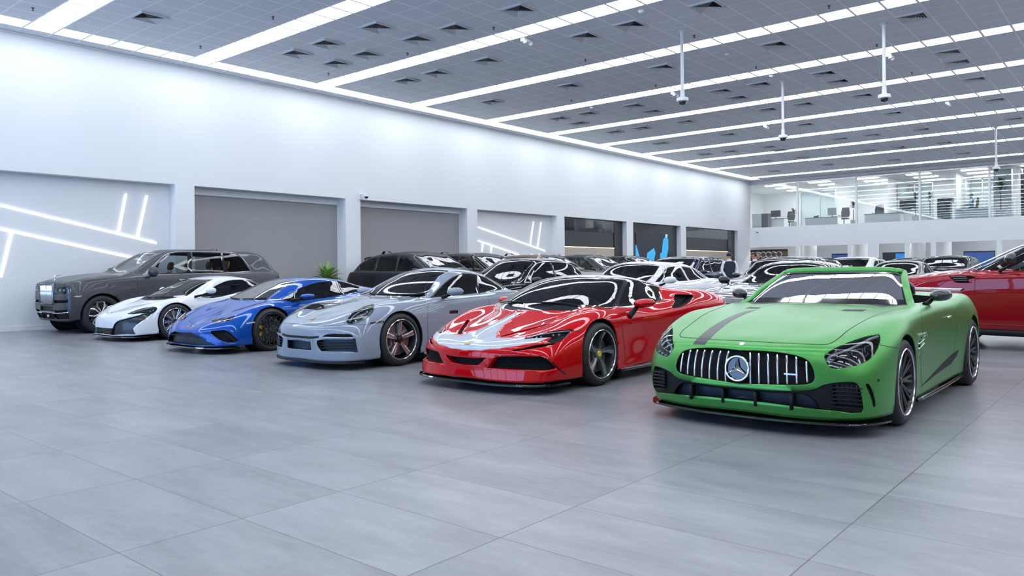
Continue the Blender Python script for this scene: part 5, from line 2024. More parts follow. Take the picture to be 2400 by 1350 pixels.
    P = c.px(G([(262, 776), (330, 784), (386, 792), (392, 870), (330, 866), (262, 862)]))
    edge0(P, 0, 5)
    c.recess('centre_intake', P, 'x', .08, m_blue_core, m_black, 'mid', front)
    c.ribbon('bumper_gap', [Vector((-1, 0, .405)), Vector((-1, .25, .405)), Vector((-1, .40, .42))], 'x', .03, m_gap)
    lip(c, .012, .085, .115, m_black, 20)
    p = c.px(G([(325, 600)]))[0]
    rot_badge(c, Vector((-.72, 0, .625)), (.026, .032), mat('crest_badge', (.6, .36, .12), .3, .5))
    c.ribbon('bonnet_gap', G([(330, 634), (560, 642), (690, 638), (705, 600)]), None, .004, m_gap, px=True)
    c.ribbon('bonnet_gap', G([(715, 575), (780, 505), (860, 460), (1000, 425), (1180, 388)]), None, .004, m_gap, px=True)
    c.ribbon('bumper_seam', G([(740, 628), (860, 632), (930, 628), (1062, 600)]), None, .004, m_gap, px=True)
    c.panel('side_marker', c.px(G([(930, 625), (940, 612), (1060, 596), (1068, 606), (1050, 618)])), 'y', m_gloss_black, 'pair', None, .001, True)
    c.ribbon('door_gap', G([(1466, 395), (1464, 500), (1463, 640), (1468, 800)]), None, .005, m_gap, px=True)
    c.ribbon('door_gap', [Vector((1.72, 0, .86)), Vector((1.74, 0, .6)), Vector((1.66, 0, .35)), Vector((1.6, 0, .2))], 'y', .005, m_gap)
    c.recess('door_handle', c.px(G([(1666, 504), (1744, 500), (1745, 530), (1668, 534)])), 'y', .012, m_gloss_black, m_gloss_black, 'pair')
    c.panel('fender_badge', c.px(G([(1422, 550), (1452, 547), (1452, 556), (1422, 559)])), 'y', mat('gold_badge', (.75, .62, .22), .25, .6), 'pair', None, .002, True)
    c.rod('side_skirt', [(.42, .91, .13), (1.2, .905, .13), (2.0, .93, .14)], .02, pm)
    door_mirror(c, (.92, 1.0, .945), 0, (.115, .10, .062), pm, m_black, (.80, .87, .87))
    for s in (.05, .5):
        pass
    c.rod('wiper', [Vector((.62, .02, 1)), Vector((.66, .45, 1)), Vector((.72, .60, 1))], .007, m_black, d='z', lift=.012)
    cabin(c, .98, .70, .87, 2.0)
    for s in (-1, 1):
        seat(c.root, 1.38, .36 * s, m_seat_black, .17, 1.0)
    mb = MB()
    mb.box(1.22, 1.25, -.10, .10, 1.12, 1.17, .012)
    mb.build('rear_view_mirror', m_black, c.root)

    def draw(mb, rr, h):
        for k in range(5):
            a = 2 * PI * k / 5 + PI / 2
            ca, sa = math.cos(a), math.sin(a)
            rows = []
            for i in range(6):
                t = i / 5
                r = .05 + (rr - .075) * t
                w = .018 + .016 * t
                y = h - .045 + .025 * t
                rows.append([(r * ca - s * sa, yy, r * sa + s * ca) for s, yy in ((-w, y - .03), (-w, y - .004), (-w * .8, y), (w * .8, y), (w, y - .004), (w, y - .03))])
            mb.loft(rows)
        mb.mi = 3
        mb.lathe([(.001, h - .045), (.06, h - .045), (.066, h - .09)], 24, 'y')
    sp = dict(face=mat('brushed_rim', (.62, .60, .62), .22, .9), second=m_rim_black, lip=m_silver, draw=draw, caliper=mat('black_caliper', (.02, .02, .02), .3, coat=1), cap=m_rim_black)
    make_wheel('coupe_front', .345, .26, .262, dict(sp, cap_y=.13 - .035))
    make_wheel('coupe_rear', .355, .32, .268, dict(sp, cap_y=.16 - .035))
    c.wheels(wheel_fn('coupe_front', 'coupe_rear'), (0, 2.45), (.80, .81))
    c.finish()


grey_coupe()


def blue_car():
    pm = paint('blue_paint', (0.004, 0.075, 0.38), 0.3, 0.25)
    Ls = {
        'b0': {0: (-1.01, 0, .13), 1: (-.98, .45, .125), 2: (-.80, .82, .125), 3: (-.45, .93, .13), 4: (0, .945, .14), 5: (.42, .93, .13), 7: (1.3, .91, .14), 9: (2.2, .94, .15), 10: (2.62, .95, .18), 11: (3.0, .93, .22), 12: (3.35, .8, .28), 13: (3.45, .45, .3), 14: (3.48, 0, .3)},
        'b1': {0: (-1.01, 0, .22), 1: (-.975, .45, .225), 2: (-.78, .83, .25), 3: (-.45, .945, .28), 4: (0, .96, .3), 5: (.42, .93, .28), 7: (1.3, .905, .28), 9: (2.2, .95, .3), 10: (2.62, .96, .34), 11: (3.0, .94, .38), 12: (3.38, .8, .42), 13: (3.48, .45, .45), 14: (3.5, 0, .45)},
        'b2': {0: (-1.0, 0, .31), 1: (-.95, .45, .335), 2: (-.73, .82, .40), 3: (-.42, .94, .46), 4: (0, .965, .5), 5: (.42, .93, .48), 7: (1.3, .91, .48), 9: (2.2, .96, .52), 10: (2.62, .97, .55), 11: (3.0, .94, .58), 12: (3.36, .78, .6), 13: (3.46, .45, .62), 14: (3.48, 0, .62)},
        'b3': {0: (-.985, 0, .35), 1: (-.90, .44, .40), 2: (-.645, .79, .50), 3: (-.36, .90, .60), 4: (0, .945, .67), 5: (.42, .925, .66), 6: (.85, .91, .66), 7: (1.3, .92, .68), 8: (1.75, .94, .70), 9: (2.2, .965, .74), 10: (2.62, .965, .77), 11: (3.0, .93, .77), 12: (3.3, .76, .78), 13: (3.4, .42, .8), 14: (3.42, 0, .8)},
        'E': {0: (-.955, 0, .375), 1: (-.83, .42, .455), 2: (-.54, .71, .58), 3: (-.26, .82, .68), 4: (.03, .87, .74), 5: (.44, .875, .745), 6: (.85, .87, .75), 7: (1.3, .88, .77), 8: (1.75, .905, .81), 9: (2.2, .92, .87), 10: (2.55, .90, .90), 11: (2.9, .84, .88), 12: (3.15, .7, .86), 13: (3.26, .4, .86), 14: (3.3, 0, .86)},
        'G': {0: (-.92, 0, .39), 1: (-.76, .34, .49), 2: (-.43, .58, .63), 3: (-.16, .70, .72), 4: (.1, .77, .77), 5: (.47, .80, .785), 6: (.87, .80, .80), 7: (1.3, .79, .82), 8: (1.72, .77, .85), 9: (2.1, .75, .91), 10: (2.45, .74, .925), 11: (2.75, .68, .91), 12: (3.0, .55, .9), 13: (3.1, .32, .9), 14: (3.15, 0, .9)},
        'R': {0: (-.89, 0, .405), 1: (-.69, .25, .515), 2: (-.36, .42, .645), 3: (-.08, .53, .735), 4: (.14, .64, .80), 5: (.46, .63, .93), 6: (.82, .60, 1.05), 7: (1.25, .575, 1.10), 8: (1.7, .57, 1.06), 9: (2.1, .57, .98), 10: (2.45, .52, .94), 11: (2.7, .46, .925), 12: (2.9, .36, .91), 13: (3.0, .22, .91), 14: (3.04, 0, .91)},
        'Q': {0: (-.86, 0, .42), 1: (-.62, .14, .535), 2: (-.30, .2, .67), 3: (-.01, .28, .78), 4: (.1, .33, .84), 5: (.4, .33, .985), 6: (.76, .33, 1.11), 7: (1.25, .32, 1.15), 8: (1.7, .31, 1.11), 9: (2.1, .3, 1.01), 10: (2.45, .28, .95), 11: (2.66, .25, .93), 12: (2.84, .2, .92), 13: (2.93, .12, .92), 14: (2.97, 0, .92)},
        'C': {0: (-.82, 0, .435), 1: (-.56, 0, .555), 2: (-.26, 0, .68), 3: (.0, 0, .79), 4: (.08, 0, .84), 5: (.38, 0, .99), 6: (.73, 0, 1.122), 7: (1.25, 0, 1.163), 8: (1.7, 0, 1.125), 9: (2.1, 0, 1.02), 10: (2.45, 0, .955), 11: (2.64, 0, .93), 12: (2.8, 0, .92), 13: (2.88, 0, .92), 14: (2.92, 0, .92)},
    }
    c = Car('supercar', 6.88, 11.72, 0, 'bright blue wedge shaped supercar with black wheels', 'car', 'cars lined up in the front row', Ls, ORDER, pm)
    G = crop((360, 600), .225)
    c.arch(0, .335, .372)
    c.arch(2.62, .35, .385)
    front = lambda q: q.x < -.2
    W = c.px(G([(1170, 460), (1240, 400), (1330, 340), (1420, 290), (1480, 262)]))
    P = [Vector((.0, -.03, 0)), Vector((.02, .28, 0))] + [Vector((p.x, p.y, 0)) for p in W] + [Vector((.80, .42, 0)), Vector((.755, .25, 0)), Vector((.735, -.03, 0))]
    S = c.px(G([(1330, 452), (1420, 400), (1540, 330), (1660, 285), (1780, 265), (1900, 263), (2020, 275), (2120, 300), (2200, 340), (2120, 372), (2000, 400), (1800, 432), (1600, 460), (1450, 480)]))
    greenhouse(c, P, [loop(S, 2, (0, 8))], m_side=m_glass_dark, m_ws=glass_mat('reflective_glass', (.6, .66, .66), 1.6, film=.22))
    c.ribbon('door_post', G([(1465, 375), (1490, 470)]), None, .035, m_gloss_black, px=True, lift=.003)
    c.ribbon('door_post', G([(1905, 265), (1935, 340), (1975, 400)]), None, .05, m_gloss_black, px=True, lift=.003)
    headlamp(c, G([(600, 690), (605, 672), (680, 650), (780, 640), (850, 622), (825, 650), (770, 680), (700, 692)]), None, m_lampglass, .045,
             drl=[(G([(608, 685), (690, 688), (750, 678)]), .009), (G([(800, 645), (835, 628)]), .006)], dots=G([(680, 668), (730, 662)]), smooth=2, corners=(0, 1, 4), dotr=.014)
    # lower intakes
    P = c.px(G([(320, 802), (395, 800), (470, 835), (560, 890), (640, 930), (480, 928), (330, 918)]))
    edge0(P, 0, 6)
    c.recess('centre_intake', P, 'x', .09, m_blue_core, m_black, 'mid', front)
    c.rod('intake_slat', [Vector((-1.05, 0, .27)), Vector((-1.05, .2, .27)), Vector((-1.0, .5, .262))], .008, m_black, 'mid', d='x')
    P = c.px(G([(585, 795), (600, 782), (735, 770), (800, 800), (890, 880), (860, 900), (770, 905), (680, 870)]))
    c.recess('side_intake', P, Vector((-.8, .6, 0)), .08, m_liner, m_black, 'pair', front)
    P = c.px(G([(722, 820), (760, 790), (880, 878), (840, 900), (800, 885)]))
    for o in c.place('intake_blade', MB().loft([[tuple(p + Vector((.02, -.015, 0))) for p in (P[0], P[1])], [tuple(p + Vector((.02, -.015, 0))) for p in (P[3], P[2])]]).bm, m_black, 'pair'):
        pass
    lip(c, .03, .085, .105, m_gloss_black, 22)
    rot_badge(c, Vector((-.90, 0, .40)), (.03, .034), mat('shield_badge', (.35, .2, .12), .3, .4))
    c.ribbon('bonnet_gap', G([(300, 655), (320, 680), (400, 678), (410, 690), (520, 685), (600, 640), (700, 570), (820, 505)]), None, .005, m_gap, px=True, smooth_pts=False)
    c.ribbon('side_marker', G([(965, 702), (1055, 690)]), None, .02, m_drl, px=True)
    c.ribbon('door_gap', G([(1275, 470), (1330, 520), (1380, 560)]), None, .004, m_gap, px=True)
    c.ribbon('crease', [Vector((-.9, .5, .41)), Vector((-.6, .72, .52))], Vector((-.6, .5, .6)), .003, m_gap)
    c.rod('side_skirt', [(.42, .93, .12), (1.3, .915, .13), (2.2, .94, .14)], .018, m_gloss_black)
    P = [Vector((x, 0, z)) for x, z in ((1.85, .74), (2.1, .83), (2.2, .84), (2.12, .72), (2.0, .62))]
    c.recess('side_scoop', P, 'y', .08, m_liner, m_black, 'pair', lambda q: q.y > .5, face_min=0)
    c.panel('engine_cover', [Vector(v) for v in ((1.75, -.03, 0), (1.74, .3, 0), (1.85, .46, 0), (2.5, .42, 0), (2.6, .2, 0), (2.6, -.03, 0))], 'z', m_gloss_black, 'mid', lambda q: q.z > .7, .001, True)
    door_mirror(c, (.62, 1.0, .845), 0, (.135, .10, .045), pm, m_black, (.42, .84, .79))
    c.rod('wiper', [Vector((.02, .05, 1)), Vector((.06, .35, 1)), Vector((.15, .55, 1))], .007, m_black, d='z', lift=.012)
    cabin(c, .55, .70, .77, 1.7)
    for s in (-1, 1):
        seat(c.root, 1.05, .36 * s, m_seat_black, .08, 1.0)

    def draw(mb, rr, h):
        for k in range(10):
            a = 2 * PI * k / 10
            rim_bar(mb, (.04, a), (rr * .62, a), .009, h - .05, h - .035, .03)
            rim_bar(mb, (rr * .60, a), (rr - .02, a + .16), .008, h - .035, h - .02, .03)
            rim_bar(mb, (rr * .60, a), (rr - .02, a - .16), .008, h - .035, h - .02, .03)
            rim_bar(mb, (rr * .45, a), (rr * .62, a + .3), .007, h - .04, h - .036, .03)
            rim_bar(mb, (rr * .45, a), (rr * .62, a - .3), .007, h - .04, h - .036, .03)
        mb.lathe([(.001, h - .045), (.05, h - .045), (.058, h - .09)], 24, 'y')
    sp = dict(face=m_rim_black, lip=m_rim_black, draw=draw, caliper=mat('yellow_caliper', (.55, .34, .02), .3, coat=1), cap=mat('dark_cap', (.05, .04, .03), .3))
    make_wheel('wedge_front', .335, .26, .262, dict(sp, cap_y=.13 - .04))
    make_wheel('wedge_rear', .35, .32, .27, dict(sp, cap_y=.16 - .04))
    c.wheels(wheel_fn('wedge_front', 'wedge_rear'), (0, 2.62), (.83, .82))
    c.finish()


blue_car()
def white_car():
    pm = paint('white_paint', (0.74, 0.76, 0.79), 0.3, 0.0)
    grey = mat('dark_grey_inlay', (.018, .022, .03), .3, .2, coat=.4)
    Ls = {
        'b0': {0: (-.955, 0, .11), 1: (-.93, .45, .11), 2: (-.74, .80, .115), 3: (-.42, .90, .13), 4: (0, .92, .14), 5: (.42, .92, .13), 7: (1.3, .90, .14), 9: (2.2, .92, .15), 10: (2.67, .94, .18), 11: (3.05, .92, .22), 12: (3.4, .8, .28), 13: (3.5, .45, .3), 14: (3.53, 0, .3)},
        'b1': {0: (-.96, 0, .22), 1: (-.93, .45, .225), 2: (-.735, .81, .25), 3: (-.42, .92, .28), 4: (0, .935, .3), 5: (.42, .92, .28), 7: (1.3, .895, .28), 9: (2.2, .93, .3), 10: (2.67, .95, .34), 11: (3.05, .93, .38), 12: (3.42, .8, .42), 13: (3.52, .45, .45), 14: (3.55, 0, .45)},
        'b2': {0: (-.955, 0, .35), 1: (-.915, .45, .365), 2: (-.70, .80, .41), 3: (-.40, .915, .46), 4: (0, .94, .5), 5: (.42, .92, .48), 7: (1.3, .895, .48), 9: (2.2, .94, .52), 10: (2.67, .96, .55), 11: (3.05, .93, .58), 12: (3.4, .78, .6), 13: (3.5, .45, .62), 14: (3.52, 0, .62)},
        'b3': {0: (-.935, 0, .43), 1: (-.865, .44, .47), 2: (-.62, .765, .54), 3: (-.35, .88, .61), 4: (0, .925, .67), 5: (.42, .915, .66), 6: (.85, .90, .66), 7: (1.3, .905, .68), 8: (1.75, .925, .70), 9: (2.2, .945, .74), 10: (2.67, .95, .77), 11: (3.05, .91, .77), 12: (3.35, .76, .78), 13: (3.44, .42, .8), 14: (3.46, 0, .8)},
        'E': {0: (-.90, 0, .465), 1: (-.79, .42, .52), 2: (-.52, .69, .62), 3: (-.25, .805, .705), 4: (.03, .855, .75), 5: (.44, .86, .755), 6: (.85, .86, .76), 7: (1.3, .87, .785), 8: (1.75, .89, .82), 9: (2.2, .905, .87), 10: (2.55, .89, .90), 11: (2.9, .83, .88), 12: (3.18, .7, .86), 13: (3.28, .4, .86), 14: (3.32, 0, .86)},
        'G': {0: (-.87, 0, .485), 1: (-.72, .34, .55), 2: (-.42, .57, .665), 3: (-.15, .69, .745), 4: (.1, .755, .785), 5: (.47, .785, .79), 6: (.87, .785, .81), 7: (1.3, .77, .84), 8: (1.72, .75, .87), 9: (2.1, .73, .91), 10: (2.45, .72, .915), 11: (2.75, .66, .91), 12: (3.0, .55, .9), 13: (3.12, .32, .9), 14: (3.17, 0, .9)},
        'R': {0: (-.84, 0, .50), 1: (-.65, .25, .57), 2: (-.34, .42, .66), 3: (-.07, .53, .73), 4: (.15, .63, .79), 5: (.48, .62, .93), 6: (.86, .59, 1.06), 7: (1.28, .56, 1.12), 8: (1.72, .55, 1.09), 9: (2.1, .53, .99), 10: (2.45, .5, .93), 11: (2.7, .44, .92), 12: (2.92, .36, .91), 13: (3.02, .22, .91), 14: (3.06, 0, .91)},
        'Q': {0: (-.80, 0, .515), 1: (-.57, .14, .585), 2: (-.28, .2, .67), 3: (-.04, .28, .755), 4: (.07, .33, .82), 5: (.4, .33, .975), 6: (.78, .33, 1.115), 7: (1.26, .32, 1.18), 8: (1.72, .31, 1.15), 9: (2.1, .3, 1.05), 10: (2.45, .28, .95), 11: (2.66, .25, .93), 12: (2.86, .2, .92), 13: (2.95, .12, .92), 14: (3.0, 0, .92)},
        'C': {0: (-.76, 0, .53), 1: (-.50, 0, .60), 2: (-.24, 0, .685), 3: (-.03, 0, .76), 4: (.05, 0, .82), 5: (.38, 0, .98), 6: (.75, 0, 1.125), 7: (1.26, 0, 1.195), 8: (1.72, 0, 1.165), 9: (2.1, 0, 1.06), 10: (2.45, 0, .96), 11: (2.64, 0, .93), 12: (2.82, 0, .92), 13: (2.9, 0, .92), 14: (2.95, 0, .92)},
    }
    c = Car('supercar', 7.04, 15.16, 0, 'white supercar with curved dark grey front intakes beside the blue car', 'car', 'cars lined up in the front row', Ls, ORDER, pm)
    G = crop((60, 550), .25833)
    c.arch(0, .335, .365)
    c.arch(2.67, .35, .385)
    front = lambda q: q.x < .2
    W = c.px(G([(1460, 555), (1540, 500), (1620, 450), (1700, 405)]))
    P = [Vector((-.04, -.03, 0)), Vector((-.02, .28, 0))] + [Vector((p.x, p.y, 0)) for p in W] + [Vector((.86, .42, 0)), Vector((.79, .25, 0)), Vector((.76, -.03, 0))]
    S = c.px(G([(1595, 570), (1660, 510), (1740, 455), (1830, 418), (1930, 408), (2030, 412), (2120, 430), (2160, 450), (2080, 480), (1980, 510), (1850, 545), (1700, 575)]))
    greenhouse(c, P, [loop(S, 2, (0, 7))], m_side=m_glass_dark, m_ws=glass_mat('smoky_glass', (.42, .46, .48), 1.5))
    headlamp(c, G([(918, 722), (960, 700), (1040, 672), (1120, 655), (1180, 655), (1193, 672), (1175, 700), (1130, 725), (1090, 720), (1060, 712), (990, 722)]), None, m_lampglass, .04,
             drl=[(G([(960, 708), (1050, 682), (1130, 664), (1185, 662)]), .007), (G([(1090, 712), (1140, 700), (1180, 680)]), .007)], dots=G([(1130, 688), (1155, 680)]), smooth=2, corners=(0,), dotr=.014)
    P = c.px(G([(788, 852), (800, 815), (830, 785), (900, 762), (980, 742), (1040, 728), (1062, 715), (1110, 722), (1135, 726), (1080, 770), (1010, 815), (975, 850), (985, 885), (1000, 906), (880, 906), (780, 912)]))
    c.recess('front_intake', P, Vector((-.75, .66, 0)), .035, grey, grey, 'pair', front)
    P = c.px(G([(925, 800), (990, 775), (1050, 760), (1000, 810), (968, 850), (978, 895), (935, 895)]))
    P = c.px(G([(648, 840), (700, 846), (775, 850), (790, 850), (782, 910), (700, 900), (655, 890)]))
    edge0(P, 0, 6)
    c.recess('centre_intake', P, 'x', .05, m_black, m_black, 'mid', front)
    for k in range(3):
        c.rod('intake_slat', G([(662, 858 + k * 12), (720, 862 + k * 13), (780, 866 + k * 14)]), .006, grey, px=True)
    lip(c, .025, .075, .095, m_gloss_black, 22)
    rot_badge(c, Vector((-.80, 0, .515)), (.04, .012), m_chrome, 'nose_badge')
    c.ribbon('bonnet_gap', G([(690, 680), (800, 610), (950, 580), (1080, 562)]), None, .004, m_gap, px=True)
    c.ribbon('bumper_gap', G([(1190, 712), (1262, 715)]), None, .004, m_gap, px=True)
    c.ribbon('door_gap', G([(1562, 600), (1575, 575), (1600, 560)]), None, .004, m_gap, px=True)
    P = [Vector((x, 0, z)) for x, z in ((1.5, .70), (1.9, .76), (2.18, .74), (2.1, .5), (1.95, .40), (1.8, .55))]
    c.recess('side_scoop', P, 'y', .08, m_liner, grey, 'pair', lambda q: q.y > .5, face_min=0)
    c.rod('side_skirt', [(.42, .92, .12), (1.3, .905, .13), (2.2, .93, .14)], .018, m_gloss_black)
    c.panel('engine_cover', [Vector(v) for v in ((1.78, -.03, 0), (1.77, .3, 0), (1.85, .42, 0), (2.5, .4, 0), (2.6, .2, 0), (2.6, -.03, 0))], 'z', m_gloss_black, 'mid', lambda q: q.z > .7, .001, True)
    c.panel('cowl', [Vector(v) for v in ((-.12, -.03, 0), (-.09, .3, 0), (.0, .55, 0), (.12, .67, 0), (.16, .62, 0), (.02, .3, 0), (-.03, -.03, 0))], 'z', m_black, 'mid', lambda q: q.z > .6, .002, True)
    door_mirror(c, (.66, .985, .90), 0, (.10, .09, .065), pm, m_black, (.40, .84, .79))
    c.rod('wiper', [Vector((-.02, .05, 1)), Vector((.02, .35, 1)), Vector((.13, .55, 1))], .007, m_black, d='z', lift=.012)
    cabin(c, .5, .69, .76, 1.7)
    for s in (-1, 1):
        seat(c.root, 1.05, .34 * s, m_seat_black, .10, 1.0)

    def draw(mb, rr, h):
        for k in range(10):
            a = 2 * PI * k / 10
            mb.mi = 0
            rim_bar(mb, (.05, a), (rr - .02, a + .08), .009, h - .045, h - .015, .03)
            mb.mi = 0
            rim_bar(mb, (.05, a), (rr - .02, a - .08), .009, h - .045, h - .015, .03)
        mb.mi = 3
        mb.lathe([(.001, h - .045), (.05, h - .045), (.058, h - .09)], 24, 'y')
    sp = dict(face=m_silver, second=m_rim_black, lip=m_silver, draw=draw, caliper=m_rim_black, cap=m_rim_black)
    make_wheel('white_front', .335, .25, .255, dict(sp, cap_y=.125 - .04))
    make_wheel('white_rear', .35, .31, .265, dict(sp, cap_y=.155 - .04))
    c.wheels(wheel_fn('white_front', 'white_rear'), (0, 2.67), (.805, .80))
    c.finish()


white_car()


def tall_suv_lines(L=5.34, WB=3.295, W=1.0, H=1.835, oh=.82):
    tail = L - oh
    r = tail
    return {
        'b0': {0: (-oh + .06, 0, .27), 1: (-oh + .075, .5, .265), 2: (-oh + .16, .86, .27), 3: (-.5, .955, .30), 4: (0, .97, .31), 5: (.5, .965, .28), 7: (1.5, .96, .27), 9: (WB - .5, .965, .28), 10: (WB, .97, .31), 11: (WB + .5, .96, .33), 12: (r - .2, .85, .38), 13: (r - .1, .5, .4), 14: (r - .08, 0, .4)},
        'b1': {0: (-oh + .01, 0, .42), 1: (-oh + .02, .5, .42), 2: (-oh + .10, .90, .43), 3: (-.5, .985, .45), 4: (0, 1.0, .46), 5: (.5, .985, .42), 7: (1.5, .985, .42), 9: (WB - .5, .985, .42), 10: (WB, 1.0, .45), 11: (WB + .5, .985, .48), 12: (r - .12, .88, .52), 13: (r - .03, .5, .54), 14: (r - .01, 0, .54)},
        'b2': {0: (-oh, 0, .68), 1: (-oh + .01, .5, .68), 2: (-oh + .08, .90, .69), 3: (-.5, .99, .72), 4: (0, 1.0, .74), 5: (.5, .99, .73), 7: (1.5, .99, .73), 9: (WB - .5, .99, .74), 10: (WB, 1.0, .76), 11: (WB + .5, .985, .78), 12: (r - .10, .88, .82), 13: (r - .02, .5, .84), 14: (r, 0, .84)},
        'b3': {0: (-oh + .01, 0, .95), 1: (-oh + .02, .5, .95), 2: (-oh + .09, .88, .96), 3: (-.45, .965, .985), 4: (0, .98, 1.0), 5: (.5, .98, 1.01), 7: (1.5, .985, 1.03), 9: (WB - .5, .985, 1.04), 10: (WB, .985, 1.05), 11: (WB + .5, .97, 1.06), 12: (r - .14, .87, 1.07), 13: (r - .07, .5, 1.08), 14: (r - .05, 0, 1.08)},
        'E': {0: (-oh + .025, 0, 1.06), 1: (-oh + .035, .48, 1.06), 2: (-oh + .10, .84, 1.055), 3: (-.42, .92, 1.11), 4: (0, .945, 1.15), 5: (.5, .955, 1.175), 6: (1.0, .96, 1.19), 7: (1.5, .96, 1.205), 8: (2.2, .96, 1.215), 9: (WB - .5, .96, 1.225), 10: (WB, .955, 1.23), 11: (WB + .55, .935, 1.235), 12: (r - .22, .84, 1.235), 13: (r - .15, .48, 1.235), 14: (r - .13, 0, 1.235)},
        'G': {0: (-oh + .045, 0, 1.085), 1: (-oh + .055, .44, 1.085), 2: (-oh + .13, .76, 1.09), 3: (-.35, .82, 1.15), 4: (.05, .84, 1.195), 5: (.5, .87, 1.22), 6: (1.0, .905, 1.235), 7: (1.5, .91, 1.25), 8: (2.2, .91, 1.26), 9: (WB - .5, .905, 1.27), 10: (WB, .90, 1.275), 11: (WB + .45, .88, 1.28), 12: (r - .34, .80, 1.28), 13: (r - .27, .46, 1.29), 14: (r - .25, 0, 1.29)},
        'R': {0: (-oh + .07, 0, 1.10), 1: (-oh + .08, .36, 1.105), 2: (-oh + .17, .58, 1.12), 3: (-.28, .62, 1.19), 4: (.12, .66, 1.235), 5: (.62, .73, 1.27), 6: (1.08, .755, 1.50), 7: (1.52, .735, 1.705), 8: (2.2, .73, 1.75), 9: (WB - .5, .725, 1.74), 10: (WB, .72, 1.715), 11: (WB + .35, .71, 1.66), 12: (r - .55, .68, 1.52), 13: (r - .48, .42, 1.53), 14: (r - .46, 0, 1.53)},
        'Q': {0: (-oh + .10, 0, 1.115), 1: (-oh + .12, .2, 1.125), 2: (-oh + .22, .3, 1.15), 3: (-.22, .32, 1.215), 4: (.2, .34, 1.265), 5: (.72, .37, 1.30), 6: (1.10, .40, 1.53), 7: (1.55, .39, 1.775), 8: (2.2, .39, 1.825), 9: (WB - .5, .38, 1.815), 10: (WB, .38, 1.785), 11: (WB + .35, .37, 1.72), 12: (r - .60, .34, 1.60), 13: (r - .56, .22, 1.60), 14: (r - .54, 0, 1.60)},
        'C': {0: (-oh + .13, 0, 1.125), 1: (-oh + .16, 0, 1.14), 2: (-oh + .26, 0, 1.165), 3: (-.18, 0, 1.23), 4: (.26, 0, 1.28), 5: (.76, 0, 1.305), 6: (1.10, 0, 1.54), 7: (1.56, 0, 1.79), 8: (2.2, 0, H), 9: (WB - .5, 0, H - .005), 10: (WB, 0, 1.80), 11: (WB + .35, 0, 1.735), 12: (r - .62, 0, 1.615), 13: (r - .59, 0, 1.615), 14: (r - .57, 0, 1.615)},
    }


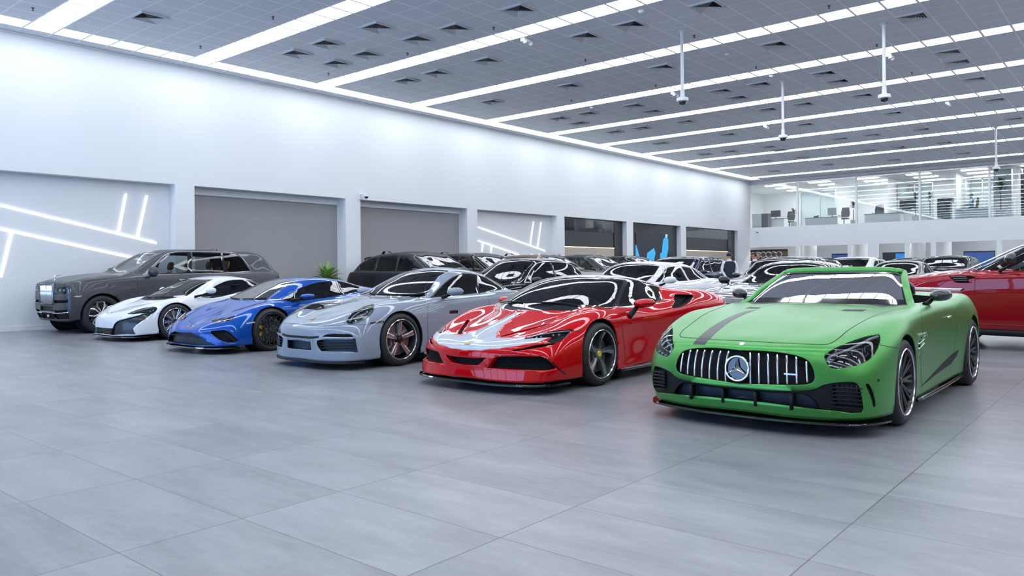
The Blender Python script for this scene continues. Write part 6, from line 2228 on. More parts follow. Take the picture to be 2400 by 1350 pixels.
def grey_suv():
    pm = paint('gunmetal_satin_paint', (0.085, 0.088, 0.098), 0.42, 0.7, coat=.5, coat_ior=1.4)
    Ls = tall_suv_lines(oh=.74, L=5.25)
    Ls['E'][12], Ls['E'][13], Ls['E'][14] = (4.36, .84, 1.235), (4.43, .48, 1.235), (4.45, 0, 1.235)
    Ls['G'][12], Ls['G'][13], Ls['G'][14] = (4.29, .79, 1.29), (4.36, .46, 1.30), (4.38, 0, 1.30)
    Ls['R'][11], Ls['R'][12], Ls['R'][13], Ls['R'][14] = (3.92, .70, 1.67), (4.20, .69, 1.46), (4.25, .42, 1.48), (4.26, 0, 1.48)
    Ls['Q'][11], Ls['Q'][12], Ls['Q'][13], Ls['Q'][14] = (3.98, .37, 1.745), (4.14, .36, 1.58), (4.17, .22, 1.585), (4.18, 0, 1.585)
    Ls['C'][11], Ls['C'][12], Ls['C'][13], Ls['C'][14] = (4.02, 0, 1.765), (4.11, 0, 1.63), (4.13, 0, 1.63), (4.14, 0, 1.63)
    c = Car('suv', 6.89, 18.16, 0, 'tall gunmetal grey suv with upright chrome grille and tan seats by the wall', 'car', 'cars lined up in the front row', Ls, ORDER, pm)
    G = crop((60, 550), .25833)
    c.arch(0, .40, .445)
    c.arch(3.295, .40, .445)
    front = lambda q: q.x < .3
    side = lambda q: q.y > .5
    # windows
    W = c.px(G([(985, 338), (1040, 285), (1110, 225), (1180, 168)]))
    P = [Vector((.77, -.03, 0)), Vector((.76, .36, 0))] + [Vector((p.x, p.y, 0)) for p in W] + [Vector((1.56, .62, 0)), Vector((1.57, .35, 0)), Vector((1.57, -.03, 0))]
    S1 = c.px(G([(1070, 360), (1150, 290), (1230, 215), (1300, 175), (1380, 160), (1478, 158), (1475, 352), (1250, 358)]))
    S2 = c.px(G([(1508, 158), (1640, 160), (1760, 165), (1800, 335), (1795, 345), (1510, 350)]))
    S3 = c.px(G([(1782, 166), (1900, 175), (1960, 215), (2035, 325), (1960, 333), (1820, 340)]))
    greenhouse(c, P, [S1, S2, S3], m_side=glass_mat('side_glass', (.62, .66, .67), 1.5), m_ws=m_glass_clear)
    c.rod('window_trim', G([(1062, 364), (1150, 287), (1232, 210), (1300, 170), (1380, 154), (1480, 152), (1640, 154), (1770, 158), (1905, 170), (1970, 215), (2048, 330)]), .005, m_chrome, px=True, n=4)
    c.rod('belt_trim', G([(1062, 366), (1300, 360), (1500, 355), (1800, 348), (2048, 332)]), .004, m_chrome, px=True, n=4)
    c.ribbon('door_post', G([(1480, 160), (1488, 250), (1492, 350)]), None, .10, m_gloss_black, px=True, lift=.003)
    c.ribbon('door_post', G([(1770, 168), (1808, 340)]), None, .07, m_gloss_black, px=True, lift=.003)
    # grille with its chrome frame
    P = [Vector((-1, y, z)) for y, z in ((-.03, 1.055), (.30, 1.055), (.335, 1.04), (.345, .66), (.33, .635), (-.03, .635))]
    P = c.px(G([(128, 472), (206, 474), (206, 480), (194, 612), (190, 622), (126, 612)]))
    edge0(P, 0, 5)
    P = [Vector((-1, -.03, 1.02)), Vector((-1, .325, 1.02)), Vector((-1, .325, .66)), Vector((-1, -.03, .66))]
    gr = c.recess('grille', P, 'x', .06, m_liner, m_chrome, 'mid', front)[0]
    mb = MB()
    for k in range(9):
        y = .03 + k * .036
        mb.box(-.755, -.72, y - .006, y + .006, .66, 1.02)
    for o in c.place('grille_bar', mb.bm, m_chrome, 'mid', recalc=True):
        o.parent = gr
    mb = MB()
    fr = [(0, 1.075), (.375, 1.075), (.375, .62), (0, .62)]
    mb.tube([(-.735, 0, 1.05), (-.732, .35, 1.05), (-.732, .355, 1.04), (-.742, .355, .65), (-.742, .345, .638), (-.745, 0, .638)], .028, 10)
    for o in c.place('grille_frame', mb.bm, mat('dark_chrome', (.25, .26, .29), .15, .95), 'mid', recalc=True):
        o.parent = gr
    # lamps
    headlamp(c, G([(268, 480), (405, 472), (412, 478), (410, 530), (400, 538), (268, 542), (262, 535)]), None, m_lampglass, .05, drl=[(G([(275, 532), (275, 488), (398, 480), (402, 530), (278, 535)]), .008)],
             dots=G([(310, 505), (345, 505), (385, 510)]), smooth=1, dotr=.03)
    P = c.px(G([(250, 598), (385, 596), (385, 612), (360, 622), (262, 622)]))
    c.recess('upper_intake', P, Vector((-.9, .4, 0)), .05, m_liner, m_black, 'pair', front)
    P = c.px(G([(255, 690), (370, 684), (390, 705), (400, 765), (290, 770), (265, 750), (240, 712)]))
    c.recess('lower_side_intake', P, Vector((-.9, .4, 0)), .06, m_liner, m_black, 'pair', front)
    c.rod('intake_trim', G([(250, 716), (320, 712), (388, 706)]), .012, m_chrome, px=True)
    P = [Vector((-1, -.03, .58)), Vector((-1, .36, .58)), Vector((-1, .36, .48)), Vector((-1, -.03, .48))]
    c.recess('lower_grille', P, 'x', .03, m_black, m_black, 'mid', front)
    P = [Vector((-1, -.03, .43)), Vector((-1, .36, .43)), Vector((-1, .36, .31)), Vector((-1, -.03, .31))]
    c.recess('centre_intake', P, 'x', .05, m_liner, m_black, 'mid', front)
    mb = MB()
    mb.box(-.72, -.705, -.05, .05, .345, .40, .008)
    mb.build('radar_cover', m_chrome, c.root)
    c.rod('bumper_trim', [Vector((-1, 0, .455)), Vector((-1, .3, .455)), Vector((-1, .42, .46))], .010, m_chrome, 'mid', d='x')
    # statuette on the bonnet
    mb = MB()
    mb.lathe([(.028, 0), (.02, .012), (.008, .02), (.010, .04), (.016, .07), (.010, .10), (.001, .118)], 14, 'z', (-.58, 0, 1.128))
    mb.loft([[(-.58, -.002, 1.20), (-.58, .002, 1.20)], [(-.52, -.05, 1.235), (-.52, -.03, 1.225)], [(-.48, -.06, 1.25), (-.48, -.05, 1.24)]])
    mb.loft([[(-.58, -.002, 1.20), (-.58, .002, 1.20)], [(-.52, .03, 1.225), (-.52, .05, 1.235)], [(-.48, .05, 1.24), (-.48, .06, 1.25)]])
    mb.build('bonnet_figure', m_chrome, c.root, smooth=True)
    c.ribbon('bonnet_gap', G([(215, 440), (310, 436), (500, 425), (700, 405), (900, 378), (980, 362)]), None, .006, m_gap, px=True)
    c.panel('side_marker', c.px(G([(437, 565), (448, 556), (508, 552), (512, 558), (490, 568)])), 'y', m_drl, 'pair', None, .003, True)
    c.ribbon('door_gap', G([(1012, 385), (1018, 460), (1020, 550)]), None, .006, m_gap, px=True)
    c.ribbon('door_gap', G([(1500, 360), (1500, 400)]), None, .006, m_gap, px=True)
    c.ribbon('door_gap', [Vector((1.93, 0, 1.2)), Vector((1.93, 0, .8)), Vector((1.93, 0, .35))], 'y', .006, m_gap)
    c.ribbon('door_gap', [Vector((2.95, 0, 1.2)), Vector((2.9, 0, .95)), Vector((2.75, 0, .75)), Vector((2.7, 0, .4))], 'y', .006, m_gap)
    c.rod('door_handle', G([(1392, 412), (1450, 410), (1508, 406)]), .014, m_chrome, px=True, lift=.02)
    c.rod('door_handle', [Vector((2.08, 0, 1.10)), Vector((2.2, 0, 1.10)), Vector((2.32, 0, 1.10))], .014, m_chrome, d='y', lift=.02)
    c.rod('sill_trim', [(.5, .985, .32), (1.5, .98, .31), (2.8, .985, .32)], .03, m_black)
    door_mirror(c, (1.03, 1.09, 1.285), 0, (.125, .10, .125), pm, pm, (.98, .93, 1.19))
    mb = MB()
    mb.loft([[(2.95, -.05, 1.825), (2.95, .05, 1.825)], [(3.05, -.03, 1.868), (3.05, .03, 1.868)], [(3.12, -.01, 1.872), (3.12, .01, 1.872)], [(3.16, -.03, 1.80), (3.16, .03, 1.80)]])
    mb.build('roof_fin', m_black, c.root)
    c.panel('rear_window', [Vector((0, y, z)) for y, z in ((-.03, 1.36), (.50, 1.36), (.48, 1.55), (-.03, 1.57))], 'r', m_glass_dark, 'mid', lambda q: q.x > 3.2)
    P = c.px(G([(2060, 172), (2100, 180), (2112, 222), (2095, 215)]))
    cabin(c, 1.25, .80, 1.18, 4.0, .45, m_seat_black)
    for y in (-.42, .42):
        seat(c.root, 1.75, y, m_seat_tan, .58, 1.08)
        seat(c.root, 2.75, y, m_seat_tan, .60, 1.08)
    seat(c.root, 2.80, 0, m_seat_tan, .58, .95)
    mb = MB()
    mb.box(1.50, 1.54, -.12, .12, 1.58, 1.65, .015)
    mb.build('rear_view_mirror', m_black, c.root)

    def draw(mb, rr, h):
        for k in range(5):
            a = 2 * PI * k / 5 + .2
            mb.mi = 0
            pts = [(.06, a - .25), (rr * .62, a - .44), (rr - .01, a - .26), (rr - .01, a + .26), (rr * .62, a + .44), (.06, a + .25)]
            for p, q in zip(pts, pts[1:]):
                rim_bar(mb, p, q, .014, h - .03, h - .02, .02)
        mb.mi = 3
        for k in range(5):
            a = 2 * PI * k / 5 + .2
            rim_bar(mb, (.05, a), (rr - .02, a), .05, h - .065, h - .05, .03)
        mb.lathe([(.001, h - .03), (.06, h - .03), (.068, h - .07)], 24, 'y')
    make_wheel('suv_wheel', .40, .275, .285, dict(face=m_silver, second=m_rim_black, lip=m_rim_black, draw=draw, cap=m_rim_black, cap_y=.10))
    c.wheels(wheel_fn('suv_wheel'), (0, 3.295), (.845, .845))
    c.finish()


grey_suv()
# ---------------------------------------------------------------- cars behind the front row
def xlines(L, fx=lambda k, x: x, fz=1.0, fy=1.0):
    return {n: {k: (fx(k, p[0]), p[1] * fy, p[2] * fz) for k, p in d.items()} for n, d in L.items()}


def sedan_lines(L=5.2, WB=3.1, H=1.49, W=.97, oh=.9, hood=.98, fast=0.0, ws=.78):
    """three box or fastback body; fast moves the tail of the roof back and down"""
    r = L - oh
    b = hood - .04
    hx = ws + .80
    tail = 1.02 + fast * .02
    return {
        'b0': {0: (-oh + .03, 0, .17), 1: (-oh + .06, .45, .165), 2: (-oh + .2, .80, .17), 3: (-.45, W - .04, .18), 4: (0, W - .02, .2), 5: (.45, W - .03, .19), 7: (1.4, W - .05, .19), 9: (WB - .45, W - .03, .2), 10: (WB, W - .01, .22), 11: (WB + .45, W - .04, .26), 12: (r - .2, .8, .32), 13: (r - .1, .45, .34), 14: (r - .08, 0, .34)},
        'b1': {0: (-oh, 0, .32), 1: (-oh + .03, .45, .32), 2: (-oh + .17, .82, .33), 3: (-.45, W - .01, .36), 4: (0, W, .38), 5: (.45, W - .015, .36), 7: (1.4, W - .03, .36), 9: (WB - .45, W - .015, .38), 10: (WB, W + .01, .4), 11: (WB + .45, W - .02, .42), 12: (r - .14, .82, .46), 13: (r - .03, .45, .48), 14: (r, 0, .48)},
        'b2': {0: (-oh, 0, .52), 1: (-oh + .03, .45, .52), 2: (-oh + .17, .82, .53), 3: (-.43, W - .005, .56), 4: (0, W + .005, .58), 5: (.45, W - .01, .58), 7: (1.4, W - .02, .58), 9: (WB - .45, W, .6), 10: (WB, W + .02, .62), 11: (WB + .45, W - .01, .64), 12: (r - .14, .82, .68), 13: (r - .03, .45, .7), 14: (r, 0, .7)},
        'b3': {0: (-oh + .02, 0, .70), 1: (-oh + .06, .45, .71), 2: (-oh + .22, .78, .73), 3: (-.4, W - .04, .77), 4: (0, W - .02, .79), 5: (.45, W - .02, .79), 6: (.9, W - .02, .80), 7: (1.4, W - .02, .81), 9: (WB - .45, W - .01, .84), 10: (WB, W, .86), 11: (WB + .45, W - .03, .87), 12: (r - .2, .78, .88), 13: (r - .1, .42, .9), 14: (r - .07, 0, .9)},
        'E': {0: (-oh + .06, 0, .765), 1: (-oh + .12, .43, .775), 2: (-oh + .32, .70, .815), 3: (-.32, W - .12, .865), 4: (.03, W - .09, .90), 5: (.45, W - .08, .925), 6: (.9, W - .08, .935), 7: (1.4, W - .08, .945), 8: (2.0, W - .07, .955), 9: (WB - .45, W - .06, .975), 10: (WB, W - .08, .995), 11: (WB + .4, W - .13, 1.0), 12: (r - .35, .72, tail - .02), 13: (r - .25, .42, tail - .01), 14: (r - .22, 0, tail - .01)},
        'G': {0: (-oh + .1, 0, .785), 1: (-oh + .19, .36, .80), 2: (-oh + .40, .58, .85), 3: (-.2, W - .24, .90), 4: (.1, W - .20, .93), 5: (.48, W - .17, .95), 6: (.9, W - .15, .975), 7: (1.4, W - .15, .99), 8: (2.0, W - .15, 1.0), 9: (WB - .45, W - .16, 1.02), 10: (WB, W - .2, 1.03), 11: (WB + .35, W - .26, 1.02), 12: (r - .5, .58, tail), 13: (r - .4, .35, tail), 14: (r - .36, 0, tail)},
        'R': {0: (-oh + .14, 0, .80), 1: (-oh + .26, .27, .825), 2: (-oh + .5, .42, .87), 3: (-.1, .52, b - .02), 4: (.3, .58, b), 5: (ws, .67, b + .06), 6: (ws + .42, .635, H - .27), 7: (hx, .60, H - .10), 8: (2.0, .59, H - .075), 9: (WB - .45, .585, H - .11), 10: (WB + fast * .1, .57, H - .25), 11: (WB + .4, .5, H - .40 + fast * .02), 12: (r - .66, .42, tail + .01), 13: (r - .55, .26, tail + .01), 14: (r - .5, 0, tail + .01)},
        'Q': {0: (-oh + .18, 0, .815), 1: (-oh + .34, .14, .845), 2: (-oh + .6, .22, .89), 3: (0, .27, b), 4: (.4, .3, b + .02), 5: (ws - .04, .33, b + .04), 6: (ws + .36, .34, H - .25), 7: (hx - .05, .33, H - .035), 8: (2.0, .32, H - .005), 9: (WB - .45, .32, H - .045), 10: (WB + fast * .1, .31, H - .18), 11: (WB + .42, .28, H - .34 + fast * .04), 12: (r - .75, .22, tail + .03), 13: (r - .65, .14, tail + .01), 14: (r - .6, 0, tail + .01)},
        'C': {0: (-oh + .22, 0, .83), 1: (-oh + .42, 0, .86), 2: (-oh + .7, 0, .90), 3: (.06, 0, b + .01), 4: (.46, 0, b + .03), 5: (ws - .06, 0, b + .04), 6: (ws + .34, 0, H - .245), 7: (hx - .07, 0, H - .025), 8: (2.0, 0, H), 9: (WB - .45, 0, H - .03), 10: (WB + fast * .1, 0, H - .16), 11: (WB + .42, 0, H - .32 + fast * .04), 12: (r - .8, 0, tail + .04), 13: (r - .7, 0, tail + .015), 14: (r - .65, 0, tail + .015)},
    }


def plain_wheel():
    def draw(mb, rr, h):
        for k in range(7):
            a = 2 * PI * k / 7
            rim_bar(mb, (.04, a), (rr - .02, a), .022, h - .05, h - .02, .03)
        mb.lathe([(.001, h - .045), (.05, h - .045), (.058, h - .09)], 24, 'y')
    make_wheel('plain_wheel', .36, .26, .26, dict(face=m_rim_grey, lip=m_silver, draw=draw, cap_y=.09))


plain_wheel()


def back_car(name, u, n, rz, label, group, lines, pm, ws, sides, WB, roof=None, trim=None, black_roof=None, seats=m_seat_black, dash=None, glass=None, mir=None, mir_mat=None, belt=.95, wsglass=None, hoodz=None, fast_build=True):
    c = Car(name, u, n, rz, label, 'car', group, lines, ORDER, pm, nt=6, ns=4)
    c.arch(0, .36, .40)
    c.arch(WB, .36, .41)
    greenhouse(c, [Vector((a, b, 0)) for a, b in ws], [[Vector((a, 0, b)) for a, b in s] for s in sides], None if not black_roof else [Vector((a, b, 0)) for a, b in black_roof], m_side=glass or m_glass_dark, m_ws=wsglass or m_glass_clear, roof_lim=lambda q: q.z > belt + .05)
    if trim:
        for t in trim:
            c.rod('window_trim', [Vector((a, 0, b)) for a, b in t], .011, m_chrome, d='y', n=4)
    if mir:
        door_mirror(c, mir, 0, (.11, .09, .075), mir_mat or pm, m_black, (mir[0] - .12, mir[1] - .14, mir[2] - .09))
    x, w, z, e = dash
    cabin(c, x, w, z, e, .3, None, -1)
    for s in (-1, 1):
        seat(c.root, x + .50, .38 * s, seats, z - .62, 1.02)
        if e - x > 2.0:
            seat(c.root, x + 1.42, .38 * s, seats, z - .60, 1.0)
    c.wheels(wheel_fn('plain_wheel'), (0, WB), (.82, .82))
    return c


P_RR = paint('dark_grey_satin_paint', (.035, .037, .042), .4, .5, coat=.6, coat_ior=1.4)
P_BLACK = paint('black_paint', (.006, .006, .008), .3, .1)
P_NAVY = paint('navy_paint', (.006, .012, .05), .3, .3)
P_BRONZE = paint('bronze_paint', (.17, .12, .10), .35, .6)
P_SILVER = paint('silver_paint', (.40, .41, .43), .35, .6)
P_WHITE2 = paint('pearl_white_paint', (.72, .73, .76), .3)
P_GREY2 = paint('dark_silver_paint', (.16, .165, .18), .32, .6)


def rr_lines():
    return xlines(tall_suv_lines(5.2, 2.997, 1.0, 1.85, .85), lambda k, x: x - (.06 if 5 <= k <= 7 else 0), 1.0, 1.0)


RRG = 'tall suvs backed up to the white wall'
for i, (u, pm, lab) in enumerate(((15.62, P_RR, 'dark grey boxy suv backed to the wall, nearest to the potted plant'),
                                  (18.12, P_BLACK, 'black boxy suv backed to the wall, second from the potted plant'),
                                  (21.45, P_BRONZE, 'bronze roofed boxy suv backed to the wall, third from the potted plant'),
                                  (24.35, P_RR, 'dark grey boxy suv backed to the wall, fourth from the potted plant'),
                                  (27.3, P_BLACK, 'black boxy suv backed to the wall beside the lit video screen'))):
    S = [[(.98, 1.265), (1.25, 1.42), (1.52, 1.60), (1.62, 1.645), (1.90, 1.655), (1.92, 1.27)], [(2.0, 1.27), (2.0, 1.66), (2.82, 1.655), (2.86, 1.28)], [(2.96, 1.285), (2.92, 1.65), (3.45, 1.60), (3.72, 1.45), (3.62, 1.30)]]
    c = back_car('suv', u, 14.78, PI / 2, lab, RRG, rr_lines(), pm, [(.74, -.03), (.73, .36), (.64, .66), (1.0, .67), (1.40, .66), (1.50, .58), (1.52, .35), (1.52, -.03)], S, 2.997, dash=(1.15, .78, 1.17, 3.7), mir=(.92, 1.10, 1.27), belt=1.25, mir_mat=P_BLACK, glass=glass_mat('suv_glass', (.50, .55, .55), 1.5, film=.02))
    c.rod('roof_spoiler', [(3.72, 0, 1.70), (3.72, .5, 1.68), (3.68, .62, 1.64)], .03, m_black, 'mid')
    mb = MB()
    mb.loft([[(3.2, -.06, 1.83), (3.2, .06, 1.83)], [(3.32, -.05, 1.885), (3.32, .05, 1.885)], [(3.5, -.05, 1.885), (3.5, .05, 1.885)], [(3.58, -.06, 1.80), (3.58, .06, 1.80)]])
    mb.build('roof_aerial', m_black, c.root)
    c.ribbon('door_gap', [Vector((1.95, 0, 1.25)), Vector((1.95, 0, .9)), Vector((1.95, 0, .4))], 'y', .006, m_gap)
    c.finish()

ROW2 = 'cars of the second row'
SED = [(-.03, 0)]


def sed_ws(ws, hx):
    return [(ws - .02, -.03), (ws, .33), (ws + .06, .62), (ws + .4, .60), (hx - .08, .555), (hx - .06, .40), (hx - .10, .2), (hx - .11, -.03)]


def sed_side(ws, WB, H, rear=0.0, b=1.0):
    return [[(ws + .18, b + .0), (ws + .5, H - .28), (ws + .8, H - .14), (ws + 1.05, H - .105), (2.02, H - .10), (2.02, b + .01)],
            [(2.1, b + .015), (2.1, H - .10), (WB - .45, H - .135), (WB - .1 + rear, H - .25), (WB + .12 + rear, b + .10), (WB - .1, b + .05)]]


def sed_trim(ws, WB, H, rear=0.0, b=1.0):
    return [[(ws + .12, b - .01), (ws + .48, H - .27), (ws + .78, H - .125), (ws + 1.05, H - .09), (2.1, H - .085), (WB - .45, H - .12), (WB - .06 + rear, H - .24), (WB + .17 + rear, b + .09)], [(ws + .12, b - .015), (2.0, b + .0), (WB - .1, b + .035), (WB + .17 + rear, b + .09)]]


def sedan(u, n, lab, pm, H, L=5.2, WB=3.1, fast=0.0, trim=True, ws=.78, rz=0, group=ROW2, hood=.98, black_roof=None, seats=m_seat_black, rear=0.0, name='sedan', mir_mat=None, finish=True, wsglass=None):
    Ls = sedan_lines(L, WB, H, .96, .9, hood, fast, ws)
    c = back_car(name, u, n, rz, lab, group, Ls, pm, sed_ws(ws, ws + .80), sed_side(ws, WB, H, rear, 1.0), WB, trim=sed_trim(ws, WB, H, rear, 1.0) if trim else None, dash=(ws + .42, .76, .93, WB), mir=(ws + .22, 1.04, 1.03), belt=.98, black_roof=black_roof, seats=seats, mir_mat=mir_mat, wsglass=wsglass)
    for k, z in enumerate((.42,)):
        P = [Vector((-1, -.03, .70)), Vector((-1, .30, .70)), Vector((-1, .34, .45)), Vector((-1, -.03, .42))]
        c.recess('grille', P, 'x', .03, m_liner, m_chrome, 'mid', lambda q: q.x < 0)
    c.rod('wiper', [Vector((ws, .05, 1)), Vector((ws + .03, .5, 1))], .008, m_black, d='z', lift=.015)
    c.ribbon('bonnet_gap', [Vector((-.6, .45, 1)), Vector((0, .66, 1)), Vector((ws - .1, .74, 1))], 'z', .005, m_gap)
    if finish:
        c.finish()
    return c


BR = lambda ws, hx: [(hx - .12, -.03), (hx - .06, .40), (hx - .06, .60), (ws + .1, .72), (ws + .1, .9), (3.6, .85), (3.7, .5), (3.7, -.03)]
sedan(11.75, 11.1, 'black saloon car with chrome window surround behind the blue supercar', P_BLACK, 1.52, 5.3, 3.19, seats=mat('brown_leather', (.10, .05, .035), .5))
sedan(11.8, 7.9, 'white sleek fastback saloon behind the red supercar', P_WHITE2, 1.39, 5.2, 3.05, .6, False, hood=.97, ws=.62, name='fastback')
sedan(12.1, 4.95, 'dark silver grand tourer with black roof, just behind the green roadster', P_GREY2, 1.36, 4.8, 2.8, .5, False, hood=.96, ws=.72, name='grand_tourer', black_roof=BR(.72, 1.52), mir_mat=P_BLACK, wsglass=m_glass_pale)


def mid_suv(u, n, lab, pm, H=1.66, name='suv', rz=0, mir_mat=None):
    s = H / 1.835
    Ls = xlines(tall_suv_lines(4.95, 2.95, 1.0, 1.835, .9), lambda k, x: x - (.10 if 5 <= k <= 7 else 0), s)
    S = [[(.98, 1.265 * s), (1.2, 1.42 * s), (1.45, 1.60 * s), (1.6, 1.64 * s), (1.90, 1.655 * s), (1.92, 1.27 * s)], [(2.0, 1.27 * s), (2.0, 1.66 * s), (2.82, 1.64 * s), (3.1, 1.52 * s), (3.3, 1.36 * s), (2.86, 1.28 * s)]]
    c = back_car(name, u, n, rz, lab, 'cars further back in the hall', Ls, pm, [(.70, -.03), (.69, .36), (.60, .66), (1.0, .67), (1.36, .66), (1.46, .58), (1.48, .35), (1.48, -.03)], S, 2.95, dash=(1.1, .78, 1.17 * s, 3.6), mir=(.92, 1.10, 1.27 * s), belt=1.25 * s, mir_mat=mir_mat)
    c.rod('roof_rail', [(1.7, .70, 1.735 * s), (2.4, .69, 1.765 * s), (3.1, .68, 1.73 * s)], .018, m_black)
    c.finish()
    return c


FAR = 'cars further back in the hall'
mid_suv(20.5, 11.6, 'dark navy suv behind the white fastback saloon', P_NAVY, 1.66)
mid_suv(17.75, 7.15, 'black low suv behind the dark silver grand tourer', P_BLACK, 1.54)
mid_suv(28.8, 8.8, 'white suv seen above the windscreen of the green roadster', P_WHITE2, 1.66)
sedan(23.3, 5.9, 'dark grey coupe in front of the far blue screen', P_GREY2, 1.44, 4.9, 2.9, .4, False, group=FAR, name='coupe_car')
mid_suv(31.2, 6.1, 'black suv furthest back, beside the red suv bonnet', P_BLACK, 1.68)
sedan(26.6, 10.9, 'silver saloon beside the two men in waistcoats', P_SILVER, 1.42, 4.8, 2.85, group=FAR)
mid_suv(35.2, 12.0, 'pale silver suv glimpsed behind the black low suv', P_SILVER, 1.66)
mid_suv(38.2, 9.0, 'dark suv roof glimpsed behind the white suv', P_RR, 1.70)


# ---------------------------------------------------------------- red suv on the right
def red_suv():
    pm = paint('deep_red_paint', (.30, .004, .012), .32, .35)
    s = .935
    Ls = xlines(tall_suv_lines(4.87, 2.92, 1.0, 1.90, .87), lambda k, x: x - (.17 if 5 <= k <= 7 else (.05 if k == 4 else 0)), s)
    c = Car('suv', 14.10, 2.60, -PI / 2, 'glossy deep red suv with black louvred fender vent at the right edge', 'car', None, Ls, ORDER, pm)
    c.arch(0, .39, .43)
    c.arch(2.92, .39, .43)
    S = [[(.68, 1.175), (.95, 1.33), (1.28, 1.50), (1.5, 1.555), (1.90, 1.565), (1.92, 1.19)], [(2.0, 1.19), (2.0, 1.57), (2.8, 1.55), (3.2, 1.42), (3.4, 1.24), (2.86, 1.2)]]
    greenhouse(c, [Vector((a, b, 0)) for a, b in [(.57, -.03), (.56, .36), (.48, .66), (.9, .67), (1.27, .66), (1.37, .58), (1.39, .35), (1.39, -.03)]], [[Vector((a, 0, b)) for a, b in q] for q in S], [Vector((a, b, 0)) for a, b in [(1.36, -.03), (1.37, .60), (.40, .69), (.42, .80), (.66, .93), (4.2, .93), (4.2, -.03)]], roof_lim=lambda q: q.z > 1.17)
    c.rod('pillar_trim', [Vector((.36, .76, 1.165)), Vector((.70, .80, 1.33)), Vector((1.06, .775, 1.51)), Vector((1.35, .75, 1.60))], .014, m_chrome)
    G = crop((2040, 530), .354)
    mk = lambda pts: [Vector((2.60 - at(2040 + a * .354, 530 + b * .354, 'x', 13.12).y, 0, at(2040 + a * .354, 530 + b * .354, 'x', 13.12).z)) for a, b in pts]
    P = mk([(515, 330), (605, 326), (690, 336), (690, 347), (640, 356), (655, 376), (570, 374)])
    v = c.recess('fender_vent', P, 'y', .03, m_liner, m_gloss_black, 'pair', lambda q: q.y > .5)
    for k in range(3):
        c.rod('vent_louvre', mk([(530 + 14 * k, 338 + 12 * k), (600 + 10 * k, 336 + 12 * k), (640, 340 + 11 * k)]), .012, m_gloss_black, d='y')
    c.ribbon('door_gap', mk([(700, 275), (694, 330), (690, 420), (690, 560), (697, 690)]), 'y', .006, m_gap)
    c.ribbon('bonnet_gap', [Vector((-.6, .78, 1)), Vector((0, .83, 1)), Vector((.34, .84, 1))], 'z', .006, m_gap)
    c.panel('bonnet_vent', [Vector((a, b, 0)) for a, b in ((.0, .42), (.30, .48), (.30, .56), (.0, .52))], 'z', m_black, 'pair', None, .002, True)
    c.rod('sill', [(.47, .97, .27), (1.4, .965, .26), (2.45, .97, .27)], .05, m_black)
    c.rod('sill_trim', [(.47, .99, .385), (1.4, .985, .375), (2.45, .99, .385)], .008, pm)
    c.rod('door_handle', [Vector((1.60, 0, 1.02)), Vector((1.72, 0, 1.025)), Vector((1.85, 0, 1.03))], .014, pm, d='y', lift=.02)
    door_mirror(c, (1.0, 1.10, 1.33), 0, (.12, .10, .095), m_gloss_black, m_black, (.82, .93, 1.16))
    headlamp(c, [Vector((-.84, .45, .88)), Vector((-.76, .86, .90)), Vector((-.62, .92, .86)), Vector((-.8, .84, .80)), Vector((-.86, .45, .82))], 'x', m_lampglass, .04, px=False, smooth=1)
    c.recess('grille', [Vector((-1, -.03, .90)), Vector((-1, .42, .90)), Vector((-1, .40, .74)), Vector((-1, -.03, .72))], 'x', .04, m_liner, m_black, 'mid', lambda q: q.x < 0)
    cabin(c, 1.0, .78, 1.10, 3.6, .4)
    for y in (-.4, .4):
        seat(c.root, 1.5, y, m_seat_black, .50, 1.05)
        seat(c.root, 2.4, y, m_seat_black, .52, 1.05)
    c.wheels(wheel_fn('suv_wheel'), (0, 2.92), (.845, .845))
    c.finish()


red_suv()
# ---------------------------------------------------------------- people
m_skin = mat('skin', (.50, .27, .18), .5)
m_hair = mat('dark_hair', (.018, .013, .011), .6)
m_shirt = mat('white_shirt', (.74, .75, .80), .7)
m_vest = mat('navy_waistcoat', (.018, .024, .040), .75)
m_trous = mat('dark_trousers', (.02, .022, .028), .75)
m_bluesh = mat('light_blue_shirt', (.36, .48, .70), .7)


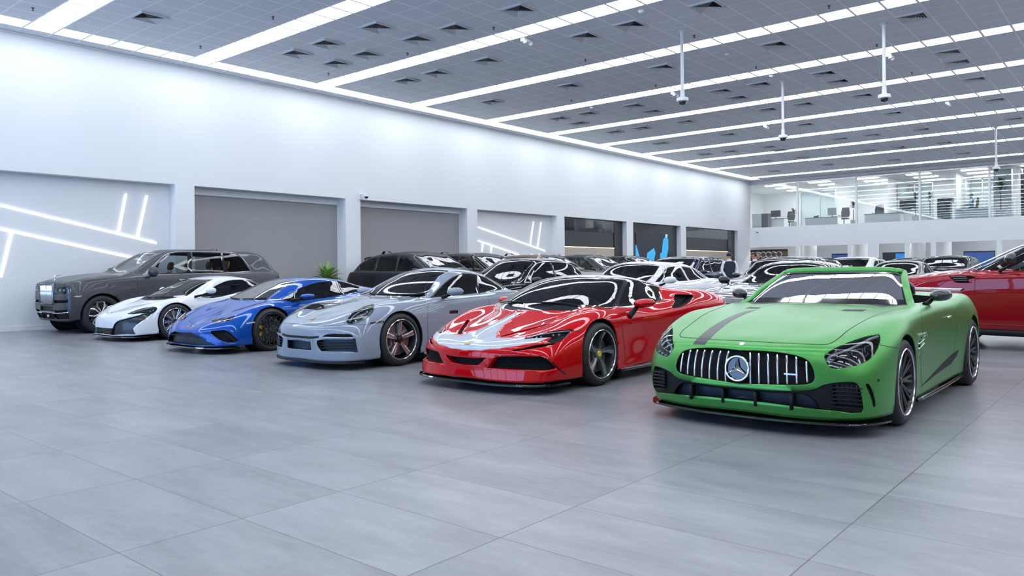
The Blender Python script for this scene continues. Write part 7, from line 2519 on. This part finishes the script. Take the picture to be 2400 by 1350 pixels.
def person(loc, rz, label, arms='back', sit=False, shirt=None, vest=True, turn=0.0, z_seat=.50):
    """one continuous skinned body facing +y, with clothing and hair laid over it"""
    dz = (z_seat + .10 - .95) if sit else 0
    J = {'pel': (0, 0, .95 + dz), 'sp': (0, .005, 1.12 + dz), 'ch': (0, 0, 1.32 + dz), 'nb': (0, -.01, 1.47 + dz), 'nk': (0, 0, 1.54 + dz), 'jaw': (.0, .03, 1.60 + dz), 'hd': (0, .015, 1.68 + dz), 'tp': (0, .0, 1.755 + dz)}
    R_ = {'pel': (.155, .115), 'sp': (.15, .105), 'ch': (.175, .125), 'nb': (.085, .07), 'nk': (.055, .055), 'jaw': (.066, .078), 'hd': (.080, .098), 'tp': (.052, .062)}
    E_ = [('pel', 'sp'), ('sp', 'ch'), ('ch', 'nb'), ('nb', 'nk'), ('nk', 'jaw'), ('jaw', 'hd'), ('hd', 'tp')]
    for s, t in ((-1, 'l'), (1, 'r')):
        J['sh' + t] = (s * .175, -.01, 1.435 + dz)
        R_['sh' + t] = (.062, .062)
        if arms == 'back':
            P = [(s * .245, -.05, 1.19), (s * .135, -.16, .985), (s * .075, -.185, .925), (s * .045, -.19, .885)]
        elif arms == 'down':
            P = [(s * .245, -.02, 1.17), (s * .255, .04, .93), (s * .255, .055, .86), (s * .25, .06, .80)]
        else:
            P = [(s * .25, .06, 1.20), (s * .15, .30, 1.14), (s * .11, .37, 1.13), (s * .09, .42, 1.13)]
        for k, (p, r) in enumerate(zip(P, ((.046, .046), (.034, .034), (.042, .024), (.034, .017)))):
            J[f'a{k}{t}'] = (p[0], p[1], p[2] + dz)
            R_[f'a{k}{t}'] = r
        E_ += [('ch', 'sh' + t), ('sh' + t, 'a0' + t), ('a0' + t, 'a1' + t), ('a1' + t, 'a2' + t), ('a2' + t, 'a3' + t)]
        d = (Vector(J['a3' + t]) - Vector(J['a2' + t])).normalized()
        sd = d.cross(Vector((0, 1, 0) if arms != 'front' else (0, 0, 1))).normalized()
        for k in range(5):
            base = 'a3' + t if k < 4 else 'a2' + t
            o = sd * ((k - 1.5) * .019 if k < 4 else -.04)
            ln = (.065, .078, .075, .058, .05)[k]
            q = Vector(J[base]) + o + d * (.02 if k < 4 else .015)
            J[f'f{k}{t}'] = tuple(q)
            J[f'g{k}{t}'] = tuple(q + d * ln + Vector((0, .012, 0)))
            R_[f'f{k}{t}'] = (.0095, .0095)
            R_[f'g{k}{t}'] = (.0075, .0075)
            E_ += [(base, f'f{k}{t}'), (f'f{k}{t}', f'g{k}{t}')]
        J['hp' + t] = (s * .095, 0, .88 + dz)
        if sit:
            L = [(s * .11, .42, .87 + dz), (s * .12, .44, .08), (s * .12, .56, .035)]
        else:
            L = [(s * .105, .015, .50), (s * .11, -.02, .09), (s * .12, .12, .035)]
        for k, (p, r) in enumerate(zip(L, ((.066, .066), (.045, .05), (.042, .032)))):
            J[f'l{k}{t}'] = p
            R_[f'l{k}{t}'] = r
        R_['hp' + t] = (.095, .095)
        E_ += [('pel', 'hp' + t), ('hp' + t, 'l0' + t), ('l0' + t, 'l1' + t), ('l1' + t, 'l2' + t)]
    names = list(J)
    me = bpy.data.meshes.new('person')
    if turn:
        for k in ('jaw', 'hd', 'tp'):
            x, y, z = J[k]
            J[k] = (x * math.cos(turn) - y * math.sin(turn), x * math.sin(turn) + y * math.cos(turn), z)
    me.from_pydata([J[k] for k in names], [(names.index(a), names.index(b)) for a, b in E_], [])
    t = bpy.data.objects.new('person', me)
    COL.objects.link(t)
    t.modifiers.new('skin', 'SKIN').use_smooth_shade = True
    for k, nm in enumerate(names):
        v = me.skin_vertices[0].data[k]
        v.radius = R_[nm]
        v.use_root = nm == 'pel'
    t.modifiers.new('sub', 'SUBSURF').levels = 2
    dg = bpy.context.evaluated_depsgraph_get()
    ev = t.evaluated_get(dg)
    bm = bmesh.new()
    bm.from_mesh(ev.to_mesh())
    ev.to_mesh_clear()
    bpy.data.objects.remove(t)
    bpy.data.meshes.remove(me)
    hands = [Vector(J['a2l']), Vector(J['a2r'])]
    jaw = 1.545 + dz
    for f in bm.faces:
        c = f.calc_center_median()
        f.smooth = True
        if c.z > jaw or any((c - h).length < .15 and (c - h).dot((Vector(J['a3' + q]) - h).normalized()) > -.02 for h, q in zip(hands, 'lr')):
            f.material_index = 0
        elif c.z < .95 + dz or (sit and c.y > .15 and c.z < 1.0 + dz):
            f.material_index = 2
        else:
            f.material_index = 1
    hb = bm.copy()
    vb = bm.copy()
    # face: nose, ears, eyes, mouth joined to the same mesh
    cy, sy = math.cos(turn), math.sin(turn)

    def hp(x, y, z):
        return Vector((x * cy - y * sy, x * sy + y * cy, z + dz))
    for c, s, mi in (((0, .115, 1.655), (.011, .02, .022), 0), ((.082, .0, 1.66), (.012, .02, .032), 0), ((-.082, .0, 1.66), (.012, .02, .032), 0), ((.032, .098, 1.685), (.014, .008, .008), 3), ((-.032, .098, 1.685), (.014, .008, .008), 3), ((0, .105, 1.61), (.024, .008, .006), 4)):
        b2 = bmesh.new()
        bmesh.ops.create_uvsphere(b2, u_segments=10, v_segments=8, radius=1)
        mp = {}
        for v in b2.verts:
            mp[v] = bm.verts.new(hp(v.co.x * s[0] + c[0], v.co.y * s[1] + c[1], v.co.z * s[2] + c[2]))
        for f in b2.faces:
            g = bm.faces.new([mp[v] for v in f.verts])
            g.material_index = mi
            g.smooth = True
        b2.free()
    o = from_bm('person', bm, [m_skin, shirt or m_shirt, m_trous, m_hair, mat('lips', (.35, .12, .10), .5)])
    o.location = loc
    o.rotation_euler = (0, 0, rz)
    tag(o, label, 'person')

    def shell(b, keep, off, name, m):
        bmesh.ops.delete(b, geom=[f for f in b.faces if not keep(f.calc_center_median(), f.normal)], context='FACES')
        seen_, best = set(), []
        for f in b.faces:
            if f in seen_:
                continue
            st, comp = [f], []
            seen_.add(f)
            while st:
                g_ = st.pop()
                comp.append(g_)
                for e_ in g_.edges:
                    for h_ in e_.link_faces:
                        if h_ not in seen_:
                            seen_.add(h_)
                            st.append(h_)
            if len(comp) > len(best):
                best = comp
        best = set(best)
        bmesh.ops.delete(b, geom=[f for f in b.faces if f not in best], context='FACES')
        b.normal_update()
        for v in b.verts:
            v.co += v.normal * off
        from_bm(name, b, m, o)
    ci = lambda p: (p.x * cy + p.y * sy, -p.x * sy + p.y * cy)
    shell(hb, lambda p, n_: p.z > 1.64 + dz and (ci(p)[1] < .045 - (.04 if p.z < 1.68 + dz else 0) or p.z > 1.735 + dz), .012, 'hair', m_hair)
    if vest:
        shell(vb, lambda p, n_: .93 + dz < p.z < 1.475 + dz and abs(p.x) < .155 + max(0, 1.40 + dz - p.z) * .12 and abs(p.y) < .145, .014, 'waistcoat', m_vest)
    else:
        vb.free()
    mb = MB()
    mb.tube([(.058 * math.cos(a), .060 * math.sin(a) - .002, 1.525 + dz + .008 * math.sin(a)) for a in [2 * PI * k / 16 for k in range(16)]], .012, 6, True)
    mb.build('collar', shirt or m_shirt, o, smooth=True)
    return o


def face_dir(dx, dy):
    return math.atan2(dy, dx) - PI / 2


person((22.5, 10.15, 0), face_dir(1, .75), 'man in navy waistcoat and white shirt seen from behind, hands clasped behind his back', 'back')
person((23.75, 9.85, 0), face_dir(1, .9), 'man in navy waistcoat turning his head left, partly hidden by the black low suv', 'down', turn=.9)
person((24.85, 10.22, 0), face_dir(-.6, -.4), 'person facing the man in navy waistcoat, almost hidden behind his head', 'down', vest=False, shirt=mat('dark_top', (.03, .03, .035), .8))
p = at(2276, 470, 'x', UB + 1.35)
person((UB + 1.45, p.y, ZG), face_dir(-.3, 1), 'man in light blue shirt seated at the fourth gallery desk', 'front', True, m_bluesh, False, z_seat=.52)
